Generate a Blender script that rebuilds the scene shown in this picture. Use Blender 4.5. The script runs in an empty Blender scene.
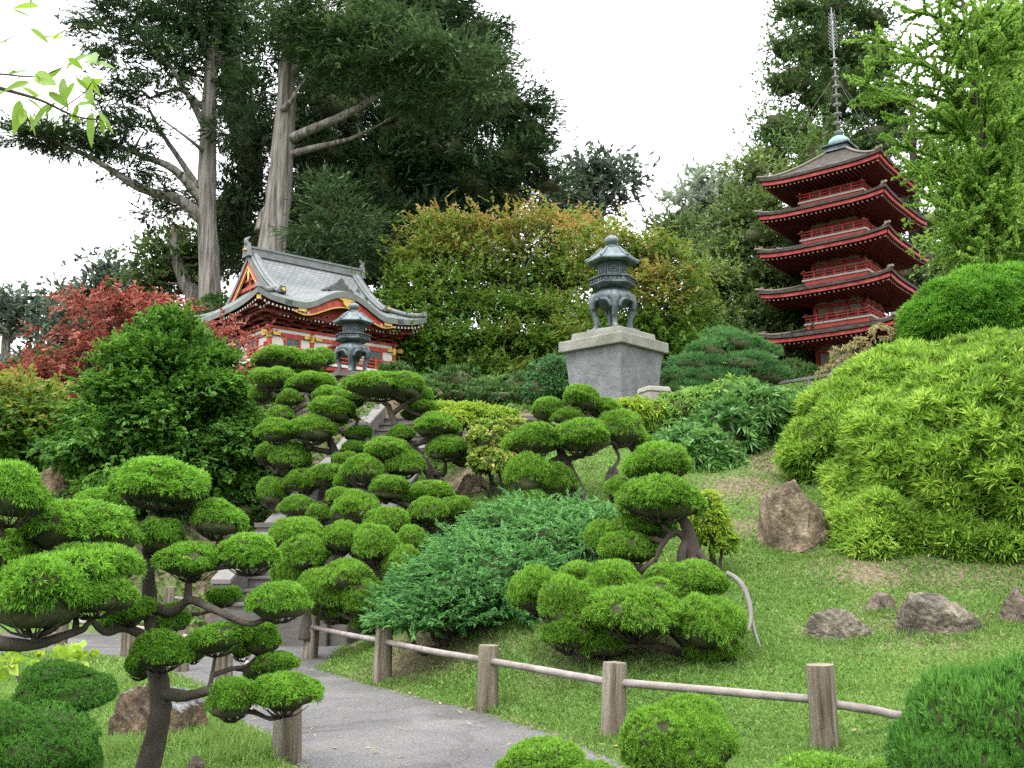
import bpy, bmesh, math, random
import numpy as np
from mathutils import Vector, noise as mnoise

PI = math.pi
R = math.radians
scene = bpy.context.scene
COL = scene.collection

# ------------------------------------------------------------------ camera
F = 983.0
CAMZ = 1.45
PITCH = R(9.53)
cam_d = bpy.data.cameras.new('camera')
cam_d.sensor_width = 36.0
cam_d.lens = 36.0 * F / 1024.0
cam_d.clip_start = 0.05
cam_d.clip_end = 900.0
cam = bpy.data.objects.new('camera', cam_d)
COL.objects.link(cam)
cam.location = (0, 0, CAMZ)
cam.rotation_euler = (PI / 2 + PITCH, 0, 0)
scene.camera = cam

# ------------------------------------------------------------------ world, sun, exposure
SUN_EL, SUN_AZ = R(58), R(215)          # azimuth clockwise from +Y : behind and left of the camera
world = bpy.data.worlds.new('World')
scene.world = world
world.use_nodes = True
wn, wl = world.node_tree.nodes, world.node_tree.links
wn.clear()
w_out = wn.new('ShaderNodeOutputWorld')
w_bg = wn.new('ShaderNodeBackground')
w_bg.inputs['Strength'].default_value = 0.1
w_sky = wn.new('ShaderNodeTexSky')
w_sky.sky_type = 'NISHITA'
w_sky.sun_disc = False
w_sky.sun_elevation = SUN_EL
w_sky.sun_rotation = SUN_AZ
w_mix = wn.new('ShaderNodeMix')
w_mix.data_type = 'RGBA'
w_mix.inputs['Factor'].default_value = 0.93      # thin blue behind a closed white overcast
w_tc = wn.new('ShaderNodeTexCoord')
w_ns = wn.new('ShaderNodeTexNoise')
w_ns.inputs['Scale'].default_value = 2.2
w_ns.inputs['Detail'].default_value = 3
w_rm = wn.new('ShaderNodeMix')
w_rm.data_type = 'RGBA'
w_rm.inputs['A'].default_value = (10.6, 10.8, 11.2, 1)
w_rm.inputs['B'].default_value = (14.0, 14.0, 14.2, 1)
wl.new(w_tc.outputs['Generated'], w_ns.inputs['Vector'])
wl.new(w_ns.outputs['Fac'], w_rm.inputs['Factor'])
wl.new(w_sky.outputs['Color'], w_mix.inputs['A'])
w_sep = wn.new('ShaderNodeSeparateXYZ')
wl.new(w_tc.outputs['Generated'], w_sep.inputs['Vector'])
w_mr = wn.new('ShaderNodeMapRange')                 # overcast: brighter overhead than at the horizon
w_mr.inputs['From Min'].default_value = 0.0
w_mr.inputs['From Max'].default_value = 0.9
w_mr.inputs['To Min'].default_value = 0.52
w_mr.inputs['To Max'].default_value = 2.25
wl.new(w_sep.outputs['Z'], w_mr.inputs['Value'])
w_vm = wn.new('ShaderNodeVectorMath')
w_vm.operation = 'SCALE'
wl.new(w_rm.outputs['Result'], w_vm.inputs[0])
wl.new(w_mr.outputs['Result'], w_vm.inputs['Scale'])
wl.new(w_vm.outputs['Vector'], w_mix.inputs['B'])
wl.new(w_mix.outputs['Result'], w_bg.inputs['Color'])
wl.new(w_bg.outputs['Background'], w_out.inputs['Surface'])

sun_d = bpy.data.lights.new('sun', 'SUN')
sun_d.energy = 1.5
sun_d.angle = R(14)
sun_d.color = (1.0, 0.965, 0.9)
sun = bpy.data.objects.new('sun', sun_d)
COL.objects.link(sun)
sun.location = (-10, -10, 40)
sd = Vector((math.sin(SUN_AZ) * math.cos(SUN_EL), math.cos(SUN_AZ) * math.cos(SUN_EL), math.sin(SUN_EL)))
sun.rotation_euler = (-sd).to_track_quat('-Z', 'Y').to_euler()

scene.view_settings.view_transform = 'Standard'
scene.view_settings.look = 'None'
scene.view_settings.exposure = 1.15
scene.view_settings.gamma = 1.0
scene.view_settings.use_curve_mapping = False
scene.cycles.use_denoising = False
scene.cycles.max_bounces = 6
scene.cycles.diffuse_bounces = 3
scene.cycles.glossy_bounces = 2
scene.cycles.transmission_bounces = 4
scene.cycles.transparent_max_bounces = 4

# ------------------------------------------------------------------ pixel helpers (only to find where things stand)
CP, SP = math.cos(PITCH), math.sin(PITCH)

def ray(px, py):
    a, b = (px - 512) / F, -(py - 384) / F
    return np.array([a, CP - b * SP, SP + b * CP])

def P(px, py, Y):
    r = ray(px, py)
    return np.array([0, 0, CAMZ]) + r * (Y / r[1])

def mpp(px, py, Y):
    return (Y / ray(px, py)[1]) / F

# ------------------------------------------------------------------ materials
def new_mat(name):
    m = bpy.data.materials.new(name)
    m.use_nodes = True
    nt = m.node_tree
    nt.nodes.clear()
    out = nt.nodes.new('ShaderNodeOutputMaterial')
    return m, nt, out

def c4(c):
    return (c[0], c[1], c[2], 1.0)

def solid(name, stops, scale=4.0, rough=0.75, bump=0.0, bscale=None, detail=6.0, spec=0.3, stretch=(1, 1, 1), metallic=0.0, k=0.72):
    """noise-driven colour between the stops [(pos, colour), ...]"""
    m, nt, out = new_mat(name)
    N, L = nt.nodes, nt.links
    tc = N.new('ShaderNodeTexCoord')
    mp = N.new('ShaderNodeMapping')
    mp.inputs['Scale'].default_value = stretch
    L.new(tc.outputs['Object'], mp.inputs['Vector'])
    ns = N.new('ShaderNodeTexNoise')
    ns.inputs['Scale'].default_value = scale
    ns.inputs['Detail'].default_value = detail
    ns.inputs['Roughness'].default_value = 0.62
    L.new(mp.outputs['Vector'], ns.inputs['Vector'])
    cr = N.new('ShaderNodeValToRGB')
    el = cr.color_ramp.elements
    while len(el) < len(stops):
        el.new(0.5)
    for e, (p, c) in zip(el, stops):
        e.position = p
        e.color = c4([k * v for v in c])
    L.new(ns.outputs['Fac'], cr.inputs['Fac'])
    b = N.new('ShaderNodeBsdfPrincipled')
    b.inputs['Roughness'].default_value = rough
    b.inputs['Specular IOR Level'].default_value = spec
    b.inputs['Metallic'].default_value = metallic
    L.new(cr.outputs['Color'], b.inputs['Base Color'])
    if bump:
        n2 = N.new('ShaderNodeTexNoise')
        n2.inputs['Scale'].default_value = bscale or scale * 4
        n2.inputs['Detail'].default_value = 8
        n2.inputs['Roughness'].default_value = 0.7
        L.new(mp.outputs['Vector'], n2.inputs['Vector'])
        bp = N.new('ShaderNodeBump')
        bp.inputs['Strength'].default_value = bump
        bp.inputs['Distance'].default_value = 0.05
        L.new(n2.outputs['Fac'], bp.inputs['Height'])
        L.new(bp.outputs['Normal'], b.inputs['Normal'])
    L.new(b.outputs['BSDF'], out.inputs['Surface'])
    return m

def leaf(name, lo, mid, hi, trans=0.35, rough=0.55, spec=0.25):
    """leaf colour from the per-leaf attribute 'var'"""
    m, nt, out = new_mat(name)
    N, L = nt.nodes, nt.links
    at = N.new('ShaderNodeAttribute')
    at.attribute_name = 'var'
    cr = N.new('ShaderNodeValToRGB')
    el = cr.color_ramp.elements
    el.new(0.5)
    for e, (p, c) in zip(el, [(0.0, lo), (0.5, mid), (1.0, hi)]):
        e.position = p
        e.color = c4(c)
    L.new(at.outputs['Fac'], cr.inputs['Fac'])
    b = N.new('ShaderNodeBsdfPrincipled')
    b.inputs['Roughness'].default_value = rough
    b.inputs['Specular IOR Level'].default_value = spec
    L.new(cr.outputs['Color'], b.inputs['Base Color'])
    t = N.new('ShaderNodeBsdfTranslucent')
    hs = N.new('ShaderNodeHueSaturation')
    hs.inputs['Value'].default_value = 1.35
    hs.inputs['Hue'].default_value = 0.49
    L.new(cr.outputs['Color'], hs.inputs['Color'])
    L.new(hs.outputs['Color'], t.inputs['Color'])
    mx = N.new('ShaderNodeMixShader')
    mx.inputs[0].default_value = trans
    L.new(b.outputs['BSDF'], mx.inputs[1])
    L.new(t.outputs['BSDF'], mx.inputs[2])
    L.new(mx.outputs['Shader'], out.inputs['Surface'])
    return m

M = {}
M['topiary'] = leaf('juniper_leaf', (0.066, 0.11, 0.018), (0.104, 0.268, 0.022), (0.205, 0.41, 0.042))
M['topiary_fine'] = leaf('clipped_leaf', (0.066, 0.105, 0.018), (0.104, 0.255, 0.02), (0.205, 0.385, 0.042))
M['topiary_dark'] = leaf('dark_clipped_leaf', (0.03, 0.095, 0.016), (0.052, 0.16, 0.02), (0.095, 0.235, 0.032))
M['blue_juniper'] = leaf('blue_juniper_leaf', (0.042, 0.125, 0.034), (0.078, 0.215, 0.055), (0.165, 0.345, 0.105))
M['bamboo'] = leaf('bamboo_leaf', (.080, .130, .020), (.132, .285, .024), (.310, .440, .068), trans=0.4)
M['bamboo_green'] = leaf('bamboo_green_leaf', (0.045, 0.135, 0.012), (0.095, 0.265, 0.02), (0.18, 0.37, 0.038), trans=0.4)
M['hinoki'] = leaf('hinoki_leaf', (0.028, 0.085, 0.012), (0.066, 0.172, 0.02), (0.135, 0.28, 0.034))
M['cypress'] = leaf('cypress_leaf', (0.02, 0.04, 0.016), (0.04, 0.082, 0.028), (0.09, 0.155, 0.05), trans=0.2)
M['far_tree'] = leaf('hazed_far_leaf', (0.045, 0.068, 0.048), (0.075, 0.108, 0.07), (0.13, 0.17, 0.105), trans=0.25)  # greyed and paled: distance haze is put into the leaf colour
M['euc'] = leaf('pale_far_leaf', (0.130, 0.170, 0.125), (0.190, 0.240, 0.165), (0.270, 0.320, 0.220), trans=0.3)
M['maple'] = leaf('maple_leaf', (0.05, 0.13, 0.014), (0.12, 0.19, 0.024), (0.36, 0.205, 0.07), trans=0.4)
M['maple_red'] = leaf('red_maple_leaf', (0.085, 0.075, 0.028), (0.2, 0.046, 0.034), (0.29, 0.105, 0.06), trans=0.35)
M['ginkgo'] = leaf('ginkgo_leaf', (0.085, 0.19, 0.026), (0.16, 0.3, 0.044), (0.26, 0.4, 0.075), trans=0.32)
M['redwood'] = leaf('redwood_leaf', (0.036, 0.076, 0.024), (0.07, 0.135, 0.034), (0.13, 0.22, 0.05), trans=0.25)
M['slope_leaf'] = leaf('slope_tree_leaf', (0.05, 0.088, 0.026), (0.095, 0.15, 0.04), (0.17, 0.245, 0.06), trans=0.3)
M['pine'] = leaf('pine_needle', (0.036, 0.105, 0.034), (0.066, 0.175, 0.05), (0.115, 0.26, 0.075), trans=0.25)
M['broad'] = leaf('broad_shrub_leaf', (0.038, 0.11, 0.026), (0.078, 0.195, 0.04), (0.16, 0.305, 0.075), trans=0.3, rough=0.4, spec=0.4)
M['broad_light'] = leaf('light_shrub_leaf', (0.060, 0.145, 0.024), (0.115, 0.245, 0.040), (0.210, 0.350, 0.080), trans=0.35)
M['lime'] = leaf('lime_shrub_leaf', (0.090, 0.190, 0.016), (0.180, 0.300, 0.024), (0.300, 0.390, 0.050), trans=0.4)
M['variegated'] = leaf('variegated_leaf', (0.07, 0.16, 0.02), (0.13, 0.225, 0.03), (0.4, 0.4, 0.085), trans=0.35)
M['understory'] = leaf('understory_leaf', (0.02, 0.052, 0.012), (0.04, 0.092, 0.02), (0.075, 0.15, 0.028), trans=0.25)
M['cover'] = leaf('ground_cover_leaf', (0.030, 0.075, 0.014), (0.065, 0.145, 0.024), (0.130, 0.230, 0.040), trans=0.3)
M['dry'] = leaf('dry_shrub_leaf', (0.180, 0.200, 0.050), (0.290, 0.260, 0.110), (0.380, 0.300, 0.190), trans=0.35)
M['grass'] = leaf('grass_blade', (0.062, 0.128, 0.024), (0.118, 0.212, 0.04), (0.22, 0.325, 0.085), trans=0.35)
M['fresh'] = leaf('fresh_leaf', (0.095, 0.185, 0.018), (0.15, 0.255, 0.028), (0.225, 0.335, 0.055), trans=0.38, rough=0.4)
M['twigs'] = solid('twig_and_shade_mass', [(0.3, (0.036, 0.044, 0.016)), (0.7, (0.092, 0.105, 0.038))], 14, 0.95, 0.6)  # twig colour; as core lumps it also paints inner and underside shade
M['bark'] = solid('topiary_bark', [(0.25, (0.050, 0.040, 0.030)), (0.75, (0.150, 0.125, 0.100))], 9, 0.9, 0.9, 30, stretch=(1, 1, .35))
M['bark_gray'] = solid('cypress_bark', [(0.34, (0.060, 0.052, 0.044)), (0.5, (0.185, 0.168, 0.148)), (0.66, (0.330, 0.305, 0.275))], 2.6, 0.95, 1.0, 6, stretch=(2.6, 2.6, .16))
M['bark_pale'] = solid('pale_bark', [(0.25, (0.200, 0.180, 0.150)), (0.75, (0.380, 0.350, 0.310))], 4, 0.9, 0.6, 12, stretch=(1, 1, .35))
M['bark_dark'] = solid('dark_bark', [(0.25, (0.035, 0.028, 0.022)), (0.75, (0.090, 0.070, 0.055))], 4, 0.9, 0.6, 12, stretch=(1, 1, .35))
M['post'] = solid('weathered_post_wood', [(0.34, (0.060, 0.045, 0.030)), (0.44, (0.185, 0.150, 0.105)), (0.56, (0.270, 0.230, 0.170)), (0.7, (0.400, 0.360, 0.295))], 7, 0.9, 1.0, 16, stretch=(2.6, 2.6, .14))
M['postend'] = solid('post_end_grain', [(0.3, (0.15, 0.125, 0.085)), (0.7, (0.34, 0.29, 0.21))], 9, 0.9, 0.6)
M['rail'] = solid('weathered_rail_wood', [(0.3, (0.20, 0.165, 0.15)), (0.7, (0.44, 0.39, 0.365))], 5, 0.75, 0.5, 14, k=0.62)
M['rail_gray'] = solid('gray_handrail_wood', [(0.3, (0.14, 0.13, 0.12)), (0.7, (0.26, 0.25, 0.23))], 3, 0.85, 0.4, 9)
M['concrete'] = solid('stair_concrete', [(0.25, (0.120, 0.110, 0.098)), (0.75, (0.240, 0.225, 0.205))], 2.2, 0.9, 0.4, 16, k=.52)
M['step_top'] = solid('step_tread', [(0.25, (0.060, 0.056, 0.050)), (0.75, (0.115, 0.108, 0.100))], 4, 0.9, 0.4, 16, k=1)
M['coping'] = solid('stair_coping', [(0.25, (0.22, 0.205, 0.19)), (0.75, (0.40, 0.385, 0.36))], 3, 0.9, 0.3, 14, k=.44)
M['wall'] = solid('retaining_wall_concrete', [(0.25, (0.10, 0.10, 0.092)), (0.75, (0.20, 0.195, 0.18))], 1.5, 0.9, 0.5, 8)
M['bronze'] = solid('weathered_bronze', [(0.3, (0.032, 0.044, 0.048)), (0.5, (0.075, 0.100, 0.108)), (0.7, (0.175, 0.222, 0.225))], 5, 0.5, 0.35, 18, spec=0.5, metallic=0.25)
M['bronze_green'] = solid('green_patina', [(0.32, (0.060, 0.084, 0.094)), (0.68, (0.190, 0.245, 0.258))], 6, 0.6, 0.25, 18, spec=0.4)
M['bronze_dark'] = solid('dark_bronze_panel', [(0.3, (0.030, 0.045, 0.050)), (0.7, (0.075, 0.105, 0.115))], 8, 0.55, 0.2)
M['verdigris'] = solid('pale_verdigris', [(0.3, (0.16, 0.29, 0.285)), (0.7, (0.28, 0.43, 0.415))], 6, 0.6, 0.2)
M['cap_stone'] = solid('pedestal_cap_stone', [(0.25, (0.190, 0.185, 0.150)), (0.5, (0.330, 0.325, 0.275)), (0.8, (0.44, 0.43, 0.40))], 2.6, 0.9, 0.5, 14, k=.55)
M['block'] = solid('block_stone', [(0.25, (0.240, 0.225, 0.190)), (0.75, (0.40, 0.375, 0.33))], 3, 0.9, 0.4, 18)
def rock_material(name, dark, mid, light, fleck):
    m, nt, out = new_mat(name)
    N, L = nt.nodes, nt.links
    tc = N.new('ShaderNodeTexCoord')
    n1 = N.new('ShaderNodeTexNoise'); n1.inputs['Scale'].default_value = 3.5; n1.inputs['Detail'].default_value = 12; n1.inputs['Roughness'].default_value = .72
    n1.inputs['Distortion'].default_value = .8
    n2 = N.new('ShaderNodeTexNoise'); n2.inputs['Scale'].default_value = 22; n2.inputs['Detail'].default_value = 8; n2.inputs['Roughness'].default_value = .7
    vo = N.new('ShaderNodeTexVoronoi'); vo.feature = 'DISTANCE_TO_EDGE'; vo.inputs['Scale'].default_value = 3.0
    L.new(tc.outputs['Object'], n1.inputs['Vector']); L.new(tc.outputs['Object'], n2.inputs['Vector'])
    mv = N.new('ShaderNodeMix'); mv.data_type = 'VECTOR'; mv.inputs['Factor'].default_value = .5
    L.new(tc.outputs['Object'], mv.inputs['A']); L.new(n1.outputs['Color'], mv.inputs['B']); L.new(mv.outputs['Result'], vo.inputs['Vector'])
    cr = N.new('ShaderNodeValToRGB'); el = cr.color_ramp.elements; el.new(.5); el.new(.6)
    for e, (p, c) in zip(el, [(.36, dark), (.48, mid), (.58, light), (.68, fleck)]):
        e.position = p; e.color = c4(c)
    L.new(n1.outputs['Fac'], cr.inputs['Fac'])
    c2 = N.new('ShaderNodeValToRGB')
    c2.color_ramp.elements[0].position = .32; c2.color_ramp.elements[0].color = (.55, .53, .50, 1)
    c2.color_ramp.elements[1].position = .66; c2.color_ramp.elements[1].color = (1.25, 1.25, 1.25, 1)
    L.new(n2.outputs['Fac'], c2.inputs['Fac'])
    mu = N.new('ShaderNodeMix'); mu.data_type = 'RGBA'; mu.blend_type = 'MULTIPLY'; mu.inputs['Factor'].default_value = 1
    L.new(cr.outputs['Color'], mu.inputs['A']); L.new(c2.outputs['Color'], mu.inputs['B'])
    b = N.new('ShaderNodeBsdfPrincipled'); b.inputs['Roughness'].default_value = .92; b.inputs['Specular IOR Level'].default_value = .2
    L.new(mu.outputs['Result'], b.inputs['Base Color'])
    mr = N.new('ShaderNodeMapRange'); mr.inputs['From Max'].default_value = .12
    L.new(vo.outputs['Distance'], mr.inputs['Value'])
    ad = N.new('ShaderNodeMath'); ad.operation = 'MULTIPLY_ADD'; ad.inputs[1].default_value = .35
    L.new(mr.outputs['Result'], ad.inputs[0]); L.new(n2.outputs['Fac'], ad.inputs[2])
    bp = N.new('ShaderNodeBump'); bp.inputs['Strength'].default_value = 1; bp.inputs['Distance'].default_value = .05
    L.new(ad.outputs['Value'], bp.inputs['Height']); L.new(bp.outputs['Normal'], b.inputs['Normal'])
    L.new(b.outputs['BSDF'], out.inputs['Surface'])
    return m
M['rock_brown'] = rock_material('brown_rock', (.058, .042, .028), (.125, .092, .060), (.20, .148, .092), (.31, .26, .20))
M['rock_gray'] = rock_material('gray_rock', (.070, .062, .048), (.150, .135, .108), (.22, .188, .135), (.36, .345, .32))
M['rock_tan'] = rock_material('tan_rock', (.070, .052, .033), (.150, .117, .080), (.24, .190, .128), (.35, .31, .25))
M['rock_pink'] = rock_material('reddish_rock', (.075, .058, .044), (.150, .122, .096), (.22, .185, .15), (.32, .295, .265))
M['rock_wet'] = rock_material('pale_lichen_rock', (.09, .09, .09), (.17, .175, .18), (.27, .28, .30), (.40, .42, .45))
M['red'] = solid('vermilion_paint', [(0.3, (0.230, 0.026, 0.016)), (0.5, (0.430, 0.050, 0.024)), (0.72, (0.560, 0.110, 0.060))], 3.5, 0.55, 0.1, 20, spec=0.35)
M['red_pale'] = solid('faded_red_paint', [(0.3, (0.40, 0.060, 0.040)), (0.7, (0.52, 0.105, 0.070))], 3, 0.6, 0.1, 20)
M['red_dark'] = solid('dark_red_and_shade', [(0.3, (0.130, 0.016, 0.012)), (0.7, (0.215, 0.028, 0.020))], 3, 0.6, 0.1, 20)  # gable red; on the bracket frieze it also paints shade under the eave
M['bracket_shade_red'] = solid('eave_shaded_red', [(0.3, (0.085, 0.014, 0.010)), (0.7, (0.190, 0.028, 0.018))], 3.5, 0.7, 0.1, 20)  # shade under the eave put into the red of brackets and rafters
M['crimson'] = solid('pagoda_red_paint', [(0.3, (0.200, 0.020, 0.020)), (0.5, (0.400, 0.042, 0.040)), (0.72, (0.520, 0.105, 0.088))], 3.5, 0.55, 0.1, 20, spec=0.3)
M['balcony_red'] = solid('balcony_red_paint', [(0.3, (0.420, 0.040, 0.036)), (0.7, (0.640, 0.100, 0.080))], 3.5, 0.5, 0.1, 20, k=.9)
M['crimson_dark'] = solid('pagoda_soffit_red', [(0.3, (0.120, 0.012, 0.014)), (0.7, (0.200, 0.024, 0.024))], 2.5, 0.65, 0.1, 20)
M['white'] = solid('white_plaster', [(0.3, (0.66, 0.64, 0.58)), (0.7, (0.80, 0.78, 0.74))], 2, 0.8, 0.1)
M['beige'] = solid('beige_panel', [(0.3, (0.36, 0.31, 0.24)), (0.7, (0.50, 0.45, 0.37))], 2.5, 0.8, 0.1)
M['panel_shaded'] = solid('shaded_beige_panel', [(0.3, (0.20, 0.165, 0.13)), (0.7, (0.32, 0.28, 0.23))], 2.5, 0.8, 0.1)  # beige darkened to paint in the deep shade between the pagoda roofs
M['gold'] = solid('gilded_fitting', [(0.3, (0.52, 0.34, 0.060)), (0.7, (0.78, 0.56, 0.15))], 8, 0.4, 0.15, 22, spec=0.5, metallic=0.35)
M['teal'] = solid('teal_shutter', [(0.3, (0.030, 0.110, 0.110)), (0.7, (0.055, 0.175, 0.170))], 4, 0.5, 0.1)
M['blue_panel'] = solid('gray_blue_panel', [(0.3, (0.055, 0.075, 0.085)), (0.7, (0.10, 0.13, 0.14))], 4, 0.5, 0.1)
M['fascia'] = solid('copper_fascia', [(0.25, (0.105, 0.125, 0.110)), (0.75, (0.200, 0.225, 0.200))], 3, 0.7, 0.2, 16)
M['ridge'] = solid('ridge_tile', [(0.25, (0.110, 0.120, 0.122)), (0.75, (0.240, 0.255, 0.255))], 4, 0.65, 0.25, 18)
M['ridge_dark'] = solid('dark_crest_tile', [(0.25, (0.060, 0.064, 0.060)), (0.75, (0.130, 0.138, 0.130))], 9, 0.8, 0.5, 24)
M['shingle'] = solid('pagoda_shingle', [(0.25, (0.026, 0.022, 0.018)), (0.5, (0.058, 0.050, 0.041)), (0.75, (0.130, 0.115, 0.095))], 5, 0.95, 0.7, 16, stretch=(1, 1, 2.5))
M['hip'] = solid('pale_hip_board', [(0.25, (0.150, 0.130, 0.098)), (0.75, (0.28, 0.250, 0.195))], 3, 0.9, 0.3, 14)
M['dark_infill'] = solid('dark_brown_infill', [(0.3, (0.06, 0.045, 0.03)), (0.7, (0.12, 0.09, 0.065))], 5, 0.95, 0.7, 16)  # flat dark brown infill behind the arched window bars
M['wire'] = solid('guy_wire', [(0.3, (0.16, 0.16, 0.16)), (0.7, (0.24, 0.24, 0.24))], 4, 0.5)
M['spire'] = solid('spire_metal', [(0.3, (0.19, 0.195, 0.20)), (0.7, (0.31, 0.315, 0.32))], 4, 0.5, spec=0.5, metallic=0.2)

def path_material():
    """worn asphalt: pale grit, fine cracks, damp stains and dust"""
    m, nt, out = new_mat('worn_path_asphalt')
    N, L = nt.nodes, nt.links
    tc = N.new('ShaderNodeTexCoord')
    def noise(sc, det, rough=.6, dist=0):
        n = N.new('ShaderNodeTexNoise'); n.inputs['Scale'].default_value = sc; n.inputs['Detail'].default_value = det
        n.inputs['Roughness'].default_value = rough; n.inputs['Distortion'].default_value = dist
        L.new(tc.outputs['Object'], n.inputs['Vector']); return n
    def ramp(src, stops):
        c = N.new('ShaderNodeValToRGB'); el = c.color_ramp.elements
        while len(el) < len(stops): el.new(.5)
        for e, (p, v) in zip(el, stops):
            e.position = p; e.color = (v[0], v[1], v[2], 1) if isinstance(v, tuple) else (v, v, v, 1)
        L.new(src, c.inputs['Fac']); return c
    def mul(a, b):
        x = N.new('ShaderNodeMix'); x.data_type = 'RGBA'; x.blend_type = 'MULTIPLY'; x.inputs['Factor'].default_value = 1
        L.new(a, x.inputs['A']); L.new(b, x.inputs['B']); return x.outputs['Result']
    base = ramp(noise(.8, 10, .65, .6).outputs['Fac'], [(.35, (.085, .082, .080)), (.5, (.108, .105, .103)), (.65, (.130, .125, .121))])
    grit = ramp(noise(70, 4, .8).outputs['Fac'], [(.36, .45), (.5, 1.0), (.66, 1.5)])
    stain = ramp(noise(.55, 6, .55, 1.2).outputs['Fac'], [(.40, .74), (.46, 1.0)])
    vo = N.new('ShaderNodeTexVoronoi'); vo.feature = 'DISTANCE_TO_EDGE'; vo.inputs['Scale'].default_value = .55
    w = noise(1.6, 8, .7); mv = N.new('ShaderNodeMix'); mv.data_type = 'VECTOR'; mv.inputs['Factor'].default_value = .45
    L.new(tc.outputs['Object'], mv.inputs['A']); L.new(w.outputs['Color'], mv.inputs['B']); L.new(mv.outputs['Result'], vo.inputs['Vector'])
    crack = ramp(vo.outputs['Distance'], [(.0, .72), (.006, 1.0)])
    col = mul(mul(mul(base.outputs['Color'], grit.outputs['Color']), stain.outputs['Color']), crack.outputs['Color'])
    b = N.new('ShaderNodeBsdfPrincipled'); b.inputs['Roughness'].default_value = .95; b.inputs['Specular IOR Level'].default_value = .15
    L.new(col, b.inputs['Base Color'])
    bp = N.new('ShaderNodeBump'); bp.inputs['Strength'].default_value = .8; bp.inputs['Distance'].default_value = .012
    L.new(noise(70, 4, .8).outputs['Fac'], bp.inputs['Height']); L.new(bp.outputs['Normal'], b.inputs['Normal'])
    L.new(b.outputs['BSDF'], out.inputs['Surface'])
    return m
M['asphalt'] = path_material()

def pedestal_material():
    """grey stone with a pale veined crackle"""
    m, nt, out = new_mat('veined_pedestal_stone')
    N, L = nt.nodes, nt.links
    tc = N.new('ShaderNodeTexCoord')
    ns = N.new('ShaderNodeTexNoise'); ns.inputs['Scale'].default_value = 3.4; ns.inputs['Detail'].default_value = 6
    L.new(tc.outputs['Object'], ns.inputs['Vector'])
    mxv = N.new('ShaderNodeMix'); mxv.data_type = 'VECTOR'; mxv.inputs['Factor'].default_value = 0.62
    L.new(tc.outputs['Object'], mxv.inputs['A']); L.new(ns.outputs['Color'], mxv.inputs['B'])
    vo = N.new('ShaderNodeTexVoronoi'); vo.feature = 'DISTANCE_TO_EDGE'; vo.inputs['Scale'].default_value = 6.5
    L.new(mxv.outputs['Result'], vo.inputs['Vector'])
    cr = N.new('ShaderNodeValToRGB')
    cr.color_ramp.elements[0].position = 0.0; cr.color_ramp.elements[0].color = (0.086, 0.088, 0.095, 1)
    cr.color_ramp.elements[1].position = 0.05; cr.color_ramp.elements[1].color = (0.150, 0.153, 0.163, 1)
    L.new(vo.outputs['Distance'], cr.inputs['Fac'])
    c2 = N.new('ShaderNodeValToRGB')
    c2.color_ramp.elements[0].position = 0.3; c2.color_ramp.elements[0].color = (0.72, 0.72, 0.72, 1)
    c2.color_ramp.elements[1].position = 0.7; c2.color_ramp.elements[1].color = (1.15, 1.15, 1.15, 1)
    L.new(ns.outputs['Fac'], c2.inputs['Fac'])
    mu = N.new('ShaderNodeMix'); mu.data_type = 'RGBA'; mu.blend_type = 'MULTIPLY'; mu.inputs['Factor'].default_value = 1
    L.new(cr.outputs['Color'], mu.inputs['A']); L.new(c2.outputs['Color'], mu.inputs['B'])
    b = N.new('ShaderNodeBsdfPrincipled'); b.inputs['Roughness'].default_value = 0.9
    L.new(mu.outputs['Result'], b.inputs['Base Color'])
    bp = N.new('ShaderNodeBump'); bp.inputs['Strength'].default_value = 0.5; bp.inputs['Distance'].default_value = 0.03
    L.new(vo.outputs['Distance'], bp.inputs['Height']); L.new(bp.outputs['Normal'], b.inputs['Normal'])
    L.new(b.outputs['BSDF'], out.inputs['Surface'])
    return m
M['pedestal'] = pedestal_material()

def tile_material():
    """grey-green roof tiles in courses"""
    m, nt, out = new_mat('gray_roof_tile')
    N, L = nt.nodes, nt.links
    tc = N.new('ShaderNodeTexCoord')
    br = N.new('ShaderNodeTexBrick')
    br.inputs['Scale'].default_value = 1.0
    br.inputs['Brick Width'].default_value = 0.22
    br.inputs['Row Height'].default_value = 0.13
    br.inputs['Mortar Size'].default_value = 0.014
    br.inputs['Color1'].default_value = (0.128, 0.136, 0.142, 1)
    br.inputs['Color2'].default_value = (0.165, 0.173, 0.180, 1)
    br.inputs['Mortar'].default_value = (0.075, 0.080, 0.083, 1)
    L.new(tc.outputs['Object'], br.inputs['Vector'])
    ns = N.new('ShaderNodeTexNoise'); ns.inputs['Scale'].default_value = 1.4; ns.inputs['Detail'].default_value = 8
    L.new(tc.outputs['Object'], ns.inputs['Vector'])
    c2 = N.new('ShaderNodeValToRGB')
    c2.color_ramp.elements[0].position = 0.3; c2.color_ramp.elements[0].color = (0.70, 0.73, 0.70, 1)
    c2.color_ramp.elements[1].position = 0.7; c2.color_ramp.elements[1].color = (1.1, 1.1, 1.1, 1)
    L.new(ns.outputs['Fac'], c2.inputs['Fac'])
    mu = N.new('ShaderNodeMix'); mu.data_type = 'RGBA'; mu.blend_type = 'MULTIPLY'; mu.inputs['Factor'].default_value = 1
    L.new(br.outputs['Color'], mu.inputs['A']); L.new(c2.outputs['Color'], mu.inputs['B'])
    b = N.new('ShaderNodeBsdfPrincipled'); b.inputs['Roughness'].default_value = 0.7
    L.new(mu.outputs['Result'], b.inputs['Base Color'])
    bp = N.new('ShaderNodeBump'); bp.inputs['Strength'].default_value = 0.6; bp.inputs['Distance'].default_value = 0.03
    L.new(br.outputs['Fac'], bp.inputs['Height']); bp.invert = True
    L.new(bp.outputs['Normal'], b.inputs['Normal'])
    L.new(b.outputs['BSDF'], out.inputs['Surface'])
    return m
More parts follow.
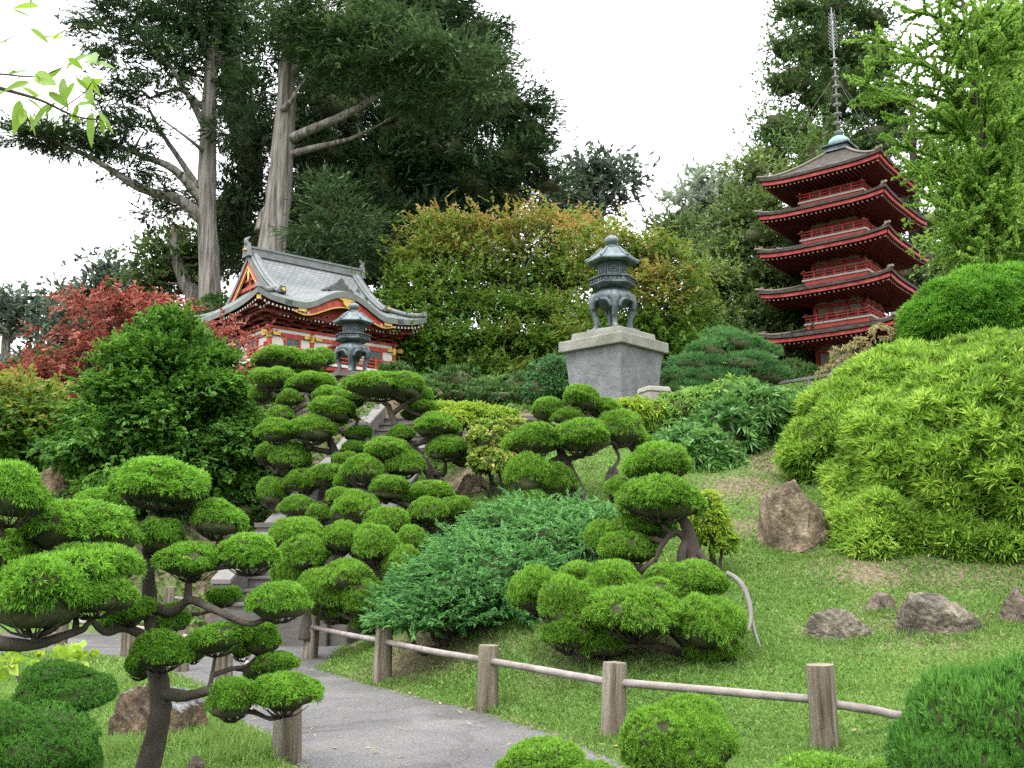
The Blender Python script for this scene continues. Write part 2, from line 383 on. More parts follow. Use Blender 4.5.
M['tile'] = tile_material()

def ground_material():
    """lawn turf, dry thatch and bare soil mixed by noise"""
    m, nt, out = new_mat('turf_and_soil')
    N, L = nt.nodes, nt.links
    tc = N.new('ShaderNodeTexCoord')
    n1 = N.new('ShaderNodeTexNoise'); n1.inputs['Scale'].default_value = 0.55; n1.inputs['Detail'].default_value = 9; n1.inputs['Roughness'].default_value = 0.65
    n2 = N.new('ShaderNodeTexNoise'); n2.inputs['Scale'].default_value = 16; n2.inputs['Detail'].default_value = 6
    L.new(tc.outputs['Object'], n1.inputs['Vector']); L.new(tc.outputs['Object'], n2.inputs['Vector'])
    a = N.new('ShaderNodeValToRGB')
    a.color_ramp.elements[0].position = 0.3; a.color_ramp.elements[0].color = (0.045, 0.100, 0.018, 1)
    a.color_ramp.elements[1].position = 0.7; a.color_ramp.elements[1].color = (0.090, 0.180, 0.034, 1)
    L.new(n2.outputs['Fac'], a.inputs['Fac'])
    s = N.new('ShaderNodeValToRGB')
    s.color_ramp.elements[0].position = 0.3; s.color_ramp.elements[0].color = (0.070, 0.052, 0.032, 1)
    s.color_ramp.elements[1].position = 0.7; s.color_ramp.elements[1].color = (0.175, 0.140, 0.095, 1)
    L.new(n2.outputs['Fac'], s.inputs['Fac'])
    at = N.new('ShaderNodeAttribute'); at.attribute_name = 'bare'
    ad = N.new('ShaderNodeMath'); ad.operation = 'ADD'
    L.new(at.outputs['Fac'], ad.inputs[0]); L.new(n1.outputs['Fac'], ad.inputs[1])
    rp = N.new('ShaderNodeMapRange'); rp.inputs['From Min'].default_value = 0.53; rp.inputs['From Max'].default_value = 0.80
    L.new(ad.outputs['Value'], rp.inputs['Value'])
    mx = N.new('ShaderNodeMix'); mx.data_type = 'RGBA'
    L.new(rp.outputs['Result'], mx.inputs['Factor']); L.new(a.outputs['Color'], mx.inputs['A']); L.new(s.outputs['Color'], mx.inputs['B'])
    b = N.new('ShaderNodeBsdfPrincipled'); b.inputs['Roughness'].default_value = 0.95; b.inputs['Specular IOR Level'].default_value = 0.1
    L.new(mx.outputs['Result'], b.inputs['Base Color'])
    bp = N.new('ShaderNodeBump'); bp.inputs['Strength'].default_value = 0.8; bp.inputs['Distance'].default_value = 0.04
    n3 = N.new('ShaderNodeTexNoise'); n3.inputs['Scale'].default_value = 40; n3.inputs['Detail'].default_value = 6
    L.new(tc.outputs['Object'], n3.inputs['Vector']); L.new(n3.outputs['Fac'], bp.inputs['Height'])
    L.new(bp.outputs['Normal'], b.inputs['Normal'])
    L.new(b.outputs['BSDF'], out.inputs['Surface'])
    return m
M['ground'] = ground_material()

# ------------------------------------------------------------------ geometry collector
class Geo:
    def __init__(self):
        self.V, self.L, self.S, self.MI, self.SM, self.VAR = [], [], [], [], [], []
        self.n = 0

    def add(self, V, Fc, mat=0, var=None, smooth=False):
        V = np.asarray(V, dtype=np.float64).reshape(-1, 3)
        if isinstance(Fc, np.ndarray):
            k = Fc.shape[1]
            self.L.append((Fc + self.n).ravel())
            sizes = np.full(len(Fc), k)
        else:
            self.L.append(np.array([i + self.n for f in Fc for i in f], dtype=np.int64))
            sizes = np.array([len(f) for f in Fc])
        self.V.append(V)
        self.S.append(sizes)
        self.MI.append(np.full(len(sizes), mat))
        self.SM.append(np.full(len(sizes), smooth))
        self.VAR.append(np.zeros(len(V)) if var is None else np.asarray(var))
        self.n += len(V)
        return self

    def mesh(self, name, mats, origin=(0, 0, 0)):
        me = bpy.data.meshes.new(name)
        V = np.concatenate(self.V) - np.asarray(origin)
        L = np.concatenate(self.L)
        S = np.concatenate(self.S)
        me.vertices.add(len(V))
        me.vertices.foreach_set('co', V.ravel().astype(np.float32))
        me.loops.add(len(L))
        me.loops.foreach_set('vertex_index', L.astype(np.int32))
        me.polygons.add(len(S))
        st = np.concatenate([[0], np.cumsum(S)[:-1]])
        me.polygons.foreach_set('loop_start', st.astype(np.int32))
        for m in mats:
            me.materials.append(M[m] if isinstance(m, str) else m)
        me.polygons.foreach_set('material_index', np.concatenate(self.MI).astype(np.int32))
        me.polygons.foreach_set('use_smooth', np.concatenate(self.SM).astype(bool))
        a = me.attributes.new('var', 'FLOAT', 'POINT')
        a.data.foreach_set('value', np.concatenate(self.VAR).astype(np.float32))
        me.update(calc_edges=True)
        return me

    def build(self, name, mats, parent=None, origin=None):
        """origin given: verts are in world space, and the object's pivot goes there; with a parent, coordinates are the parent's own
        unless an origin is given"""
        if isinstance(mats, str):
            mats = [mats]
        o = bpy.data.objects.new(name, self.mesh(name, mats, (0, 0, 0) if origin is None else origin))
        COL.objects.link(o)
        if parent is not None:
            o.parent = parent
            if origin is not None:
                o.location = Vector(origin) - parent.location
        elif origin is not None:
            o.location = origin
        return o

def tag(o, label=None, cat=None, group=None, kind=None):
    if label: o['label'] = label
    if cat: o['category'] = cat
    if group: o['group'] = group
    if kind: o['kind'] = kind
    return o

def empty(name, loc, label, cat, group=None, rotz=0.0):
    o = bpy.data.objects.new(name, None)
    o.empty_display_size = 0.2
    COL.objects.link(o)
    o.location = loc
    o.rotation_euler = (0, 0, rotz)
    return tag(o, label, cat, group)

def children_of(o):
    return [c for c in bpy.data.objects if c.parent == o]

def copy_tree(o, parent=None):
    c = o.copy()
    COL.objects.link(c)
    c.parent = parent
    for ch in children_of(o):
        copy_tree(ch, c)
    return c

# ------------------------------------------------------------------ primitive shapes (numpy)
def rotz(V, a):
    V = np.asarray(V, float)
    c, s = math.cos(a), math.sin(a)
    return np.stack([V[:, 0] * c - V[:, 1] * s, V[:, 0] * s + V[:, 1] * c, V[:, 2]], 1)

BOXF = np.array([[0, 3, 2, 1], [4, 5, 6, 7], [0, 1, 5, 4], [1, 2, 6, 5], [2, 3, 7, 6], [3, 0, 4, 7]])

def box(g, c, s, mat=0, a=0.0, taper=1.0):
    x, y, z = s[0] / 2, s[1] / 2, s[2] / 2
    t = taper
    V = np.array([[-x, -y, -z], [x, -y, -z], [x, y, -z], [-x, y, -z], [-x * t, -y * t, z], [x * t, -y * t, z], [x * t, y * t, z], [-x * t, y * t, z]])
    g.add(rotz(V, a) + np.asarray(c), BOXF, mat)

def hexbox(g, pts8, mat=0):
    g.add(np.asarray(pts8, float), BOXF, mat)

def norm(v):
    v = np.asarray(v, float)
    return v / np.maximum(np.linalg.norm(v, axis=-1, keepdims=True), 1e-9)

def smooth_path(pts, rad, sub=4):
    """Catmull-Rom through the points"""
    pts = np.asarray(pts, float); rad = np.asarray(rad, float)
    if len(pts) < 3 or sub < 2:
        return pts, rad
    Q = np.vstack([2 * pts[0] - pts[1], pts, 2 * pts[-1] - pts[-2]])
    out, ro = [], []
    for i in range(len(pts) - 1):
        p0, p1, p2, p3 = Q[i:i + 4]
        for k in range(sub):
            t = k / sub
            out.append(0.5 * (2 * p1 + (p2 - p0) * t + (2 * p0 - 5 * p1 + 4 * p2 - p3) * t * t + (3 * p1 - p0 - 3 * p2 + p3) * t ** 3))
            ro.append(rad[i] * (1 - t) + rad[i + 1] * t)
    out.append(pts[-1]); ro.append(rad[-1])
    return np.array(out), np.array(ro)

def tube(g, pts, rad, n=8, mat=0, sub=4, rough=0.0, rng=None, flat=None):
    pts, rad = smooth_path(pts, rad, sub)
    T = norm(np.gradient(pts, axis=0))
    ref = np.array([0, 0, 1.0]) if abs(T[0][2]) < 0.9 else np.array([1.0, 0, 0])
    u = norm(np.cross(T[0], ref))
    V = []
    for i, (p, t, r) in enumerate(zip(pts, T, rad)):
        u = norm(u - t * np.dot(u, t))
        w = np.cross(t, u)
        ang = np.linspace(0, 2 * PI, n, endpoint=False)
        rr = np.full(n, r)
        if rough and rng is not None:
            rr = rr * (1 + rough * (rng.random(n) - 0.5) * 2)
        V.append(p + (np.cos(ang) * rr)[:, None] * u + (np.sin(ang) * rr)[:, None] * w)
    V = np.concatenate(V)
    m = len(pts)
    i = np.arange(n)
    Fq = np.concatenate([np.stack([k * n + i, k * n + (i + 1) % n, (k + 1) * n + (i + 1) % n, (k + 1) * n + i], 1) for k in range(m - 1)])
    b = g.n
    g.add(V, Fq, mat, smooth=True)
    g.L.append(np.concatenate([np.arange(n)[::-1], (m - 1) * n + np.arange(n)]) + b)
    g.S.append(np.array([n, n])); g.MI.append(np.array([mat, mat])); g.SM.append(np.array([False, False]))

def lathe(g, prof, n=24, mat=0, c=(0, 0, 0), a0=0.0, smooth=True, wob=None, caps=True):
    ang = np.linspace(0, 2 * PI, n, endpoint=False) + a0
    V = []
    for k, (r, z) in enumerate(prof):
        rr = np.full(n, r)
        if wob is not None:
            rr = rr * wob(ang, z)
        V.append(np.stack([np.cos(ang) * rr, np.sin(ang) * rr, np.full(n, z)], 1))
    V = np.concatenate(V) + np.asarray(c)
    i = np.arange(n)
    m = len(prof)
    Fq = np.concatenate([np.stack([k * n + i, k * n + (i + 1) % n, (k + 1) * n + (i + 1) % n, (k + 1) * n + i], 1) for k in range(m - 1)])
    b = g.n
    g.add(V, Fq, mat, smooth=smooth)
    if caps:
        g.L.append(np.concatenate([np.arange(n)[::-1], (m - 1) * n + np.arange(n)]) + b)
        g.S.append(np.array([n, n])); g.MI.append(np.array([mat, mat])); g.SM.append(np.array([False, False]))

def shell_grid(g, X, Y, Zt, Zb, mat_top=0, mat_side=1, mat_bot=1, smooth=True):
    """closed slab between two height fields over one XY grid"""
    nx, ny = X.shape
    Vt = np.stack([X, Y, Zt], -1).reshape(-1, 3)
    Vb = np.stack([X, Y, Zb], -1).reshape(-1, 3)
    idx = np.arange(nx * ny).reshape(nx, ny)
    q = np.stack([idx[:-1, :-1], idx[1:, :-1], idx[1:, 1:], idx[:-1, 1:]], -1).reshape(-1, 4)
    g.add(Vt, q, mat_top, smooth=smooth)
    g.add(Vb, q[:, ::-1], mat_bot, smooth=smooth)
    rim = np.concatenate([idx[:, 0], idx[-1, 1:], idx[-2::-1, -1], idx[0, -2:0:-1]])
    k = len(rim)
    j = np.arange(k)
    Vs = np.concatenate([Vt[rim], Vb[rim]])
    g.add(Vs, np.stack([j, j + k, (j + 1) % k + k, (j + 1) % k], 1), mat_side)

# ------------------------------------------------------------------ pseudo noise for numpy arrays
_nr = np.random.default_rng(77)
_K = norm(_nr.normal(size=(14, 3))) * _nr.uniform(0.7, 2.2, 14)[:, None]
_PH = _nr.uniform(0, 6.28, 14)

def nz(p, s=1.0, seed=0):
    q = np.asarray(p) * s + seed * 3.17
    return np.sin(q @ _K.T + _PH).sum(-1) / 5.0

# ------------------------------------------------------------------ terrain
CPTS = []
for x, y, z in [(0, 0, 0), (-3, 3, 0), (3, 3, 0.0), (6, 3, .1), (-6, 3, 0), (-2, 7, 0), (0, 7, 0), (-4, 10, 0), (-8, 12, 0), (-7, 16, .05), (-12, 16, .2),
                (3, 6, 0), (1.5, 7.3, 0), (-12, 30, 4), (-40, 60, 5), (0, 60, 7.8), (40, 60, 9), (0, 120, 9), (-80, 120, 5), (80, 120, 10),
                (-60, 0, 1), (60, 0, 5), (0, -20, 0), (30, 20, 6), (-30, 20, 2), (11, 20, 4.6), (-22, 40, 5), (0, 40, 7.3), (20, 40, 7.8), (-5, 18, .25), (-3.4, 15.5, .1)]:
    CPTS.append((x, y, z))
for px, py, Y in [(826, 750, 7.1), (1000, 700, 7.3), (840, 640, 9.8), (1015, 620, 9.8), (900, 580, 11.6), (1024, 575, 11.6), (800, 552, 13), (770, 480, 16.5),
                  (690, 490, 16), (690, 668, 9.2), (560, 668, 9.0), (560, 590, 11.8), (600, 500, 15.5), (540, 452, 18), (620, 415, 20), (460, 480, 18),
                  (430, 405, 24), (440, 640, 11.2), (382, 683, 10.6), (310, 658, 13), (950, 430, 15), (850, 388, 37), (300, 395, 33), (150, 505, 20),
                  (40, 500, 20), (385, 392, 25), (700, 640, 9.8), (613, 740, 7.46), (487, 710, 8.85), (760, 600, 11), (560, 400, 26), (760, 395, 27)]:
    CPTS.append(tuple(P(px, py, Y)))
CPTS = np.array(CPTS)

def _phi(r2):
    return 0.5 * r2 * np.log(np.maximum(r2, 1e-9))

def _fit():
    n = len(CPTS)
    d2 = ((CPTS[:, None, :2] - CPTS[None, :, :2]) ** 2).sum(-1)
    A = np.zeros((n + 3, n + 3))
    A[:n, :n] = _phi(d2) + np.eye(n) * 2.0
    A[:n, n] = 1; A[:n, n + 1:n + 3] = CPTS[:, :2]
    A[n:, :n] = A[:n, n:].T
    b = np.concatenate([CPTS[:, 2], [0, 0, 0]])
    return np.linalg.solve(A, b)
_W = _fit()

# path outline (plan, metres); the path is level ground
def G0(px, py, z=0.0):
    r = ray(px, py)
    t = (z - CAMZ) / r[2]
    return (r[0] * t, r[1] * t)
PATH = [(-0.35, 2.0), (-0.75, 5.0), G0(300, 768), G0(245, 724), G0(200, 688), G0(150, 664), G0(60, 653), (-9.0, 13.0), (-16, 12.0), (-16, 16.6), (-10.5, 17.2),
        (-7.5, 17.6), (-5.2, 18.0), (-3.0, 17.6), (-2.5, 15.2), G0(318, 670), G0(400, 693), G0(480, 713), G0(545, 733), G0(612, 759), (1.25, 5.0), (1.5, 2.0)]
PATH = np.array(PATH)

def in_poly(x, y, poly):
    x = np.asarray(x, float); y = np.asarray(y, float)
    ins = np.zeros(x.shape, bool)
    n = len(poly)
    for i in range(n):
        x0, y0 = poly[i]; x1, y1 = poly[(i + 1) % n]
        c = ((y0 > y) != (y1 > y)) & (x < (x1 - x0) * (y - y0) / (y1 - y0 + 1e-12) + x0)
        ins ^= c
    return ins

def dist_poly(x, y, poly):
    x = np.asarray(x, float); y = np.asarray(y, float)
    d = np.full(x.shape, 1e9)
    n = len(poly)
    for i in range(n):
        a = poly[i]; b = poly[(i + 1) % n]
        ab = b - a
        t = np.clip(((x - a[0]) * ab[0] + (y - a[1]) * ab[1]) / (ab @ ab), 0, 1)
        d = np.minimum(d, np.hypot(x - a[0] - t * ab[0], y - a[1] - t * ab[1]))
    return d

_A, _B = P(246, 552, 16.4), P(377, 408, 23.8)
ST_U = (_B - _A)[:2] / np.hypot(*(_B - _A)[:2])
ST_Z = (_A[2] - .42, _B[2] - .42, float(np.hypot(*(_B - _A)[:2])))

def H(x, y):
    x = np.asarray(x, float); y = np.asarray(y, float)
    sh = x.shape
    xf, yf = x.ravel(), y.ravel()
    z = np.zeros(len(xf))
    for s in range(0, len(xf), 40000):
        a, b = xf[s:s + 40000], yf[s:s + 40000]
        d2 = (a[:, None] - CPTS[None, :, 0]) ** 2 + (b[:, None] - CPTS[None, :, 1]) ** 2
        zz = _phi(d2) @ _W[:-3] + _W[-3] + _W[-2] * a + _W[-1] * b
        ins = in_poly(a, b, PATH)
        d = np.where(ins, 0, dist_poly(a, b, PATH))
        f = np.clip(d / 1.3, 0, 1); f = f * f * (3 - 2 * f)
        zz = zz * f + 0.03 * (1 - f) * np.clip(d / 0.12, 0, 1)
        zz = zz + f * 0.035 * np.sin(a * 2.1 + 1.3 * np.sin(b * 1.7)) * np.sin(b * 1.9 + 0.7)
        w_ = (a + 4.39) * ST_U[1] - (b - 16.4) * ST_U[0]
        l_ = (a + 4.39) * ST_U[0] + (b - 16.4) * ST_U[1]
        tread = ST_Z[0] + (ST_Z[1] - ST_Z[0]) * l_ / ST_Z[2]
        inside = (w_ > -.02) & (w_ < 1.92) & (l_ > -1.0) & (l_ < ST_Z[2] + .6)
        zz = np.where(inside, np.minimum(zz, tread - .22), zz)
        z[s:s + 40000] = np.clip(zz, -0.4, 14)
    return z.reshape(sh)

def h1(x, y):
    return float(H(np.array([x]), np.array([y]))[0])

def G(px, py, y0=3.0, y1=60.0):
    """where the sight line through a pixel meets the ground"""
    Y = np.linspace(y0, y1, 1200)
    r = ray(px, py)
    pts = np.array([0, 0, CAMZ])[None] + r[None] * (Y / r[1])[:, None]
    below = pts[:, 2] <= H(pts[:, 0], pts[:, 1])
    i = int(np.argmax(below)) if below.any() else len(Y) - 1
    p = pts[i].copy()
    p[2] = h1(p[0], p[1])
    return p

def bare_shade_mask(x, y):
    """high on bare soil and on contact shade painted under the clipped juniper, lower on lawn"""
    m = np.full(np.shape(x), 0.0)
    for cx, cy, r, a in BARE_AND_SHADE:
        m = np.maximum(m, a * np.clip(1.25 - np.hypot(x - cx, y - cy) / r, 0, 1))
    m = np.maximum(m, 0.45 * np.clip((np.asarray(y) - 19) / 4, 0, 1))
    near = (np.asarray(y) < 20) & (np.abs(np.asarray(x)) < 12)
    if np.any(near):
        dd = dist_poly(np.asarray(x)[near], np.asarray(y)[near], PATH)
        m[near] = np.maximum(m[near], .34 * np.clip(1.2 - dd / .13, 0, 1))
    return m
BARE_AND_SHADE = []
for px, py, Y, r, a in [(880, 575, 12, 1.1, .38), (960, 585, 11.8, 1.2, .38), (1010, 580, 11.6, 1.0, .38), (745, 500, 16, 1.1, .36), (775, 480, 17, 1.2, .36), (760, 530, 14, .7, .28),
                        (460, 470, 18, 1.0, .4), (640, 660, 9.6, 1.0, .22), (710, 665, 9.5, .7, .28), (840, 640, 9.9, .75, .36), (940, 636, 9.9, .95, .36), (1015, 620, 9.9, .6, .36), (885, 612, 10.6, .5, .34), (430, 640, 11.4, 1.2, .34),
                        (250, 540, 19, 1.6, .45), (330, 620, 14, 1.2, .3), (150, 500, 20.5, 3.0, .45), (560, 650, 9.9, .8, .2)]:  # soil patches under the wide clipped juniper also paint its contact shade
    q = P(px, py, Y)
    BARE_AND_SHADE.append((q[0], q[1], r, a))

def make_ground():
    def axis(lo, hi, c0, c1, fine, n_out):
        mid = np.arange(c0, c1, fine)
        t = np.linspace(0, 1, n_out + 1)[1:] ** 2
        return np.concatenate([(c0 + (lo - c0) * t)[::-1], mid, c1 + (hi - c1) * t])
    xs = axis(-300, 300, -10, 10, 0.11, 40)
    ys = axis(-60, 420, 2, 26, 0.11, 50)
    X, Y = np.meshgrid(xs, ys, indexing='ij')
    Z = H(X, Y)
    Z = np.where(in_poly(X, Y, PATH), Z - 0.012, Z)
    g = Geo()
    idx = np.arange(X.size).reshape(X.shape)
    q = np.stack([idx[:-1, :-1], idx[1:, :-1], idx[1:, 1:], idx[:-1, 1:]], -1).reshape(-1, 4)
    g.add(np.stack([X, Y, Z], -1).reshape(-1, 3), q, 0, smooth=True)
    o = g.build('ground', 'ground')
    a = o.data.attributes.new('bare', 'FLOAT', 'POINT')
    a.data.foreach_set('value', bare_shade_mask(X, Y).ravel().astype(np.float32))
    tag(o, 'sloping garden ground with turf and patches of bare soil', 'ground', kind='structure')

make_ground()

def make_path():
    # dense outline, a little wavering at the edge, filled as one sheet
    rng = np.random.default_rng(3)
    pts = []
    n = len(PATH)
    for i in range(n):
        a, b = PATH[i], PATH[(i + 1) % n]
        k = max(1, int(np.hypot(*(b - a)) / 0.15))
        for j in range(k):
            p = a + (b - a) * j / k
            pts.append(p)
    pts = np.array(pts)
    s = pts.copy()
    for _ in range(5):
        s = 0.5 * s + 0.25 * (np.roll(s, 1, 0) + np.roll(s, -1, 0))
    s += rng.normal(size=s.shape) * 0.012
    bm = bmesh.new()
    vs = [bm.verts.new((p[0], p[1], 0.010)) for p in s]
    f = bm.faces.new(vs)
    bmesh.ops.triangulate(bm, faces=[f])
    bmesh.ops.recalc_face_normals(bm, faces=bm.faces)
    for fc in bm.faces:
        if fc.normal.z < 0:
            fc.normal_flip()
    me = bpy.data.meshes.new('path')
    bm.to_mesh(me); bm.free()
    me.materials.append(M['asphalt'])
    o = bpy.data.objects.new('path', me)
    COL.objects.link(o)
    tag(o, 'gray asphalt garden path curving back to the left', 'path', kind='structure')
make_path()

# ------------------------------------------------------------------ leaves
def rand_unit(rng, n):
    return norm(rng.normal(size=(n, 3)))

def leaf_quads(g, B, D, Nn, Ln, Wd, var, mat=0, fold=0.12, droop=0.0):
    """one folded kite per leaf: base B, direction D, face normal Nn"""
    S = norm(np.cross(D, Nn))
    Nn = np.cross(S, D)
    mid = B + D * (Ln * 0.45)[:, None]
    tip = B + D * Ln[:, None]
    tip[:, 2] -= droop * Ln
    mid = mid + Nn * (fold * Wd)[:, None]
    V = np.stack([B, mid + S * (Wd / 2)[:, None], tip, mid - S * (Wd / 2)[:, None]], 1).reshape(-1, 3)
    n = len(B)
    g.add(V, np.arange(4 * n).reshape(n, 4), mat, np.repeat(var, 4))

def sprays(g, Pp, A, L, n, ll, lw, spread, rng, flat=1.0, var=None, vj=0.18, droop=0.0, mat=0, nj=0.5, up=(0, 0, 1)):
    """n leaves along each axis A (length L) starting at Pp; flat < 1 squashes the spray into a plane"""
    m = len(Pp)
    A = norm(A)
    u = norm(np.cross(A, np.asarray(up) + rng.normal(size=(m, 3)) * 0.25))
    w = np.cross(u, A)
    A, u, w = (np.repeat(v, n, 0) for v in (A, u, w))
    P0 = np.repeat(Pp, n, 0)
    LL = np.repeat(np.broadcast_to(L, (m,)), n)
    t = rng.random(m * n)
    ph = rng.uniform(0, 2 * PI, m * n)
    sp = spread * (0.35 + 0.65 * rng.random(m * n))
    lat = u * np.cos(ph)[:, None] + w * (np.sin(ph) * flat)[:, None]
    D = norm(A + lat * np.tan(np.minimum(sp, 1.45))[:, None])
    B = P0 + A * (LL * t)[:, None]
    Nn = norm(w + rng.normal(size=(m * n, 3)) * nj)
    ln = ll * (0.65 + 0.7 * rng.random(m * n))
    wd = lw * (0.7 + 0.6 * rng.random(m * n))
    v = np.repeat(np.broadcast_to(0.5 if var is None else var, (m,)), n) + rng.normal(size=m * n) * vj
    leaf_quads(g, B, D, Nn, ln, wd, np.clip(v, 0, 1), mat, droop=droop)

def blob_core(g, c, r, k=0.82, amp=0.12, sc=1.6, seed=0, mat=1, n=20):
    th = np.linspace(0.02, PI - 0.02, n)
    ph = np.linspace(0, 2 * PI, n * 2, endpoint=False)
    T, PH_ = np.meshgrid(th, ph, indexing='ij')
    d = np.stack([np.sin(T) * np.cos(PH_), np.sin(T) * np.sin(PH_), np.cos(T)], -1).reshape(-1, 3)
    f = k * (1 + amp * nz(d, sc, seed))
    V = np.asarray(c) + d * np.asarray(r) * f[:, None]
    idx = np.arange(len(V)).reshape(n, n * 2)
    nx = np.roll(idx, -1, 1)
    q = np.stack([idx[:-1], idx[1:], nx[1:], nx[:-1]], -1).reshape(-1, 4)
    g.add(V, q, mat, smooth=True)

def shell_shrub(g, blobs, tufts_m2, n, ll, lw, spread, rng, L=0.0, amp=0.12, sc=1.6, up=0.3, jitter=0.4, flat=1.0, depth=0.16, core=0.82, low=-0.35, vj=0.18, vcl=0.22, relief=0.0, rsc=6.0, droop=0.0, out=1.0, hscale=1.0):
    """leaf tufts over the skin of overlapping lumps (centre, radii, tint)"""
    for bi, (c, r, tint) in enumerate(blobs):
        c = np.asarray(c, float); r = np.asarray(r, float)
        area = 4 * PI * (((r[0] * r[1]) ** 1.6 + (r[0] * r[2]) ** 1.6 + (r[1] * r[2]) ** 1.6) / 3) ** (1 / 1.6)
        m = int(area * tufts_m2)
        d = rand_unit(rng, m)
        d = d[d[:, 2] > low + 0.2 * (rng.random(m) - .5)]
        m = len(d)
        f = (1 + amp * nz(d, sc, bi)) * (1 - depth * rng.random(m) ** 1.5)
        p = c + d * r * f[:, None]
        rl = np.clip(nz(p, rsc, 9), -1.2, 1.2)
        p = p + norm(d / r) * (relief * rl)[:, None]
        keep = np.ones(m, bool)
        for bj, (c2, r2, _) in enumerate(blobs):
            if bj != bi:
                q = (p - c2) / np.asarray(r2)
                keep &= (q ** 2).sum(1) > 0.72
        p, d, rl = p[keep], d[keep], rl[keep]
        m = len(p)
        nn = norm(d / r)
        A = norm(nn * out + rng.normal(size=(m, 3)) * jitter + np.array([0, 0, up]))
        var = tint + vcl * nz(p, 2.2 * hscale, 5 + bi) * 0.6 + rng.normal(size=m) * vcl * 0.5 + (.16 * rl if relief else 0)
        sprays(g, p, A, np.full(m, L), n, ll, lw, spread, rng, flat, var, vj, droop)
        if core:
            blob_core(g, c, r, core, amp, sc, bi)

def crown(g, blobs, dens, ll, lw, rng, m=6, n=8, L=0.5, spread=0.7, flat=0.5, sub_r=0.7, sub_flat=0.4, out=0.6, up=0.1, jit=0.5, fill=2.2, vj=0.15, vcl=0.22, nj=0.5, droop=0.0, centre=None, core=0.0):
    """crown of many flattened clumps spread through the volume of each blob (px, py, rx_px, ry_px, Y, tint)"""
    cs = []
    for (px, py, rx, ry, Y, tint) in blobs:
        k = mpp(px, py, Y)
        c = P(px, py, Y)
        r = np.array([rx * k, 0.85 * (rx + ry) * 0.5 * k + 0.2, ry * k])
        ns = max(3, int(PI * rx * ry * dens / (m * n)))
        d = rand_unit(rng, ns) * (rng.random(ns) ** (1 / fill))[:, None]
        s = c + d * r * (1 + 0.18 * nz(d, 2.0, px))[:, None]
        so = norm(s - (c if centre is None else np.asarray(centre)) + 1e-4)
        tv = tint + vcl * rng.normal(size=ns) * 0.8 + 0.12 * d[:, 2]
        sr = sub_r * (0.6 + 0.8 * rng.random(ns))
        p = np.repeat(s, m, 0) + rng.normal(size=(ns * m, 3)) * np.repeat(sr, m)[:, None] * np.array([1, 1, sub_flat]) * 0.6
        A = norm(np.repeat(so, m, 0) * out + rng.normal(size=(ns * m, 3)) * jit + np.array([0, 0, up]))
        sprays(g, p, A, np.full(ns * m, L), n, ll, lw, spread, rng, flat, np.repeat(tv, m), vj, droop, nj=nj)
        if core:
            blob_core(g, c, r, core, .35, 3.0, int(px), n=12)
        cs.append(c)
    return cs

def trunk_geo(lines, rng, n=10, mat=0, rough=0.06):
    """lines: list of [(px, py, Y, radius_m), ...]"""
    g = Geo()
    for ln in lines:
        pts = [P(a, b, Y) for a, b, Y, r in ln]
        tube(g, pts, [r for *_, r in ln], n, mat, 4, rough, rng)
    return g

def limb(g, a, b, r0, r1, rng, sag=0.15, n=6, mat=0, wig=0.06):
    a, b = np.asarray(a, float), np.asarray(b, float)
    d = np.linalg.norm(b - a)
    m1 = a + (b - a) * 0.35 + np.array([0, 0, -sag * d * 0.3]) + rng.normal(size=3) * wig * d
    m2 = a + (b - a) * 0.7 + np.array([0, 0, -sag * d]) + rng.normal(size=3) * wig * d
    tube(g, [a, m1, m2, b], [r0, r0 * .75 + r1 * .25, r0 * .4 + r1 * .6, r1], n, mat, 3, 0.08, rng)

def deeper(lines, blobs, d):
    return [[(a, b, y + d, r) for a, b, y, r in ln] for ln in lines], [(a, b, c, e, y + d, t) for a, b, c, e, y, t in blobs]

def tree(name, label, cat, base, lines, blobs, leafmat, bark, seed, group=None, dY=0.0, limbs=True, limb_r=0.09, crown_kw=None, core=None, limb_from=None):
    rng = np.random.default_rng(seed)
    lines, blobs = deeper(lines, blobs, dY)
    t = empty(name, tuple(base), label, cat, group)
    g = trunk_geo(lines, rng)
    path = np.concatenate([smooth_path([P(a, b, Y) for a, b, Y, r in ln], [r for *_, r in ln], 5)[0] for ln in lines])
    if limbs:
        for (px, py, rx, ry, Y, tint) in blobs:
            c = P(px, py, Y)
            cand = path[path[:, 2] < c[2] - 0.05] if (path[:, 2] < c[2] - 0.05).any() else path
            a = cand[np.argmin(((cand - c) ** 2).sum(1) + 0.3 * (cand[:, 2] - c[2]) ** 2)]
            limb(g, a, c, limb_r, limb_r * 0.25, rng, sag=-0.06)
    g.build('trunk', bark, t, tuple(base))
    g = Geo()
    crown(g, blobs, rng=rng, **(crown_kw or {}))
    g.build('crown', [leafmat, 'twigs'], t, tuple(base))
    return t

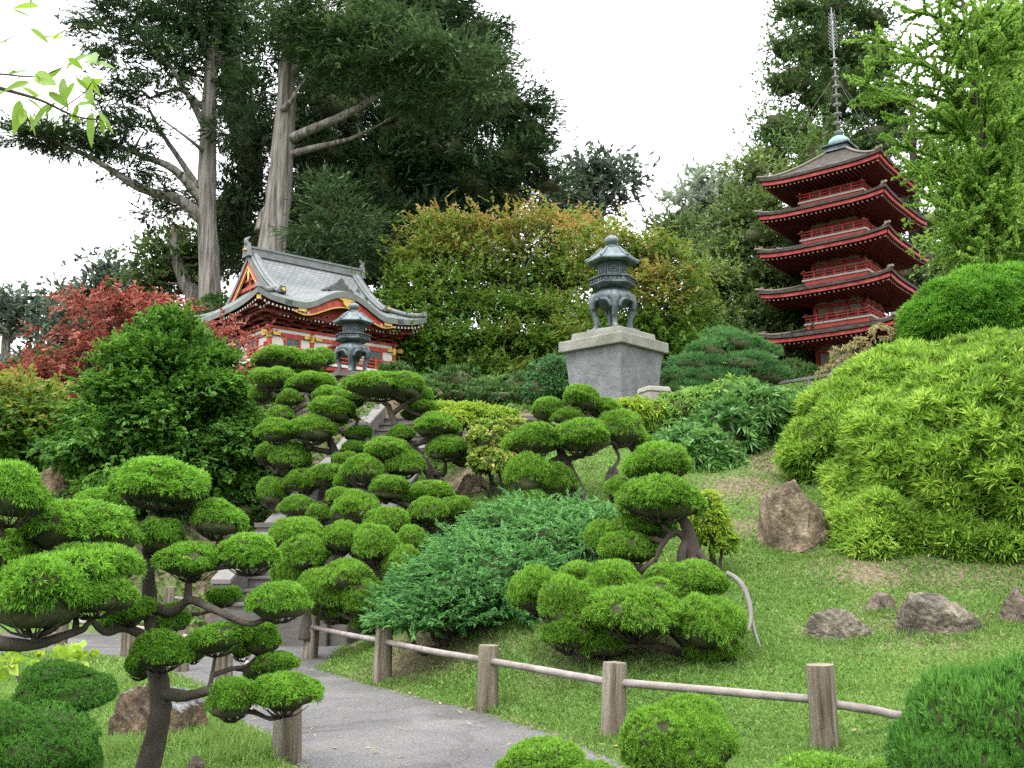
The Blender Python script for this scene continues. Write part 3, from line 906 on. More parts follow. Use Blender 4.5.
# ================================================================== LARGE STRUCTURES
# ------------------------------------------------------------------ temple gate
def temple_gate():
    d = 32.0
    NC = P(258, 286, d)                                  # near (left front) eave corner
    ang = R(40)
    ex = np.array([math.cos(ang), math.sin(ang)])        # along the front
    ey = np.array([-math.sin(ang), math.cos(ang)])       # towards the back
    W, D = 3.45, 3.2
    ctr = NC[:2] + ex * W + ey * D
    eave_z = NC[2] - 0.30
    floor_z = eave_z - 1.86
    base = (ctr[0], ctr[1], floor_z)
    t = empty('temple_gate', base, 'red temple gate with a sweeping gray tiled roof and gold fittings on the hill', 'temple', rotz=ang)
    E = 1.86                                              # eave height over floor
    HR, HS, GX = 2.35, 1.0, 2.20

    def zf(y):
        u = 1 - np.clip(np.abs(y) / D, 0, 1)
        return HR * (0.52 * u + 0.48 * u ** 2.1)

    def corner(x, y):
        return 0.30 * np.clip(np.abs(x) / W, 0, 1) ** 6 * np.clip(np.abs(y) / D, 0, 1) ** 3

    def kara(x, y):
        b = np.clip(1 - (np.abs(x) / 1.75) ** 2, 0, 1) ** 2 * 0.66
        tt = np.clip((-y / D - 0.30) / 0.70, 0, 1)
        return b * tt * tt * (3 - 2 * tt)

    def ztop(x, y, skirt=True):
        z = zf(y)
        if skirt:
            s = np.clip((np.abs(x) - GX) / (W - GX), 0, 1)
            zs = HS * (0.55 * (1 - s) + 0.45 * (1 - s) ** 2)
            z = np.where(np.abs(x) > GX, np.minimum(z, zs), z)
        return z + corner(x, y) + kara(x, y)
    # roof: the main slopes, then the two side skirts
    g = Geo()
    GO = GX + 0.22
    X, Y = np.meshgrid(np.linspace(-GO, GO, 61), np.linspace(-D, D, 65), indexing='ij')
    Z = E + ztop(X, Y, False)
    shell_grid(g, X, Y, Z + 0.02, Z - 0.20, 0, 1, 2)
    for s in (-1, 1):
        X, Y = np.meshgrid(np.linspace(GX - 0.05, W, 25) * s, np.linspace(-D, D, 65), indexing='ij')
        if s < 0:
            X, Y = X[::-1], Y[::-1]
        Z = E + ztop(X, Y, True)
        Z = np.minimum(Z, E + np.where(np.abs(X) < GO, zf(Y) + corner(X, Y) - 0.012, 99))
        shell_grid(g, X, Y, Z, Z - 0.20, 0, 1, 2)
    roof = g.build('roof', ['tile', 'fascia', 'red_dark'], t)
    # ridge pieces
    g = Geo()
    zr = E + HR
    box(g, (0, 0, zr + 0.10), (2 * GX + .30, .26, .28))
    box(g, (0, 0, zr + 0.27), (2 * GX + .40, .34, .07))
    for k in (-1, 1):
        tube(g, [(-GX - .2, k * .10, zr + .20), (GX + .2, k * .10, zr + .20)], [.03, .03], 6)
    g.build('ridge', 'ridge', roof)
    for s in (-1, 1):
        g = Geo()                                        # crest at each end of the ridge
        box(g, (s * (GX + .24), 0, zr + .16), (.14, .52, .50), 0, 0, 0.72)
        tube(g, [(s * (GX + .24), 0, zr + .38), (s * (GX + .30), 0, zr + .54), (s * (GX + .14), 0, zr + .70)], [.10, .08, .02], 8)
        lathe(g, [(.02, -.02), (.12, 0), (.12, .03), (.02, .05)], 14, 1, (s * (GX + .30), 0, zr + .14))
        g.build('ridge_crest', ['ridge', 'gold'], roof)
        for q in (-1, 1):
            g = Geo()                                    # descending ridge, then the corner ridge
            ys = np.linspace(0.1, D * 0.74, 10)
            x0 = s * (GX - 0.02)
            pts = [(x0, q * y, E + float(ztop(np.array(x0), np.array(q * y), False)) + .12) for y in ys]
            tube(g, pts, [.10] * 10, 8, 0, 2)
            tube(g, [(p[0] - s * .15, p[1], p[2] - .03) for p in pts], [.055] * 10, 6, 0, 2)
            tube(g, [(p[0] + s * .15, p[1], p[2] - .03) for p in pts], [.055] * 10, 6, 0, 2)
            u = np.linspace(0, 1, 8)
            xs = (GX - .02) + (W - GX - .05) * u
            yy = D * 0.60 + (D * 0.97 - D * 0.60) * u
            p2 = [(s * a, q * b, E + float(ztop(np.array(s * a), np.array(q * b))) + .09) for a, b in zip(xs, yy)]
            tube(g, p2, [.10] * 8, 8, 0, 2)
            box(g, (p2[-1][0], p2[-1][1], p2[-1][2] + .04), (.2, .2, .2), 0, 0, .6)
            g.build('hip_ridge', 'ridge', roof)
            g = Geo()
            c = pts[-1]
            box(g, (c[0], c[1] + q * .08, c[2] + .05), (.26, .12, .24), 0, 0, .75)
            tube(g, [(c[0], c[1] + q * .13, c[2] + .04), (c[0], c[1] + q * .19, c[2] + .04)], [.06, .06], 12, 1)
            g.build('ridge_end_tile', ['ridge_dark', 'gold'], roof)
    # front crest over the curved gable, with its own short ridge
    g = Geo()
    yk = -D * 0.80
    zk = E + float(ztop(np.array(0.0), np.array(yk), False))
    g.add(*crest_plate((0, yk - .10, zk - .02), 1.05, .50, .16), 0)
    g.build('front_crest', 'ridge_dark', roof)
    g = Geo()
    box(g, (0, yk + .55, zk + .10), (.24, 1.2, .26))
    box(g, (0, yk + .55, zk + .26), (.34, 1.25, .06))
    g.build('front_ridge', 'ridge', roof)
    # gable ends
    for s in (-1, 1):
        g = Geo()
        ys = np.linspace(-1.55, 1.55, 25)
        top = [(s * (GX - .02), y, E + float(zf(np.array(y))) - .19) for y in ys]
        zb = E + HS - .25
        V = np.array(top + [(s * (GX - .02), y, zb) for y in ys])
        V2 = V - np.array([s * .08, 0, 0])
        k = len(ys)
        V[:k, 2] = np.maximum(V[:k, 2], zb + .01); V2[:k, 2] = np.maximum(V2[:k, 2], zb + .01)
        j = np.arange(k - 1)
        F1 = np.stack([j, j + 1, j + 1 + k, j + k], 1)
        g.add(np.concatenate([V, V2]), np.concatenate([F1, F1[:, ::-1] + 2 * k]), 0)
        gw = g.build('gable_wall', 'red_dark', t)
        g = Geo()                                        # barge boards under the roof edge
        for q in (-1, 1):
            yb = np.linspace(0.0, 1.75, 14) * q
            for (off, th, mt, xx) in ((.20, .22, 0, GO - .04), (.43, .06, 1, GO - .03)):
                A_ = np.array([(s * xx, y, E + float(zf(np.array(y))) - off) for y in yb])
                B_ = A_ - np.array([0, 0, th])
                C_ = B_ - np.array([s * .07, 0, 0]); D_ = A_ - np.array([s * .07, 0, 0])
                V = np.concatenate([A_, B_, C_, D_]); m_ = len(yb)
                i = np.arange(m_ - 1)
                Fs = [np.stack([i + a * m_, i + 1 + a * m_, i + 1 + b * m_, i + b * m_], 1) for a, b in ((0, 1), (1, 2), (2, 3), (3, 0))]
                g.add(V, np.concatenate(Fs), mt)
        g.build('barge_board', ['red', 'gold'], gw)
        g = Geo()
        g.add(*pendant((s * (GX + .13), 0, E + HR - .42), .34, .62, .06, axis='x'), 0)
        g.build('gable_pendant', 'gold', gw)
        g = Geo()
        box(g, (s * (GX + .04), 0, E + HS + .10), (.10, 1.9, .13))
        box(g, (s * (GX + .04), 0, E + HS + .42), (.10, 1.2, .11))
        box(g, (s * (GX + .03), 0, E + HS + .27), (.08, .12, .6))
        g.build('gable_beam', 'red', gw)
    # curved front board and gold ornaments
    g = Geo()
    xs = np.linspace(-2.05, 2.05, 41)
    ze = np.array([E + float(ztop(np.array(x), np.array(-D), False)) for x in xs])
    def strip(y, zt, hgt, thick, mt):
        A_ = np.stack([xs, np.full_like(xs, y), zt], 1); B_ = A_ - np.stack([0 * xs, 0 * xs, hgt], 1)
        C_ = B_ + [0, thick, 0]; D_ = A_ + [0, thick, 0]
        V = np.concatenate([A_, B_, C_, D_]); m_ = len(xs); i = np.arange(m_ - 1)
        Fs = [np.stack([i + a * m_, i + b * m_, i + 1 + b * m_, i + 1 + a * m_], 1) for a, b in ((0, 1), (1, 2), (2, 3), (3, 0))]
        g.add(V, np.concatenate(Fs), mt)
    hh = 0.10 + 0.26 * np.clip(1 - (np.abs(xs) / 2.05) ** 2, 0, 1)
    strip(-D + .10, ze - .20, hh, .08, 0)
    strip(-D + .08, ze - .20 - hh * 0.9, np.full_like(xs, .045), .06, 1)
    g.build('curved_gable_board', ['red', 'gold'], t)
    g = Geo()
    g.add(*pendant((0, -D + .06, E + .54), .80, .42, .06, axis='y'), 0)
    g.build('gable_ornament', 'gold', t)
    for s in (-1, 1):
        g = Geo(); box(g, (s * 1.75, -D + .05, E - .24), (.30, .05, .11)); g.build('gable_fitting', 'gold', t)
    g = Geo()
    V = []
    zc = np.maximum(ze - .30, E - .28)
    zlow = np.full_like(xs, E - .30)
    V = np.concatenate([np.stack([xs, 0 * xs - D + .55, zc], 1), np.stack([xs, 0 * xs - D + .55, zlow - .05], 1)])
    i = np.arange(len(xs) - 1)
    g.add(V, np.stack([i, i + len(xs), i + 1 + len(xs), i + 1], 1), 0)
    g.build('curved_gable_panel', 'red', t)
    # rafters with pale ends
    g = Geo()
    for row, (inset, dz, ln) in enumerate(((.10, -.30, .9), (.42, -.46, .9))):
        for s in (-1, 1):
            nx = 44
            for i in range(nx + 1):
                x = -W + .16 + (2 * W - .32) * i / nx
                z = E + dz + float(corner(np.array(x), np.array(D)))
                if s < 0 and abs(x) < 1.45 and row == 0:
                    continue
                y = s * (D - inset)
                box(g, (x, y - s * ln / 2, z), (.055, ln, .07), 0)
                box(g, (x, y + s * .008, z), (.06, .02, .075), 1)
            ny = 32
            for i in range(ny + 1):
                y = -D + .16 + (2 * D - .32) * i / ny
                z = E + dz + float(corner(np.array(W), np.array(y)))
                x = s * (W - inset)
                box(g, (x - s * ln / 2, y, z), (ln, .055, .07), 0)
                box(g, (x + s * .008, y, z), (.02, .06, .075), 1)
    g.build('rafter', ['bracket_shade_red', 'white'], t)
    for sx in (-1, 1):
        for sy in (-1, 1):
            g = Geo(); box(g, (sx * (W - .14), sy * (D - .14), E - .02), (.15, .15, .15), 0, R(45)); g.build('corner_cap', 'gold', t)
    # bracket frieze: stacked stepped arms over the beam
    BX, BY = 2.55, 2.35
    g = Geo()
    box(g, (0, 0, E - .28), (2 * W - 1.5, 2 * D - 1.5, .12), 0)
    for k, (o, z) in enumerate(((0.0, E - .62), (.22, E - .49), (.46, E - .37))):
        for s in (-1, 1):
            box(g, (0, s * (BY + o), z), (2 * (BX + o), .10, .10), 0)
            box(g, (s * (BX + o), 0, z + .004), (.10, 2 * (BY + o), .10), 0)
        for sx in np.linspace(-1, 1, 9):
            for s in (-1, 1):
                box(g, (sx * BX, s * (BY + o * .5), z - .08), (.15, .22 + o, .07), 1)
                box(g, (sx * BX + .12, s * (BY + o), z + .08), (.11, .13, .09), 2)
                box(g, (sx * BX - .12, s * (BY + o), z + .08), (.11, .13, .09), 2)
        for sy in np.linspace(-1, 1, 6):
            for s in (-1, 1):
                box(g, (s * (BX + o * .5), sy * BY, z - .079), (.22 + o, .15, .07), 1)
                box(g, (s * (BX + o), sy * BY + .1, z + .082), (.13, .11, .09), 2)
    g.build('bracket_frieze', ['red_dark', 'bracket_shade_red', 'red_dark'], t)
    # body
    xs_c = [-BX, -BX * .36, BX * .36, BX]
    ys_c = [-BY, 0, BY]
    for i, x in enumerate(xs_c):
        for j, y in enumerate(ys_c):
            if 0 < i < 3 and j == 1:
                continue
            g = Geo()
            lathe(g, [(.105, 0), (.105, .06), (.09, .07), (.09, 1.10)], 12, 0, (x, y, 0))
            cl = g.build('column', 'red', t)
            g = Geo()
            lathe(g, [(.105, .66), (.112, .68), (.112, .90), (.105, .92)], 12, 0, (x, y, 0))
            b_ = Geo(); lathe(b_, [(.112, .02), (.112, .10)], 12, 0, (x, y, 0)); b_.build('column_shoe', 'gold', cl)
            for sx in (-1, 1):
                box(g, (x + sx * .22, y - .115 * (1 if y <= 0 else -1), 0.83), (.26, .03, .13), 0)
            for sy in (-1, 1):
                box(g, (x - .115 * (1 if x <= 0 else -1), y + sy * .20, 0.831), (.03, .24, .13), 0)
            g.build('gold_fitting', 'gold', cl)
    g = Geo()
    for s in (-1, 1):
        box(g, (0, s * BY, 0.82), (2 * BX, .15, .13)); box(g, (0, s * BY, .07), (2 * BX, .14, .10))
        box(g, (s * BX, 0, 0.818), (.15, 2 * BY, .13)); box(g, (s * BX, 0, .069), (.14, 2 * BY, .10))
        box(g, (0, s * BY, 1.06), (2 * BX + .2, .17, .08)); box(g, (s * BX, 0, 1.058), (.17, 2 * BY + .2, .08))
    g.build('tie_beam', 'red', t)
    g = Geo()
    for s in (-1, 1):
        box(g, (0, s * BY, .955), (2 * BX - .2, .06, .13), 0)
        box(g, (s * BX, 0, .954), (.06, 2 * BY - .2, .13), 0)
    g.build('upper_panel', 'white', t)
    g = Geo()
    for s in (-1, 1):
        box(g, (0, s * (BY - .01), .45), (2 * BX - .1, .06, .66), 0)
        box(g, (s * (BX - .01), 0, .449), (.06, 2 * BY - .1, .66), 0)
    wall = g.build('wall', 'white', t)
    # shutters: left bay of the front and both bays of the side
    for (x, y, w, ax) in [(-1.70, -BY, .46, 'x'), (1.70, -BY, .46, 'x')]:
        g = Geo(); box(g, (x, y - .045, .44), (w, .05, .60)); wd = g.build('shutter', 'teal', t)
        g = Geo()
        for s in (-1, 1):
            box(g, (x + s * (w / 2 + .04), y - .05, .44), (.08, .09, .66))
        box(g, (x, y - .05, .73), (w + .16, .088, .05)); box(g, (x, y - .05, .145), (w + .16, .088, .05)); box(g, (x, y - .075, .44), (.035, .02, .6))
        g.build('shutter_frame', 'red', wd)
    for s in (-1, 1):
        for y in (-BY * .5, BY * .5):
            g = Geo(); box(g, (s * (BX + .045), y, .50), (.05, .60, .46)); wd = g.build('shutter', 'blue_panel', t)
            g = Geo()
            for q in (-1, 1):
                box(g, (s * (BX + .05), y + q * .34, .50), (.09, .08, .54))
            box(g, (s * (BX + .05), y, .73), (.088, .76, .05)); box(g, (s * (BX + .05), y, .27), (.088, .76, .05)); box(g, (s * (BX + .075), y, .50), (.02, .04, .46))
            g.build('shutter_frame', 'red', wd)
    # round-headed doorway in the middle bay
    g = Geo()
    an = np.linspace(0, PI, 13)
    outer = [(-.45, .1)] + [(-.45 * math.cos(a), .38 + .30 * math.sin(a)) for a in an] + [(.45, .1)]
    V = np.array([(x, -BY - .07, z) for x, z in outer] + [(x, -BY - .02, z) for x, z in outer])
    k = len(outer)
    g.add(V, [list(range(k)), list(range(2 * k - 1, k - 1, -1))] + [[i, i + k, (i + 1) % k + k, (i + 1) % k] for i in range(k)], 1)
    for x in np.linspace(-.34, .34, 6):
        box(g, (x, -BY - .085, .36), (.03, .02, .5), 0)
    tube(g, [(x, -BY - .08, z) for x, z in outer], [.04] * k, 6, 0, 1)
    g.build('arched_window', ['red', 'dark_infill'], t)
    # veranda, rail and underfloor
    VX, VY = W - .62, D - .62
    g = Geo()
    box(g, (0, 0, -.035), (2 * VX, 2 * VY, .07), 0)
    for s in (-1, 1):
        box(g, (0, s * VY, -.05), (2 * VX + .08, .06, .11), 1); box(g, (s * VX, 0, -.051), (.06, 2 * VY + .07, .11), 1)
        box(g, (0, s * (VY - .06), -.19), (2 * VX, .10, .14), 2); box(g, (s * (VX - .06), 0, -.191), (.10, 2 * VY, .14), 2)
    g.build('veranda', ['beige', 'white', 'red'], t)
    g = Geo()
    for s in (-1, 1):
        for (z, th) in ((.36, .05), (.25, .04), (.11, .04)):
            box(g, (0, s * (VY - .08), z), (2 * VX, th, th)); box(g, (s * (VX - .08), 0, z + .002), (th, 2 * VY, th))
    g.build('veranda_rail', 'red_pale', t)
    for x in np.linspace(-1, 1, 6):
        for s in (-1, 1):
            g = Geo(); box(g, (x * (VX - .08), s * (VY - .08), .21), (.10, .10, .42)); box(g, (x * (VX - .08), s * (VY - .08), .44), (.13, .13, .05)); g.build('rail_post', 'red', t)
    for y in np.linspace(-1, 1, 5)[1:-1]:
        for s in (-1, 1):
            g = Geo(); box(g, (s * (VX - .08), y * (VY - .08), .21), (.10, .10, .42)); g.build('rail_post', 'red', t)
    g = Geo()
    for x in np.linspace(-1, 1, 5):
        for y in np.linspace(-1, 1, 4):
            box(g, (x * (VX - .25), y * (VY - .25), -.85), (.16, .16, 1.3))
            box(g, (x * (VX - .25), y * (VY - .25), -.33), (.5, .14, .12)); box(g, (x * (VX - .25), y * (VY - .25), -.34), (.14, .5, .12))
    g.build('underfloor_post', 'red', t)
    g = Geo(); box(g, (0, 0, -1.6), (2 * VX - .1, 2 * VY - .1, 1.0), 0); g.build('stone_base', 'concrete', t)
    return t

def crest_plate(c, w, h, th):
    """humped crest outline in the xz plane, thickness along y"""
    o = [(-.5, 0), (-.5, .14), (-.40, .30), (-.30, .30), (-.26, .52), (-.14, .62), (-.10, .86), (0, 1.0), (.10, .86), (.14, .62), (.26, .52), (.30, .30), (.40, .30), (.5, .14), (.5, 0), (.3, -.12), (0, -.06), (-.3, -.12)]
    V = np.array([(c[0] + x * w, c[1] - th / 2, c[2] + z * h) for x, z in o] + [(c[0] + x * w, c[1] + th / 2, c[2] + z * h) for x, z in o])
    k = len(o)
    return V, [list(range(k))[::-1], list(range(k, 2 * k))] + [[i, (i + 1) % k, (i + 1) % k + k, i + k] for i in range(k)]

def pendant(c, w, h, th, axis):
    o = [(-.5, 0), (-.42, -.35), (-.22, -.45), (-.16, -.75), (0, -1.0), (.16, -.75), (.22, -.45), (.42, -.35), (.5, 0), (.25, .12), (0, .22), (-.25, .12)]
    k = len(o)
    if axis == 'y':
        V = [(c[0] + x * w, c[1] - th / 2, c[2] + z * h) for x, z in o] + [(c[0] + x * w, c[1] + th / 2, c[2] + z * h) for x, z in o]
    else:
        V = [(c[0] - th / 2, c[1] + x * w, c[2] + z * h) for x, z in o] + [(c[0] + th / 2, c[1] + x * w, c[2] + z * h) for x, z in o]
    return np.array(V), [list(range(k)), list(range(k, 2 * k))[::-1]] + [[i, i + k, (i + 1) % k + k, (i + 1) % k] for i in range(k)]

temple_gate()

# ------------------------------------------------------------------ pagoda
def pagoda():
    dN = 36.0
    ang = R(-39.6)                                        # the left front face runs back to the left
    near = P(889, 229, dN)                                # near corner of the third roof
    W = 2.72
    ex = np.array([math.cos(ang), math.sin(ang)])         # along the left-front face, towards the near corner
    ey = np.array([-math.sin(ang), math.cos(ang)])        # to the back
    ctr = near[:2] - ex * W + ey * W
    # corner heights of the five roofs, read at the near corner
    zs = [float(P(px, py, dN)[2]) for px, py in ((896, 315), (895, 267), (890, 223), (887, 182), (883, 145))]
    hw = [2.74, 2.74, 2.72, 2.68, 2.56]
    eav = [z - 0.17 for z in zs]                          # mid-eave heights (corners turn up)
    gz = h1(ctr[0], ctr[1])
    base = (ctr[0], ctr[1], gz)
    t = empty('pagoda', base, 'five tiered red wooden pagoda with dark shingled roofs and a ringed spire', 'pagoda', rotz=ang)
    eav = [e - gz for e in eav]
    rng = np.random.default_rng(8)
    for k in range(5):
        w, e = hw[k], eav[k]
        top = k == 4
        ib = 1.02                                         # body half width
        # roof slab
        n = 41
        X, Y = np.meshgrid(np.linspace(-w, w, n), np.linspace(-w, w, n), indexing='ij')
        q = np.maximum(np.abs(X), np.abs(Y)) / w
        rise = 1.42 if top else 0.44
        inner = 0.16 if top else 0.46
        u = np.clip((1 - q) / (1 - inner), 0, 1)
        Z = e + rise * (0.62 * u + 0.38 * u ** 2) + 0.17 * (np.abs(X) / w) ** 4 * (np.abs(Y) / w) ** 4
        Z += 0.006 * rng.normal(size=Z.shape)
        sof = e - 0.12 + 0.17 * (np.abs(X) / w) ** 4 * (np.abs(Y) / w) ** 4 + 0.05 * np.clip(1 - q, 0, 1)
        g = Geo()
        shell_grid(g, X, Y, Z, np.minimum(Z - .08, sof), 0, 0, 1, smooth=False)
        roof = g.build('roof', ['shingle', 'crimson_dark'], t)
        for sx in (-1, 1):
            for sy in (-1, 1):
                uu = np.linspace(inner + .02, 1.02, 9)
                pts = []
                for q_ in uu:
                    u_ = max(0, (1 - q_) / (1 - inner))
                    pts.append((sx * q_ * w, sy * q_ * w, e + rise * (0.62 * u_ + .38 * u_ ** 2) + .17 * min(q_, 1) ** 8 + .05))
                g = Geo()
                tube(g, pts, [.055] * 9, 6, 0, 2)
                box(g, (pts[-2][0], pts[-2][1], pts[-2][2] + .05), (.12, .12, .13), 0, R(45))
                g.build('hip_ridge', 'hip', roof)
        # eave board and rafters
        g = Geo()
        m_ = 21
        xs = np.linspace(-w + .10, w - .10, m_)
        for si in range(4):
            a = si * PI / 2
            zt = e - .15 + .17 * (np.abs(xs) / w) ** 4 * ((w - .1) / w) ** 4
            A_ = np.stack([xs, np.full(m_, -w + .07), zt], 1); B_ = A_ - [0, 0, .13]
            C_ = B_ + [0, .10, 0]; D_ = A_ + [0, .10, 0]
            V = np.concatenate([A_, B_, C_, D_]); i = np.arange(m_ - 1)
            Fs = [np.stack([i + p * m_, i + q2 * m_, i + 1 + q2 * m_, i + 1 + p * m_], 1) for p, q2 in ((0, 1), (1, 2), (2, 3), (3, 0))]
            g.add(rotz(V, a), np.concatenate(Fs), 0)
        g.build('eave_board', 'crimson', roof)
        g = Geo()
        nr = 26
        for si in range(4):
            a = si * PI / 2
            for i in range(nr + 1):
                x = -w + .22 + (2 * w - .44) * i / nr
                z = e - .35 + .15 * (abs(x) / w) ** 4
                L_ = min(1.3, w - abs(x) + .05) if abs(x) > 1.3 else 1.3
                for (y0, dz) in ((-w + .20, 0),):
                    V = np.array([[x, y0 + L_ / 2, z]])
                    cc = rotz(V, a)[0]
                    box(g, cc, (.055, L_, .07), 0, a)
                    cc = rotz(np.array([[x, y0 - .012, z]]), a)[0]
                    box(g, cc, (.05, .024, .06), 1, a)
        g.build('rafter', ['crimson_dark', 'beige'], roof)
        for sx in (-1, 1):
            for sy in (-1, 1):
                g = Geo()
                box(g, (sx * (w - .24), sy * (w - .24), e - .06), (.15, .15, .15), 1, R(45))
                A0 = np.array([sx * 1.0, sy * 1.0, e - .45]); A1 = np.array([sx * (w - .25), sy * (w - .25), e - .06])
                tube(g, [A0, A1], [.08, .08], 6, 0, 1)
                g.build('corner_beam', ['crimson_dark', 'rail'], roof)
        # body under this roof
        z0 = 0.0 if k == 0 else eav[k - 1] + 0.56
        z1 = e + 0.02
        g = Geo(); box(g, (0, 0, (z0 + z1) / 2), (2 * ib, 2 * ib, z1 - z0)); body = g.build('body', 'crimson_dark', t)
        hb = z1 - z0
        g = Geo()
        fz0 = z0 + (0.30 if k else .5)
        for si in range(4):
            a = si * PI / 2
            for (cx, ww) in ((-.66, .48), (0, .62), (.66, .48)):
                cc = rotz(np.array([[cx, -ib - .012, (fz0 + z1 - .62) / 2]]), a)[0]
                box(g, cc, (ww, .03, max(.1, z1 - .62 - fz0)), 0, a)
            cc = rotz(np.array([[0, -ib - .012, z1 - .37]]), a)[0]
            box(g, cc, (2 * ib - .1, .028, .16), 0, a)
        g.build('wall_panel', 'panel_shaded', body)
        g = Geo()
        for si in range(4):
            a = si * PI / 2
            for (zz, hh_) in ((z1 - .54, .13), (z1 - .25, .10), (fz0 - .05, .10)):
                cc = rotz(np.array([[0, -ib - .03, zz]]), a)[0]
                box(g, cc, (2 * ib + .12, .08, hh_), 0, a)
            for x in (-1, -.33, .33, 1):
                cc = rotz(np.array([[x * ib, -ib - .02, (z0 + z1) / 2]]), a)[0]
                box(g, cc, (.13, .10, hb - .02), 0, a)
        g.build('timber_frame', 'crimson', body)
        g = Geo()                                         # bracket blocks under the eave
        for si in range(4):
            a = si * PI / 2
            for x in (-1, -.33, .33, 1):
                for o_, zz in ((.14, -.34), (.34, -.26), (.56, -.20)):
                    cc = rotz(np.array([[x * ib, -ib - o_, z1 + zz]]), a)[0]
                    box(g, cc, (.30, .12, .09), 0, a)
                cc = rotz(np.array([[x * ib, -ib - .34, z1 - .34]]), a)[0]
                box(g, cc, (.10, .70, .09), 0, a)
        g.build('bracket', 'crimson_dark', body)
        # balcony above this roof (not over the top one)
        if not top:
            bz = e + 0.42
            bw = 1.36
            g = Geo()
            box(g, (0, 0, bz + .0), (2 * bw - .06, 2 * bw - .06, .36), 0)
            for si in range(4):
                a = si * PI / 2
                cc = rotz(np.array([[0, -bw, bz + .20]]), a)[0]; box(g, cc, (2 * bw + .05, .07, .075), 1, a)
            bal = g.build('balcony', ['balcony_red', 'white'], t)
            g = Geo()
            for si in range(4):
                a = si * PI / 2
                for zz, hh_ in ((.55, .05), (.43, .035), (.30, .035)):
                    cc = rotz(np.array([[0, -bw + .05, bz + zz + .001 * si]]), a)[0]; box(g, cc, (2 * bw + (.22 if zz > .5 else 0), .045, hh_), 0, a)
                for x in np.linspace(-1, 1, 7):
                    cc = rotz(np.array([[x * (bw - .05), -bw + .05, bz + .38]]), a)[0]; box(g, cc, (.055, .055, .34 if abs(x) < 1 else .46), 0, a)
                    if abs(x) == 1:
                        cc = rotz(np.array([[x * (bw - .05), -bw + .05, bz + .62]]), a)[0]; box(g, cc, (.07, .07, .05), 1, a)
            g.build('balcony_rail', ['balcony_red', 'white'], bal)
    # ground storey door and base
    g = Geo()
    box(g, (0, -1.10, 1.0), (.9, .06, 1.9), 0); box(g, (0, -1.12, 1.0), (.05, .06, 1.9), 1)
    g.build('door', ['white', 'crimson'], t)
    g = Geo(); box(g, (0, 0, .12), (3.4, 3.4, .3)); box(g, (0, 0, -.4), (3.8, 3.8, .9)); g.build('stone_base', 'concrete', t)
    # spire
    zt = eav[4] + 1.52
    g = Geo()
    box(g, (0, 0, zt + .02), (1.02, 1.02, .22), 0, 0, .94); box(g, (0, 0, zt + .17), (1.20, 1.20, .07), 0)
    g.build('spire_base', 'bronze', t)
    g = Geo()
    lathe(g, [(.44, zt + .20), (.47, zt + .32), (.41, zt + .50), (.25, zt + .64), (.08, zt + .70)], 24)
    g.build('spire_dome', 'verdigris', t)
    sp_h = float(P(838, -8, 38.6)[2]) - gz - zt
    g = Geo(); lathe(g, [(.045, zt + .5), (.035, zt + sp_h * .6), (.015, zt + sp_h)], 10)
    sp = g.build('spire_pole', 'spire', t)
    for i in range(9):
        z = zt + .85 + i * (sp_h * .66 - .6) / 9
        g = Geo()
        r = .185 - .006 * i
        an = np.linspace(0, 2 * PI, 25)
        tube(g, [(r * math.cos(a), r * math.sin(a), z) for a in an], [.022] * 25, 6, 0, 1)
        for a in (0, PI / 2, PI, 1.5 * PI):
            tube(g, [(0, 0, z), (r * math.cos(a), r * math.sin(a), z)], [.03, .03], 5, 0, 1)
        lathe(g, [(.06, z - .06), (.09, z - .02), (.09, z + .03), (.06, z + .07)], 10)
        g.build('spire_ring', 'spire', sp)
    g = Geo()                                             # openwork flame plates
    z0 = zt + sp_h * .70
    for a in (0, PI / 2, PI, 1.5 * PI):
        for j in range(11):
            z = z0 + j * sp_h * .024
            rr = .20 * (1 - (j / 12.0) ** 2 * .4)
            tube(g, [(.04 * math.cos(a), .04 * math.sin(a), z), (rr * .6 * math.cos(a), rr * .6 * math.sin(a), z + .06), (rr * math.cos(a), rr * math.sin(a), z + .20)], [.012, .012, .008], 5, 0, 2)
    g.build('spire_finial', 'spire', sp)
    for sx, sy in ((1, -1), (-1, -1), (1, 1), (-1, 1)):
        g = Geo()
        tube(g, [(0, 0, zt + sp_h * .52), (sx * 2.2, sy * 2.2, eav[4] + .55)], [.005, .005], 4, 0, 1)
        g.build('guy_wire', 'wire', t)
    return t
pagoda()

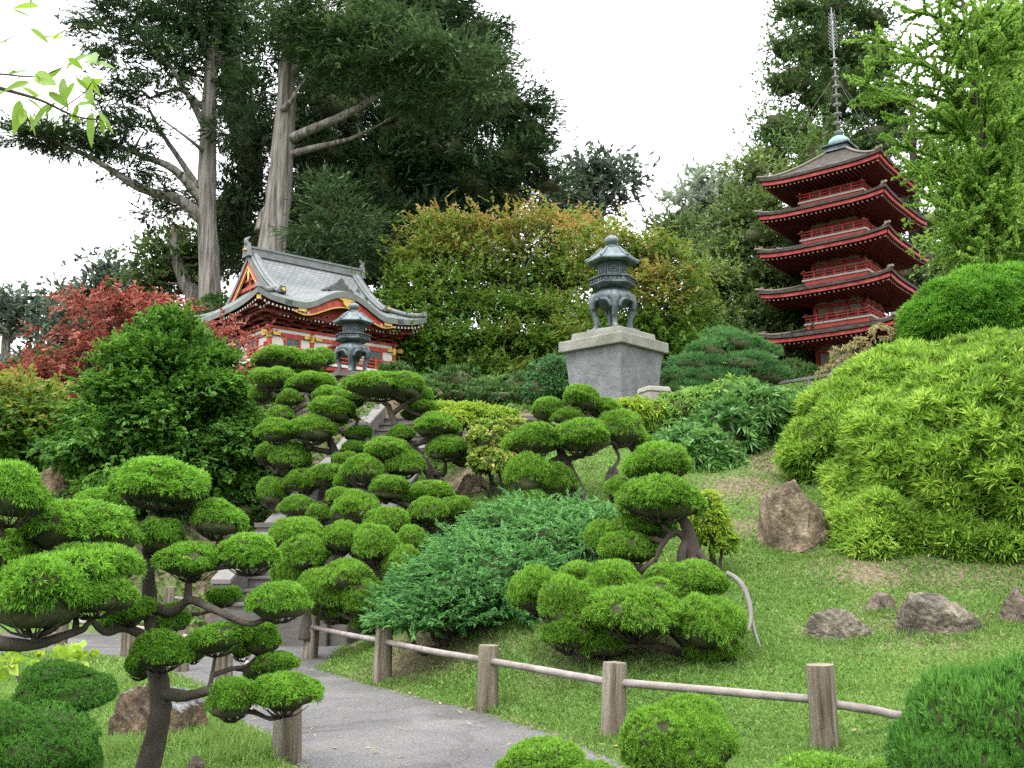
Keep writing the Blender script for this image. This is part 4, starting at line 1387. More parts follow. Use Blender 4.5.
# ------------------------------------------------------------------ bronze lanterns
def make_lantern(name, label, loc, rot):
    t = empty(name, loc, label, 'lantern', 'bronze lanterns on the hill', rot)
    g = Geo()                                             # four curved legs below a bowl
    lathe(g, [(.10, .60), (.30, .585), (.40, .62), (.455, .70), (.46, .78), (.40, .86), (.33, .90), (.30, .94)], 28)
    bowl = g.build('bowl', 'bronze', t)
    for k in range(4):
        a = k * PI / 2
        g = Geo()
        ca, sa = math.cos(a), math.sin(a)
        prof = [(.38, .80, .115), (.44, .66, .115), (.43, .48, .080), (.385, .30, .062), (.375, .17, .062), (.42, .07, .072), (.52, .045, .05), (.59, .085, .025)]
        tube(g, [(r * ca, r * sa, z) for r, z, w in prof], [w for *_, w in prof], 10, 0, 4)
        # scalloped web between leg and bowl
        for s in (-1, 1):
            pts = [(.455 * math.cos(a + s * q), .455 * math.sin(a + s * q), z) for q, z in ((.18, .50), (.28, .60), (.45, .665), (.72, .68))]
            tube(g, pts, [.05, .05, .045, .03], 7, 0, 3)
        g.build('leg', 'bronze', t)
    g = Geo()
    lathe(g, [(.62, .03), (.64, .01), (.64, -.001), (.60, -.002)], 28)
    g.build('foot_ring', 'bronze', t)
    g = Geo()
    h0 = PI / 6
    lathe(g, [(.30, .93), (.42, .965), (.50, 1.0), (.535, 1.03), (.535, 1.06), (.50, 1.075), (.50, 1.13), (.56, 1.15), (.565, 1.18), (.46, 1.19), (.40, 1.215)], 6, 0, a0=h0, smooth=False)
    for k in range(6):
        a = k * PI / 3
        for q in np.linspace(-.8, .8, 5):
            x, y = .445, q * .235
            c = np.array([[x, y, 1.102]])
            box(g, rotz(c, a)[0], (.03, .05, .05), 0, a)
    g.build('gallery', 'bronze', t)
    g = Geo()
    lathe(g, [(.345, 1.20), (.345, 1.235), (.30, 1.24), (.30, 1.47), (.345, 1.475), (.345, 1.53)], 6, 0, a0=h0, smooth=False)
    ch = g.build('light_chamber', 'bronze_dark', t)
    for k in range(6):
        g = Geo()
        a = k * PI / 3
        ap = .30 * math.cos(PI / 6)
        def bxx(y, z, sy, sz, mt=0, o=.015):
            box(g, rotz(np.array([[ap + o, y, z]]), a)[0], (.03, sy, sz), mt, a)
        for y in (-.135, .135):
            bxx(y, 1.355, .03, .235)
        for z in (1.255, 1.455):
            bxx(0, z, .30, .03, 0, .016)
        for y in np.linspace(-.09, .09, 3):
            bxx(y, 1.355, .012, .2, 0, .010)
        for z in np.linspace(1.30, 1.41, 3):
            bxx(0, z, .27, .012, 0, .011)
        lathe_c = rotz(np.array([[ap + .02, 0, 1.355]]), a)[0]
        an = np.linspace(0, 2 * PI, 17)
        tube(g, [rotz(np.array([[ap + .022, .06 * math.cos(q), 1.355 + .06 * math.sin(q)]]), a)[0] for q in an], [.014] * 17, 5, 1, 1)
        g.build('lattice_window', ['bronze', 'bronze_green'], ch)
    g = Geo()
    lathe(g, [(.32, 1.52), (.56, 1.505), (.605, 1.525), (.61, 1.55), (.53, 1.60), (.43, 1.665), (.35, 1.745), (.285, 1.805), (.20, 1.84), (.12, 1.85)], 6, 0, a0=h0, smooth=False)
    for k in range(6):
        a = k * PI / 3 + h0
        pts = [(r * math.cos(a), r * math.sin(a), z) for r, z in ((.15, 1.855), (.285, 1.815), (.355, 1.755), (.435, 1.675), (.535, 1.61), (.63, 1.565))]
        tube(g, pts, [.022] * 6, 6, 0, 2)
    g.build('lantern_roof', 'bronze_green', t)
    g = Geo()
    lathe(g, [(.14, 1.845), (.15, 1.88), (.09, 1.90), (.075, 1.93), (.11, 1.945), (.155, 1.985), (.165, 2.03), (.145, 2.075), (.085, 2.115), (.03, 2.135), (.008, 2.15)], 20)
    g.build('finial', 'bronze_green', t)
    return t

# ------------------------------------------------------------------ pedestal (square plan, one corner to the front)
PED_Y = 20.0
pk = mpp(617, 330, PED_Y)
ped_top = P(617, 327, PED_Y + .3)
ped_c = np.array([ped_top[0], PED_Y + 1.05])
def make_pedestal():
    zt = ped_top[2]
    zb = h1(ped_c[0], ped_c[1]) - 0.4
    t = empty('stone_pedestal', (ped_c[0], ped_c[1], zb), 'flared gray stone pedestal with a stepped cap under the tall lantern', 'pedestal', rotz=R(47))
    hh = zt - zb
    hw = .705
    g = Geo()
    n = 12
    prof = []
    for i in range(n + 1):
        u = i / n
        prof.append((hw * (1.02 - .10 * (1 - u) + .03 * (1 - u) ** 3 + .07 * u ** 4), u * (hh - .42)))
    ring = lambda w, z: np.array([[-w, -w, z], [w, -w, z], [w, w, z], [-w, w, z]])
    V = np.concatenate([ring(w, z) for w, z in prof])
    Fq = [[k * 4 + i, k * 4 + (i + 1) % 4, (k + 1) * 4 + (i + 1) % 4, (k + 1) * 4 + i] for k in range(n) for i in range(4)]
    g.add(V, Fq, 0)
    o = g.build('shaft', 'pedestal', t)
    g = Geo(); box(g, (0, 0, hh - .30), (1.72, 1.72, .24))
    o = g.build('cap_slab', 'cap_stone', t)
    bv = o.modifiers.new('bevel', 'BEVEL'); bv.width = .025; bv.segments = 2
    g = Geo(); box(g, (0, 0, hh - .085), (1.34, 1.34, .18), 0, 0, .97)
    o = g.build('cap_step', 'cap_stone', t)
    bv = o.modifiers.new('bevel', 'BEVEL'); bv.width = .025; bv.segments = 2
    return zt
zt_ped = make_pedestal()
big = make_lantern('bronze_lantern', 'larger bronze lantern standing on the flared stone pedestal', (ped_c[0], ped_c[1], zt_ped + .006), R(-90))
sc_ = (327 - 232) * mpp(617, 280, PED_Y + 1.05) / 2.15 * 1.08
big.scale = (sc_ * .92, sc_ * .92, sc_)

# the smaller lantern on its low plinth by the stairs
SL_Y = 25.0
sl = P(352, 376, SL_Y)
small = copy_tree(big)
small['label'] = 'smaller bronze lantern by the stairs, in front of the temple gate'
small.location = (sl[0], sl[1], sl[2])
s2 = (376 - 305) * mpp(352, 340, SL_Y) / 2.15 * 1.06
small.scale = (s2 * .95, s2 * .95, s2)
def make_plinth():
    gz = h1(sl[0], sl[1]) - .3
    hgt = max(.5, sl[2] - .006 - gz)
    t = empty('stone_plinth', (sl[0], sl[1], gz), 'low weathered stone plinth under the smaller lantern', 'plinth', rotz=R(30))
    g = Geo(); box(g, (0, 0, hgt * .5 - .06), (1.15, 1.15, hgt - .12), 0, 0, .86); g.build('shaft', 'concrete', t)
    g = Geo(); box(g, (0, 0, hgt - .06), (1.26, 1.26, .12)); g.build('cap_slab', 'concrete', t)
make_plinth()

def make_block():
    c = P(654, 400, 18.9)
    zt = P(654, 388, 18.9)[2]
    zb = h1(c[0], c[1]) - .3
    g = Geo(); box(g, (0, 0, (zt - zb) / 2 - .05), (.46, .46, zt - zb - .1), 0); box(g, (0, 0, zt - zb - .05), (.50, .50, .1), 0, 0, .94)
    o = g.build('stone_block', 'block')
    o.location = (c[0], c[1], zb); o.rotation_euler = (0, 0, R(20))
    bv = o.modifiers.new('bevel', 'BEVEL'); bv.width = .015
    tag(o, 'squat pale stone block at the foot of the pedestal', 'stone block')
make_block()

# ------------------------------------------------------------------ staircase with sloping side walls
def make_stairs():
    A = P(246, 552, 16.4); B = P(377, 408, 23.8)
    u = norm(np.array([B[0] - A[0], B[1] - A[1]]))
    rgt = np.array([u[1], -u[0]])
    run = math.hypot(B[0] - A[0], B[1] - A[1])
    zA, zB = A[2] - .42, B[2] - .42                       # tread line under the coping
    ang = math.atan2(u[1], u[0])
    base = (A[0], A[1], 0.0)
    t = empty('stone_staircase', base, 'steep concrete garden staircase with sloping pale-capped side walls', 'staircase', rotz=ang)
    wid = 1.9
    n = 22
    # local frame: x along the flight, y to the left
    for i in range(n):
        g = Geo()
        x0 = -1.0 + (run + 1.6) * i / n
        z1 = zA + (zB - zA) * ((x0 + .15) / run)
        dx = (run + 1.6) / n
        box(g, (x0 + dx / 2, -wid / 2, z1 / 2 - .15), (dx - .004, wid - .30, max(.05, z1 + .3)), 0)
        box(g, (x0 + dx / 2 - .02, -wid / 2, z1 + .022), (dx + .02, wid - .30, .04), 1)
        g.build('step', ['concrete', 'step_top'], t)
    for s, y in ((0, 0.0), (1, -wid)):
        segs = 5
        for k in range(segs):
            f0, f1 = k / segs, (k + 1) / segs
            x0, x1 = -.9 + (run + 1.3) * f0, -.9 + (run + 1.3) * f1
            za, zb_ = A[2] + (B[2] - A[2]) * x0 / run, A[2] + (B[2] - A[2]) * (x1 - .10) / run
            g = Geo()
            b0 = min(za, zb_) - 1.6
            hexbox(g, [(x0, y - .14, b0), (x1 - .10, y - .14, b0), (x1 - .10, y + .14, b0), (x0, y + .14, b0), (x0, y - .14, za - .07), (x1 - .10, y - .14, zb_ - .07), (x1 - .10, y + .14, zb_ - .07), (x0, y + .14, za - .07)])
            sw = g.build('side_wall', 'concrete', t)
            g = Geo()
            hexbox(g, [(x0 - .02, y - .16, za - .066), (x1 - .08, y - .16, zb_ - .066), (x1 - .08, y + .16, zb_ - .066), (x0 - .02, y + .16, za - .066), (x0 - .02, y - .16, za), (x1 - .08, y - .16, zb_), (x1 - .08, y + .16, zb_), (x0 - .02, y + .16, za)])
            g.build('coping', 'coping', sw)
            if k < segs - 1:
                g = Geo(); box(g, (x1 - .02, y, zb_ - .72), (.17, .30, 1.6)); box(g, (x1 - .02, y, zb_ + .11), (.22, .36, .08))
                g.build('newel', 'concrete', t)
make_stairs()

# ------------------------------------------------------------------ low walls on the hill
def wall_between(name, label, a, b, ztop, th, mat, capmat=None):
    a, b = np.asarray(a, float), np.asarray(b, float)
    d = b[:2] - a[:2]
    L_ = float(np.hypot(*d)); ang = math.atan2(d[1], d[0])
    zb = min(h1(*a[:2]), h1(*b[:2]), h1(*((a[:2] + b[:2]) / 2))) - .5
    c = (a[:2] + b[:2]) / 2
    g = Geo()
    box(g, (0, 0, (ztop - zb) / 2 - .05), (L_, th, ztop - zb - .1), 0)
    box(g, (0, 0, ztop - zb - .05), (L_ + .06, th + .08, .1), 1)
    n = max(1, int(L_ / 1.6))
    for i in range(1, n):
        box(g, (-L_ / 2 + L_ * i / n, -th / 2 - .002, (ztop - zb) / 2 - .06), (.03, .03, ztop - zb - .14), 0)
    o = g.build(name, [mat, capmat or mat])
    o.location = (c[0], c[1], zb); o.rotation_euler = (0, 0, ang)
    tag(o, label, 'wall')
    return o
q0, q1 = P(596, 425, 18.9), P(850, 440, 21.5)
wall_between('retaining_wall', 'long gray retaining wall below the pedestal, half hidden by shrubs', q0, q1, P(690, 432, 19.6)[2], .3, 'wall', 'wall')
q0, q1 = P(428, 420, 20.5), P(540, 421, 20.0)
wall_between('low_stone_wall', 'short low wall with a pale top left of the pedestal', q0, q1, P(500, 418, 20.2)[2], .35, 'wall', 'concrete')

def make_handrail():
    a, b = P(766, 384, 24), P(856, 369, 22)
    t = empty('wooden_handrail', (a[0], a[1], h1(a[0], a[1])), 'gray wooden handrail on posts beside the pagoda', 'handrail')
    c = P(905, 362, 21)
    g = Geo()
    for p, q in ((a, b), (b, c)):
        for dz in (0, -.42):
            d = norm(q - p); s = norm(np.cross(d, [0, 0, 1])) * .06
            z = np.array([0, 0, .07])
            hexbox(g, [p - s - z + [0, 0, dz], q - s - z + [0, 0, dz], q + s - z + [0, 0, dz], p + s - z + [0, 0, dz], p - s + [0, 0, dz], q - s + [0, 0, dz], q + s + [0, 0, dz], p + s + [0, 0, dz]])
    g.build('rail', 'rail_gray', t, tuple(t.location))
    for u in (0.02, .5, .98, 1.5):
        p = a + (b - a) * u if u < 1 else b + (c - b) * (u - 1)
        g = Geo(); zb = h1(p[0], p[1]) - .2
        box(g, (p[0], p[1], (p[2] - .07 + zb) / 2), (.11, .11, p[2] - .075 - zb))
        g.build('post', 'rail_gray', t, tuple(t.location))
make_handrail()

# ================================================================== TREES
def gbase(px, py, Y):
    p = P(px, py, Y)
    return np.array([p[0], p[1], h1(p[0], p[1])])

def gtrunk(px, Y, r):
    """a trunk point at ground level, straight below the pixel column"""
    p = P(px, 384, Y)
    z = h1(p[0], p[1]) - .3
    # pixel row of that height
    v = np.array([p[0], p[1], z - CAMZ])
    f = v[1] * CP + v[2] * SP
    uy = -v[1] * SP + v[2] * CP
    return (512 + F * v[0] / f, 384 - F * uy / f, Y, r)

CYP = dict(dens=3.0, ll=.24, lw=.046, m=14, n=13, L=.60, spread=.65, flat=.22, sub_r=.80, sub_flat=.14, out=.8, up=.04, jit=.32, nj=.35, fill=2.2, droop=.03, vcl=.26)
# left cypress
Y_ = 46
tree('cypress_tree', 'tall cypress with a bare gray trunk and long limbs reaching left', 'tree', gbase(208, 290, Y_),
     [[gtrunk(214, Y_, .64), (210, 290, Y_, .54), (207, 215, Y_, .46), (208, 140, Y_, .40), (211, 70, Y_, .30), (218, 20, Y_, .26), (224, -40, Y_, .15)],
      [(205, 222, Y_, .34), (180, 200, Y_ - .5, .26), (140, 188, Y_ - 1, .20), (95, 160, Y_ - 1.5, .13), (40, 135, Y_ - 2, .07)],
      [(205, 205, Y_, .26), (175, 170, Y_ - .5, .20), (140, 155, Y_ - .5, .14), (105, 140, Y_ - 1, .09), (70, 128, Y_ - 1, .05)],
      [(203, 195, Y_, .20), (180, 160, Y_ + .5, .14), (160, 130, Y_ + .5, .10), (147, 105, Y_ + 1, .06)],
      [(206, 130, Y_, .20), (188, 95, Y_ - .5, .14), (165, 60, Y_ - 1, .09), (130, 20, Y_ - 1, .05)],
      [(210, 60, Y_, .20), (200, 20, Y_, .15), (195, -20, Y_, .10)],
      [(211, 75, Y_, .2), (232, 25, Y_ + .5, .15), (240, -20, Y_ + .5, .1)],
      [(206, 110, Y_, .16), (180, 90, Y_, .1), (150, 98, Y_ - .5, .05)],
      [(207, 155, Y_, .12), (190, 140, Y_ - 1, .08), (160, 118, Y_ - 1, .04)]],
     [(35, 138, 34, 9, 44, .35), (78, 146, 34, 10, 44.5, .35), (60, 132, 30, 7, 44, .4), (112, 146, 22, 10, 45, .35), (125, 168, 26, 9, 45, .3), (160, 190, 26, 8, 45.5, .35),
      (110, 100, 24, 9, 45, .4), (140, 92, 22, 8, 45, .4), (155, 48, 30, 10, 45, .45), (178, 60, 26, 12, 45.5, .4),
      (110, 40, 34, 8, 45, .4), (130, 12, 44, 12, 45, .4), (185, 10, 44, 16, 46, .4), (225, 25, 34, 18, 46.5, .35), (195, 92, 14, 6, 45, .4),
      (130, 125, 26, 7, 45, .4), (180, 205, 20, 9, 46.5, .35), (225, 100, 16, 14, 47, .3), (222, 130, 14, 10, 45.2, .35), (150, 215, 16, 10, 47, .4), (160, 2, 60, 9, 47, .4), (50, 140, 36, 7, 44, .3), (95, 138, 30, 7, 44.6, .3), (25, 128, 18, 6, 43.8, .4), (145, 130, 22, 6, 45, .35), (120, 58, 30, 8, 45, .4), (165, 75, 26, 8, 45.5, .35), (195, 50, 24, 14, 46, .3), (150, 28, 40, 9, 45.5, .35), (205, 28, 30, 14, 46.5, .3), (95, 20, 20, 6, 44.8, .4), (228, 60, 18, 16, 46.5, .3), (120, 90, 26, 6, 45, .4), (150, 150, 14, 5, 45, .35), (215, 5, 40, 14, 46, .3)],
     'cypress', 'bark_gray', 11, 'tall cypresses behind the temple gate', limb_r=.07, crown_kw=dict(CYP, dens=3.9, sub_r=.62, sub_flat=.10, L=.5))
# middle cypress
tree('cypress_tree', 'massive cypress with a thick pale gray trunk leaning up behind the gate roof', 'tree', gbase(268, 290, 44),
     [[gtrunk(262, 44, .84), (268, 290, 44, .70), (274, 235, 44, .62), (281, 170, 44, .54), (286, 110, 44, .47), (288, 65, 44, .40), (296, 15, 44, .32), (300, -40, 44, .2)],
      [(285, 142, 44, .28), (310, 130, 43.5, .22), (345, 115, 43, .19), (385, 92, 43, .15), (410, 78, 43.4, .10), (450, 66, 43.6, .05)],
      [(286, 156, 44, .2), (310, 149, 43.7, .16), (330, 144, 43.6, .12), (352, 138, 43.8, .08), (385, 122, 44.2, .04)],
      [(288, 80, 44, .26), (310, 50, 43.5, .2), (335, 20, 43, .12)],
      [(283, 110, 43.6, .16), (292, 100, 43, .10), (296, 92, 42.8, .10)],
      [(262, 232, 44.5, .35), (265, 215, 44.6, .28), (272, 205, 44.6, .2)],
      [(289, 60, 44, .22), (275, 20, 44.5, .15), (268, -15, 44.5, .1)]],
     [(300, 30, 48, 14, 42.5, .6), (345, 42, 44, 16, 42, .62), (385, 32, 40, 14, 42, .6), (320, 8, 60, 12, 42.5, .5), (430, 52, 34, 12, 41.5, .65), (460, 62, 36, 14, 41.5, .65), (400, 68, 40, 14, 42, .55),
      (265, 60, 24, 16, 44.5, .35), (258, 95, 20, 16, 45, .3), (350, 75, 34, 12, 42.5, .5), (480, 90, 30, 14, 41.5, .6), (325, 60, 24, 9, 42.6, .55), (420, 100, 36, 14, 42.5, .5), (255, 20, 24, 16, 45, .35)],
     'cypress', 'bark_gray', 12, 'tall cypresses behind the temple gate', limb_r=.08, crown_kw=dict(CYP, dens=4.2))
# dark cypress to the right, its crown closing the view
tree('cypress_tree', 'broad dark cypress whose heavy crown hangs low behind the yellow maple', 'tree', gbase(392, 260, 52),
     [[gtrunk(400, 52, .8), (396, 230, 52, .6), (391, 140, 52, .5), (389, 90, 52, .42), (385, 20, 52, .3), (380, -30, 52, .2)],
      [(392, 160, 52, .3), (430, 120, 51.5, .22), (480, 90, 51, .1)], [(393, 200, 52, .3), (440, 180, 51.5, .2), (500, 175, 51, .1)],
      [(393, 190, 52, .3), (340, 175, 52, .2), (300, 170, 52, .1)]],
     [(340, 110, 40, 34, 50, .25), (400, 130, 46, 40, 51, .25), (320, 170, 40, 40, 50, .2), (380, 190, 60, 44, 51, .2), (440, 150, 50, 44, 51, .25), (250, 180, 18, 44, 51, .2), (345, 225, 60, 40, 48.5, .2),
      (300, 225, 26, 36, 49, .25), (420, 235, 44, 34, 50, .22), (470, 190, 44, 34, 51, .25), (510, 165, 34, 26, 51, .3), (505, 200, 30, 24, 51, .28), (430, 30, 50, 22, 52, .35), (475, 60, 44, 30, 52, .3),
      (410, 80, 60, 30, 52.5, .25), (500, 105, 38, 26, 51, .35), (530, 130, 26, 18, 51, .4), (450, 100, 50, 34, 53, .25), (390, 10, 70, 20, 53, .3), (440, 6, 40, 12, 52, .4), (525, 160, 30, 18, 51.5, .4), (470, 235, 40, 24, 51, .25),
      (370, 270, 44, 26, 49.5, .2), (300, 130, 30, 30, 51, .22), (250, 140, 16, 26, 51, .25), (545, 185, 22, 12, 51.5, .4), (320, 90, 30, 20, 51, .25), (480, 30, 26, 16, 52, .4), (240, 110, 24, 40, 53, .2), (235, 210, 24, 44, 53, .2), (255, 250, 20, 26, 52, .2), (330, 40, 50, 26, 53, .25), (360, 60, 50, 26, 53, .25), (300, 270, 40, 24, 50, .2), (430, 200, 50, 30, 52, .2), (420, 60, 50, 22, 53, .28), (540, 110, 16, 8, 51, .4), (495, 230, 30, 16, 51, .25), (230, 60, 20, 26, 53, .25)],
     'cypress', 'bark_dark', 13, 'tall cypresses behind the temple gate', limb_r=.10, crown_kw=dict(CYP, dens=3.8, fill=2.4, ll=.28, lw=.055, core=.6))
# near green spray of cypress at the trunk foot
tree('cypress_sapling', 'young green cypress spreading just behind the gate ridge', 'tree', gbase(335, 290, 40),
     [[gtrunk(336, 40, .22), (335, 260, 40, .16), (330, 190, 40, .05)]],
     [(330, 205, 24, 12, 39.5, .6), (350, 225, 34, 14, 39.5, .6), (320, 235, 34, 14, 39.5, .55), (360, 248, 36, 12, 39.5, .55), (325, 190, 14, 12, 39.5, .6), (340, 262, 40, 12, 39.5, .5)],
     'cypress', 'bark_dark', 14, limb_r=.03, crown_kw=dict(CYP, ll=.2, lw=.04, sub_r=.6))

# far trees on the skyline
FAR = dict(dens=1.7, ll=.5, lw=.2, m=6, n=8, L=.9, spread=.9, flat=.5, sub_r=1.5, sub_flat=.4, out=.5, up=.1, jit=.6, fill=2.2)
for nm, lb, px, pb, Y, bark, mat, lines, blobs, seed in [
    ('far_tree', 'flat topped dark tree on the skyline above the yellow maple', 590, 300, 75, 'bark_gray', 'far_tree',
     [[(600, 225, 75, .35), (602, 200, 75, .3), (598, 175, 75, .15)], [(602, 212, 75, .2), (612, 195, 75, .15), (618, 180, 75, .08)]],
     [(590, 168, 30, 9, 75, .3), (612, 178, 26, 8, 75, .35), (575, 188, 26, 10, 75, .3), (600, 198, 30, 8, 75, .3), (560, 195, 22, 10, 75, .3), (585, 215, 26, 8, 75, .25), (618, 166, 10, 8, 75, .4), (548, 212, 20, 10, 74, .3)], 21),
    ('eucalyptus_tree', 'pale gray green eucalyptus on the skyline left of the pagoda', 700, 300, 80, 'bark_pale', 'euc',
     [[(705, 245, 80, .35), (700, 215, 80, .25), (692, 200, 80, .12)], [(704, 230, 80, .2), (715, 205, 80, .12), (722, 185, 80, .07)]],
     [(690, 205, 22, 13, 80, .5), (712, 182, 22, 9, 80, .5), (728, 188, 18, 9, 80, .45), (702, 200, 12, 9, 80, .5), (722, 205, 16, 8, 80, .4), (700, 222, 18, 9, 80, .35)], 22),
    ('far_tree', 'dark round tree beneath the pale eucalyptus on the skyline', 692, 300, 70, 'bark_dark', 'slope_leaf',
     [[(690, 262, 70, .3), (690, 235, 70, .2)]],
     [(690, 236, 26, 15, 70, .1), (665, 228, 16, 7, 70, .15), (705, 245, 18, 14, 70, .1), (672, 246, 14, 8, 70, .15)], 23),
    ('far_tree', 'hazy gray green tree at the far left edge of the skyline', 10, 400, 70, 'bark_gray', 'far_tree',
     [[(5, 400, 70, .4), (6, 340, 70, .3), (12, 310, 70, .15)], [(6, 345, 70, .2), (22, 328, 70, .12), (36, 318, 70, .06)]],
     [(10, 300, 24, 8, 70, .25), (30, 312, 26, 8, 70, .25), (8, 325, 22, 7, 70, .3), (-15, 310, 24, 12, 70, .3), (38, 330, 18, 6, 70, .3), (50, 320, 14, 8, 70, .3)], 24),
    ('far_tree', 'loose blue green tree on the skyline behind the red maple', 80, 400, 62, 'bark_gray', 'far_tree',
     [[(80, 400, 62, .4), (78, 330, 62, .3), (70, 290, 62, .12)]],
     [(60, 298, 16, 7, 62, .4), (70, 320, 26, 12, 62, .4), (60, 340, 26, 10, 62, .35), (85, 345, 24, 12, 62, .35), (50, 358, 30, 8, 62, .4), (30, 372, 34, 10, 60, .5)], 25),
    ('far_tree', 'bushy gray green tree left of the cypress trunk', 115, 400, 58, 'bark_gray', 'far_tree',
     [[(118, 400, 58, .4), (115, 320, 58, .3), (112, 280, 58, .12)]],
     [(108, 275, 16, 10, 58, .45), (122, 290, 26, 14, 58, .45), (98, 292, 14, 10, 58, .45), (140, 300, 20, 12, 58, .4), (112, 310, 34, 14, 58, .35), (104, 262, 8, 3, 58, .4)], 26),
    ('far_tree', 'dark bushy tree with a curved pale stem beside the cypress trunk', 165, 400, 54, 'bark_gray', 'slope_leaf',
     [[(195, 310, 54, .5), (186, 285, 54, .4), (176, 255, 54, .32), (174, 225, 54, .2)]],
     [(165, 262, 24, 18, 55, .15), (185, 245, 16, 16, 55, .2), (155, 285, 26, 16, 55, .15), (195, 270, 20, 20, 55.5, .15), (225, 255, 12, 20, 55.5, .15), (150, 250, 8, 8, 55, .2), (228, 240, 14, 20, 55, .3), (240, 225, 10, 14, 55, .3)], 27)]:
    b = gbase(px, pb, Y)
    lines[0].insert(0, gtrunk(lines[0][0][0], Y, lines[0][0][3] * 1.2))
    tree(nm, lb, 'tree', b, lines, blobs, mat, bark, seed, 'trees on the skyline', limb_r=.10, crown_kw=dict(FAR, ll=.5 * Y / 75, lw=.2 * Y / 75, L=.9 * Y / 75, sub_r=1.3 * Y / 75))

# maples
MAP = dict(dens=2.4, ll=.12, lw=.08, m=14, n=11, L=.40, spread=1.2, flat=.25, sub_r=.85, sub_flat=.08, out=.5, up=.05, jit=.5, fill=2.1, vcl=.16, vj=.12, nj=.35)
tree('maple_tree', 'wide maple with green, yellow and orange foliage right of the gate', 'tree', gbase(500, 380, 40),
     [[gtrunk(505, 30.5, .30), (505, 390, 30.5, .24), (510, 340, 30.5, .18), (515, 290, 30.5, .12), (520, 240, 30.5, .05)],
      [(508, 350, 30.5, .14), (480, 310, 30.2, .09), (465, 260, 30, .04)], [(511, 330, 30.5, .14), (540, 290, 30.2, .08), (555, 240, 30, .03)],
      [(508, 360, 30.5, .12), (440, 330, 30, .07), (420, 300, 30, .03)], [(511, 320, 30.5, .10), (500, 270, 30, .06), (485, 230, 30, .03)],
      [(514, 300, 30.5, .10), (530, 260, 29.8, .05), (548, 225, 29.5, .03)], [(513, 310, 30.5, .10), (525, 275, 30, .05), (512, 235, 29.5, .03)]],
     [(450, 226, 38, 9, 30, 0.58), (500, 224, 34, 9, 30, 0.72), (548, 220, 26, 12, 30, 0.58), (572, 238, 22, 13, 30, 0.48), (430, 250, 28, 13, 30, 0.52), (470, 252, 26, 11, 30, 0.48), (530, 250, 30, 11, 30.5, 0.52),
      (420, 285, 30, 15, 29.5, 0.27), (455, 282, 26, 13, 29.5, 0.27), (580, 270, 26, 17, 30, 0.48), (550, 275, 24, 13, 30, 0.35), (430, 315, 36, 15, 29, 0.13), (480, 308, 34, 13, 29.5, 0.15), (530, 310, 34, 15, 29.5, 0.24),
      (570, 315, 28, 17, 29.5, 0.33), (420, 345, 34, 17, 28.8, 0.06), (465, 340, 36, 15, 29, 0.13), (515, 342, 36, 15, 29, 0.24), (555, 345, 26, 17, 29, 0.30), (430, 375, 40, 17, 28.5, 0.05), (485, 372, 36, 15, 28.5, 0.15), (530, 376, 26, 15, 28.5, 0.28), (460, 395, 40, 11, 28.4, 0.07), (410, 265, 14, 13, 30, 0.53), (515, 395, 26, 11, 28.4, 0.24), (400, 350, 24, 22, 28.6, 0.11), (395, 330, 16, 11, 29, 0.20), (405, 385, 26, 19, 28.5, 0.05), (440, 400, 40, 11, 28, 0.05), (490, 402, 40, 9, 28, 0.11), (400, 310, 20, 13, 29.4, 0.15), (488, 284, 32, 13, 31, .28), (540, 290, 30, 13, 31, .3), (510, 268, 26, 8, 31.5, .4), (475, 268, 18, 8, 31, .35), (560, 262, 18, 10, 31, .4)],
     'maple', 'bark_pale', 31, 'maples on the hill', dY=9.5, limb_r=.03, crown_kw=dict(MAP, dens=4.4, ll=.13, lw=.08, L=.5, sub_r=1.05, m=20))
tree('maple_tree', 'orange and green maple right behind the large lantern', 'tree', gbase(650, 380, 33),
     [[gtrunk(650, 29, .26), (650, 380, 29, .2), (648, 320, 29, .14), (640, 260, 29, .05)], [(649, 340, 29, .1), (670, 300, 29, .06), (685, 270, 29, .03)], [(648, 320, 29, .1), (615, 280, 29, .06), (600, 250, 29, .03)]],
     [(600, 245, 24, 17, 29.5, 0.57), (640, 250, 28, 13, 29, 0.44), (665, 262, 26, 13, 29, 0.35), (615, 280, 22, 17, 29.5, 0.44), (650, 285, 26, 15, 28.5, 0.63), (682, 282, 20, 15, 29, 0.40), (660, 312, 28, 15, 28.5, 0.46),
      (690, 318, 18, 15, 29, 0.24), (600, 320, 24, 19, 29.5, 0.37), (670, 345, 28, 15, 28.5, 0.11), (640, 340, 24, 15, 29, 0.15), (600, 355, 26, 19, 29.5, 0.15), (690, 350, 18, 15, 29, 0.20), (650, 370, 36, 15, 28.5, 0.05), (585, 230, 14, 13, 30, 0.74)],
     'maple', 'bark_pale', 32, 'maples on the hill', dY=4, limb_r=.03, crown_kw=dict(MAP, dens=3.8, ll=.12, lw=.075, m=18))
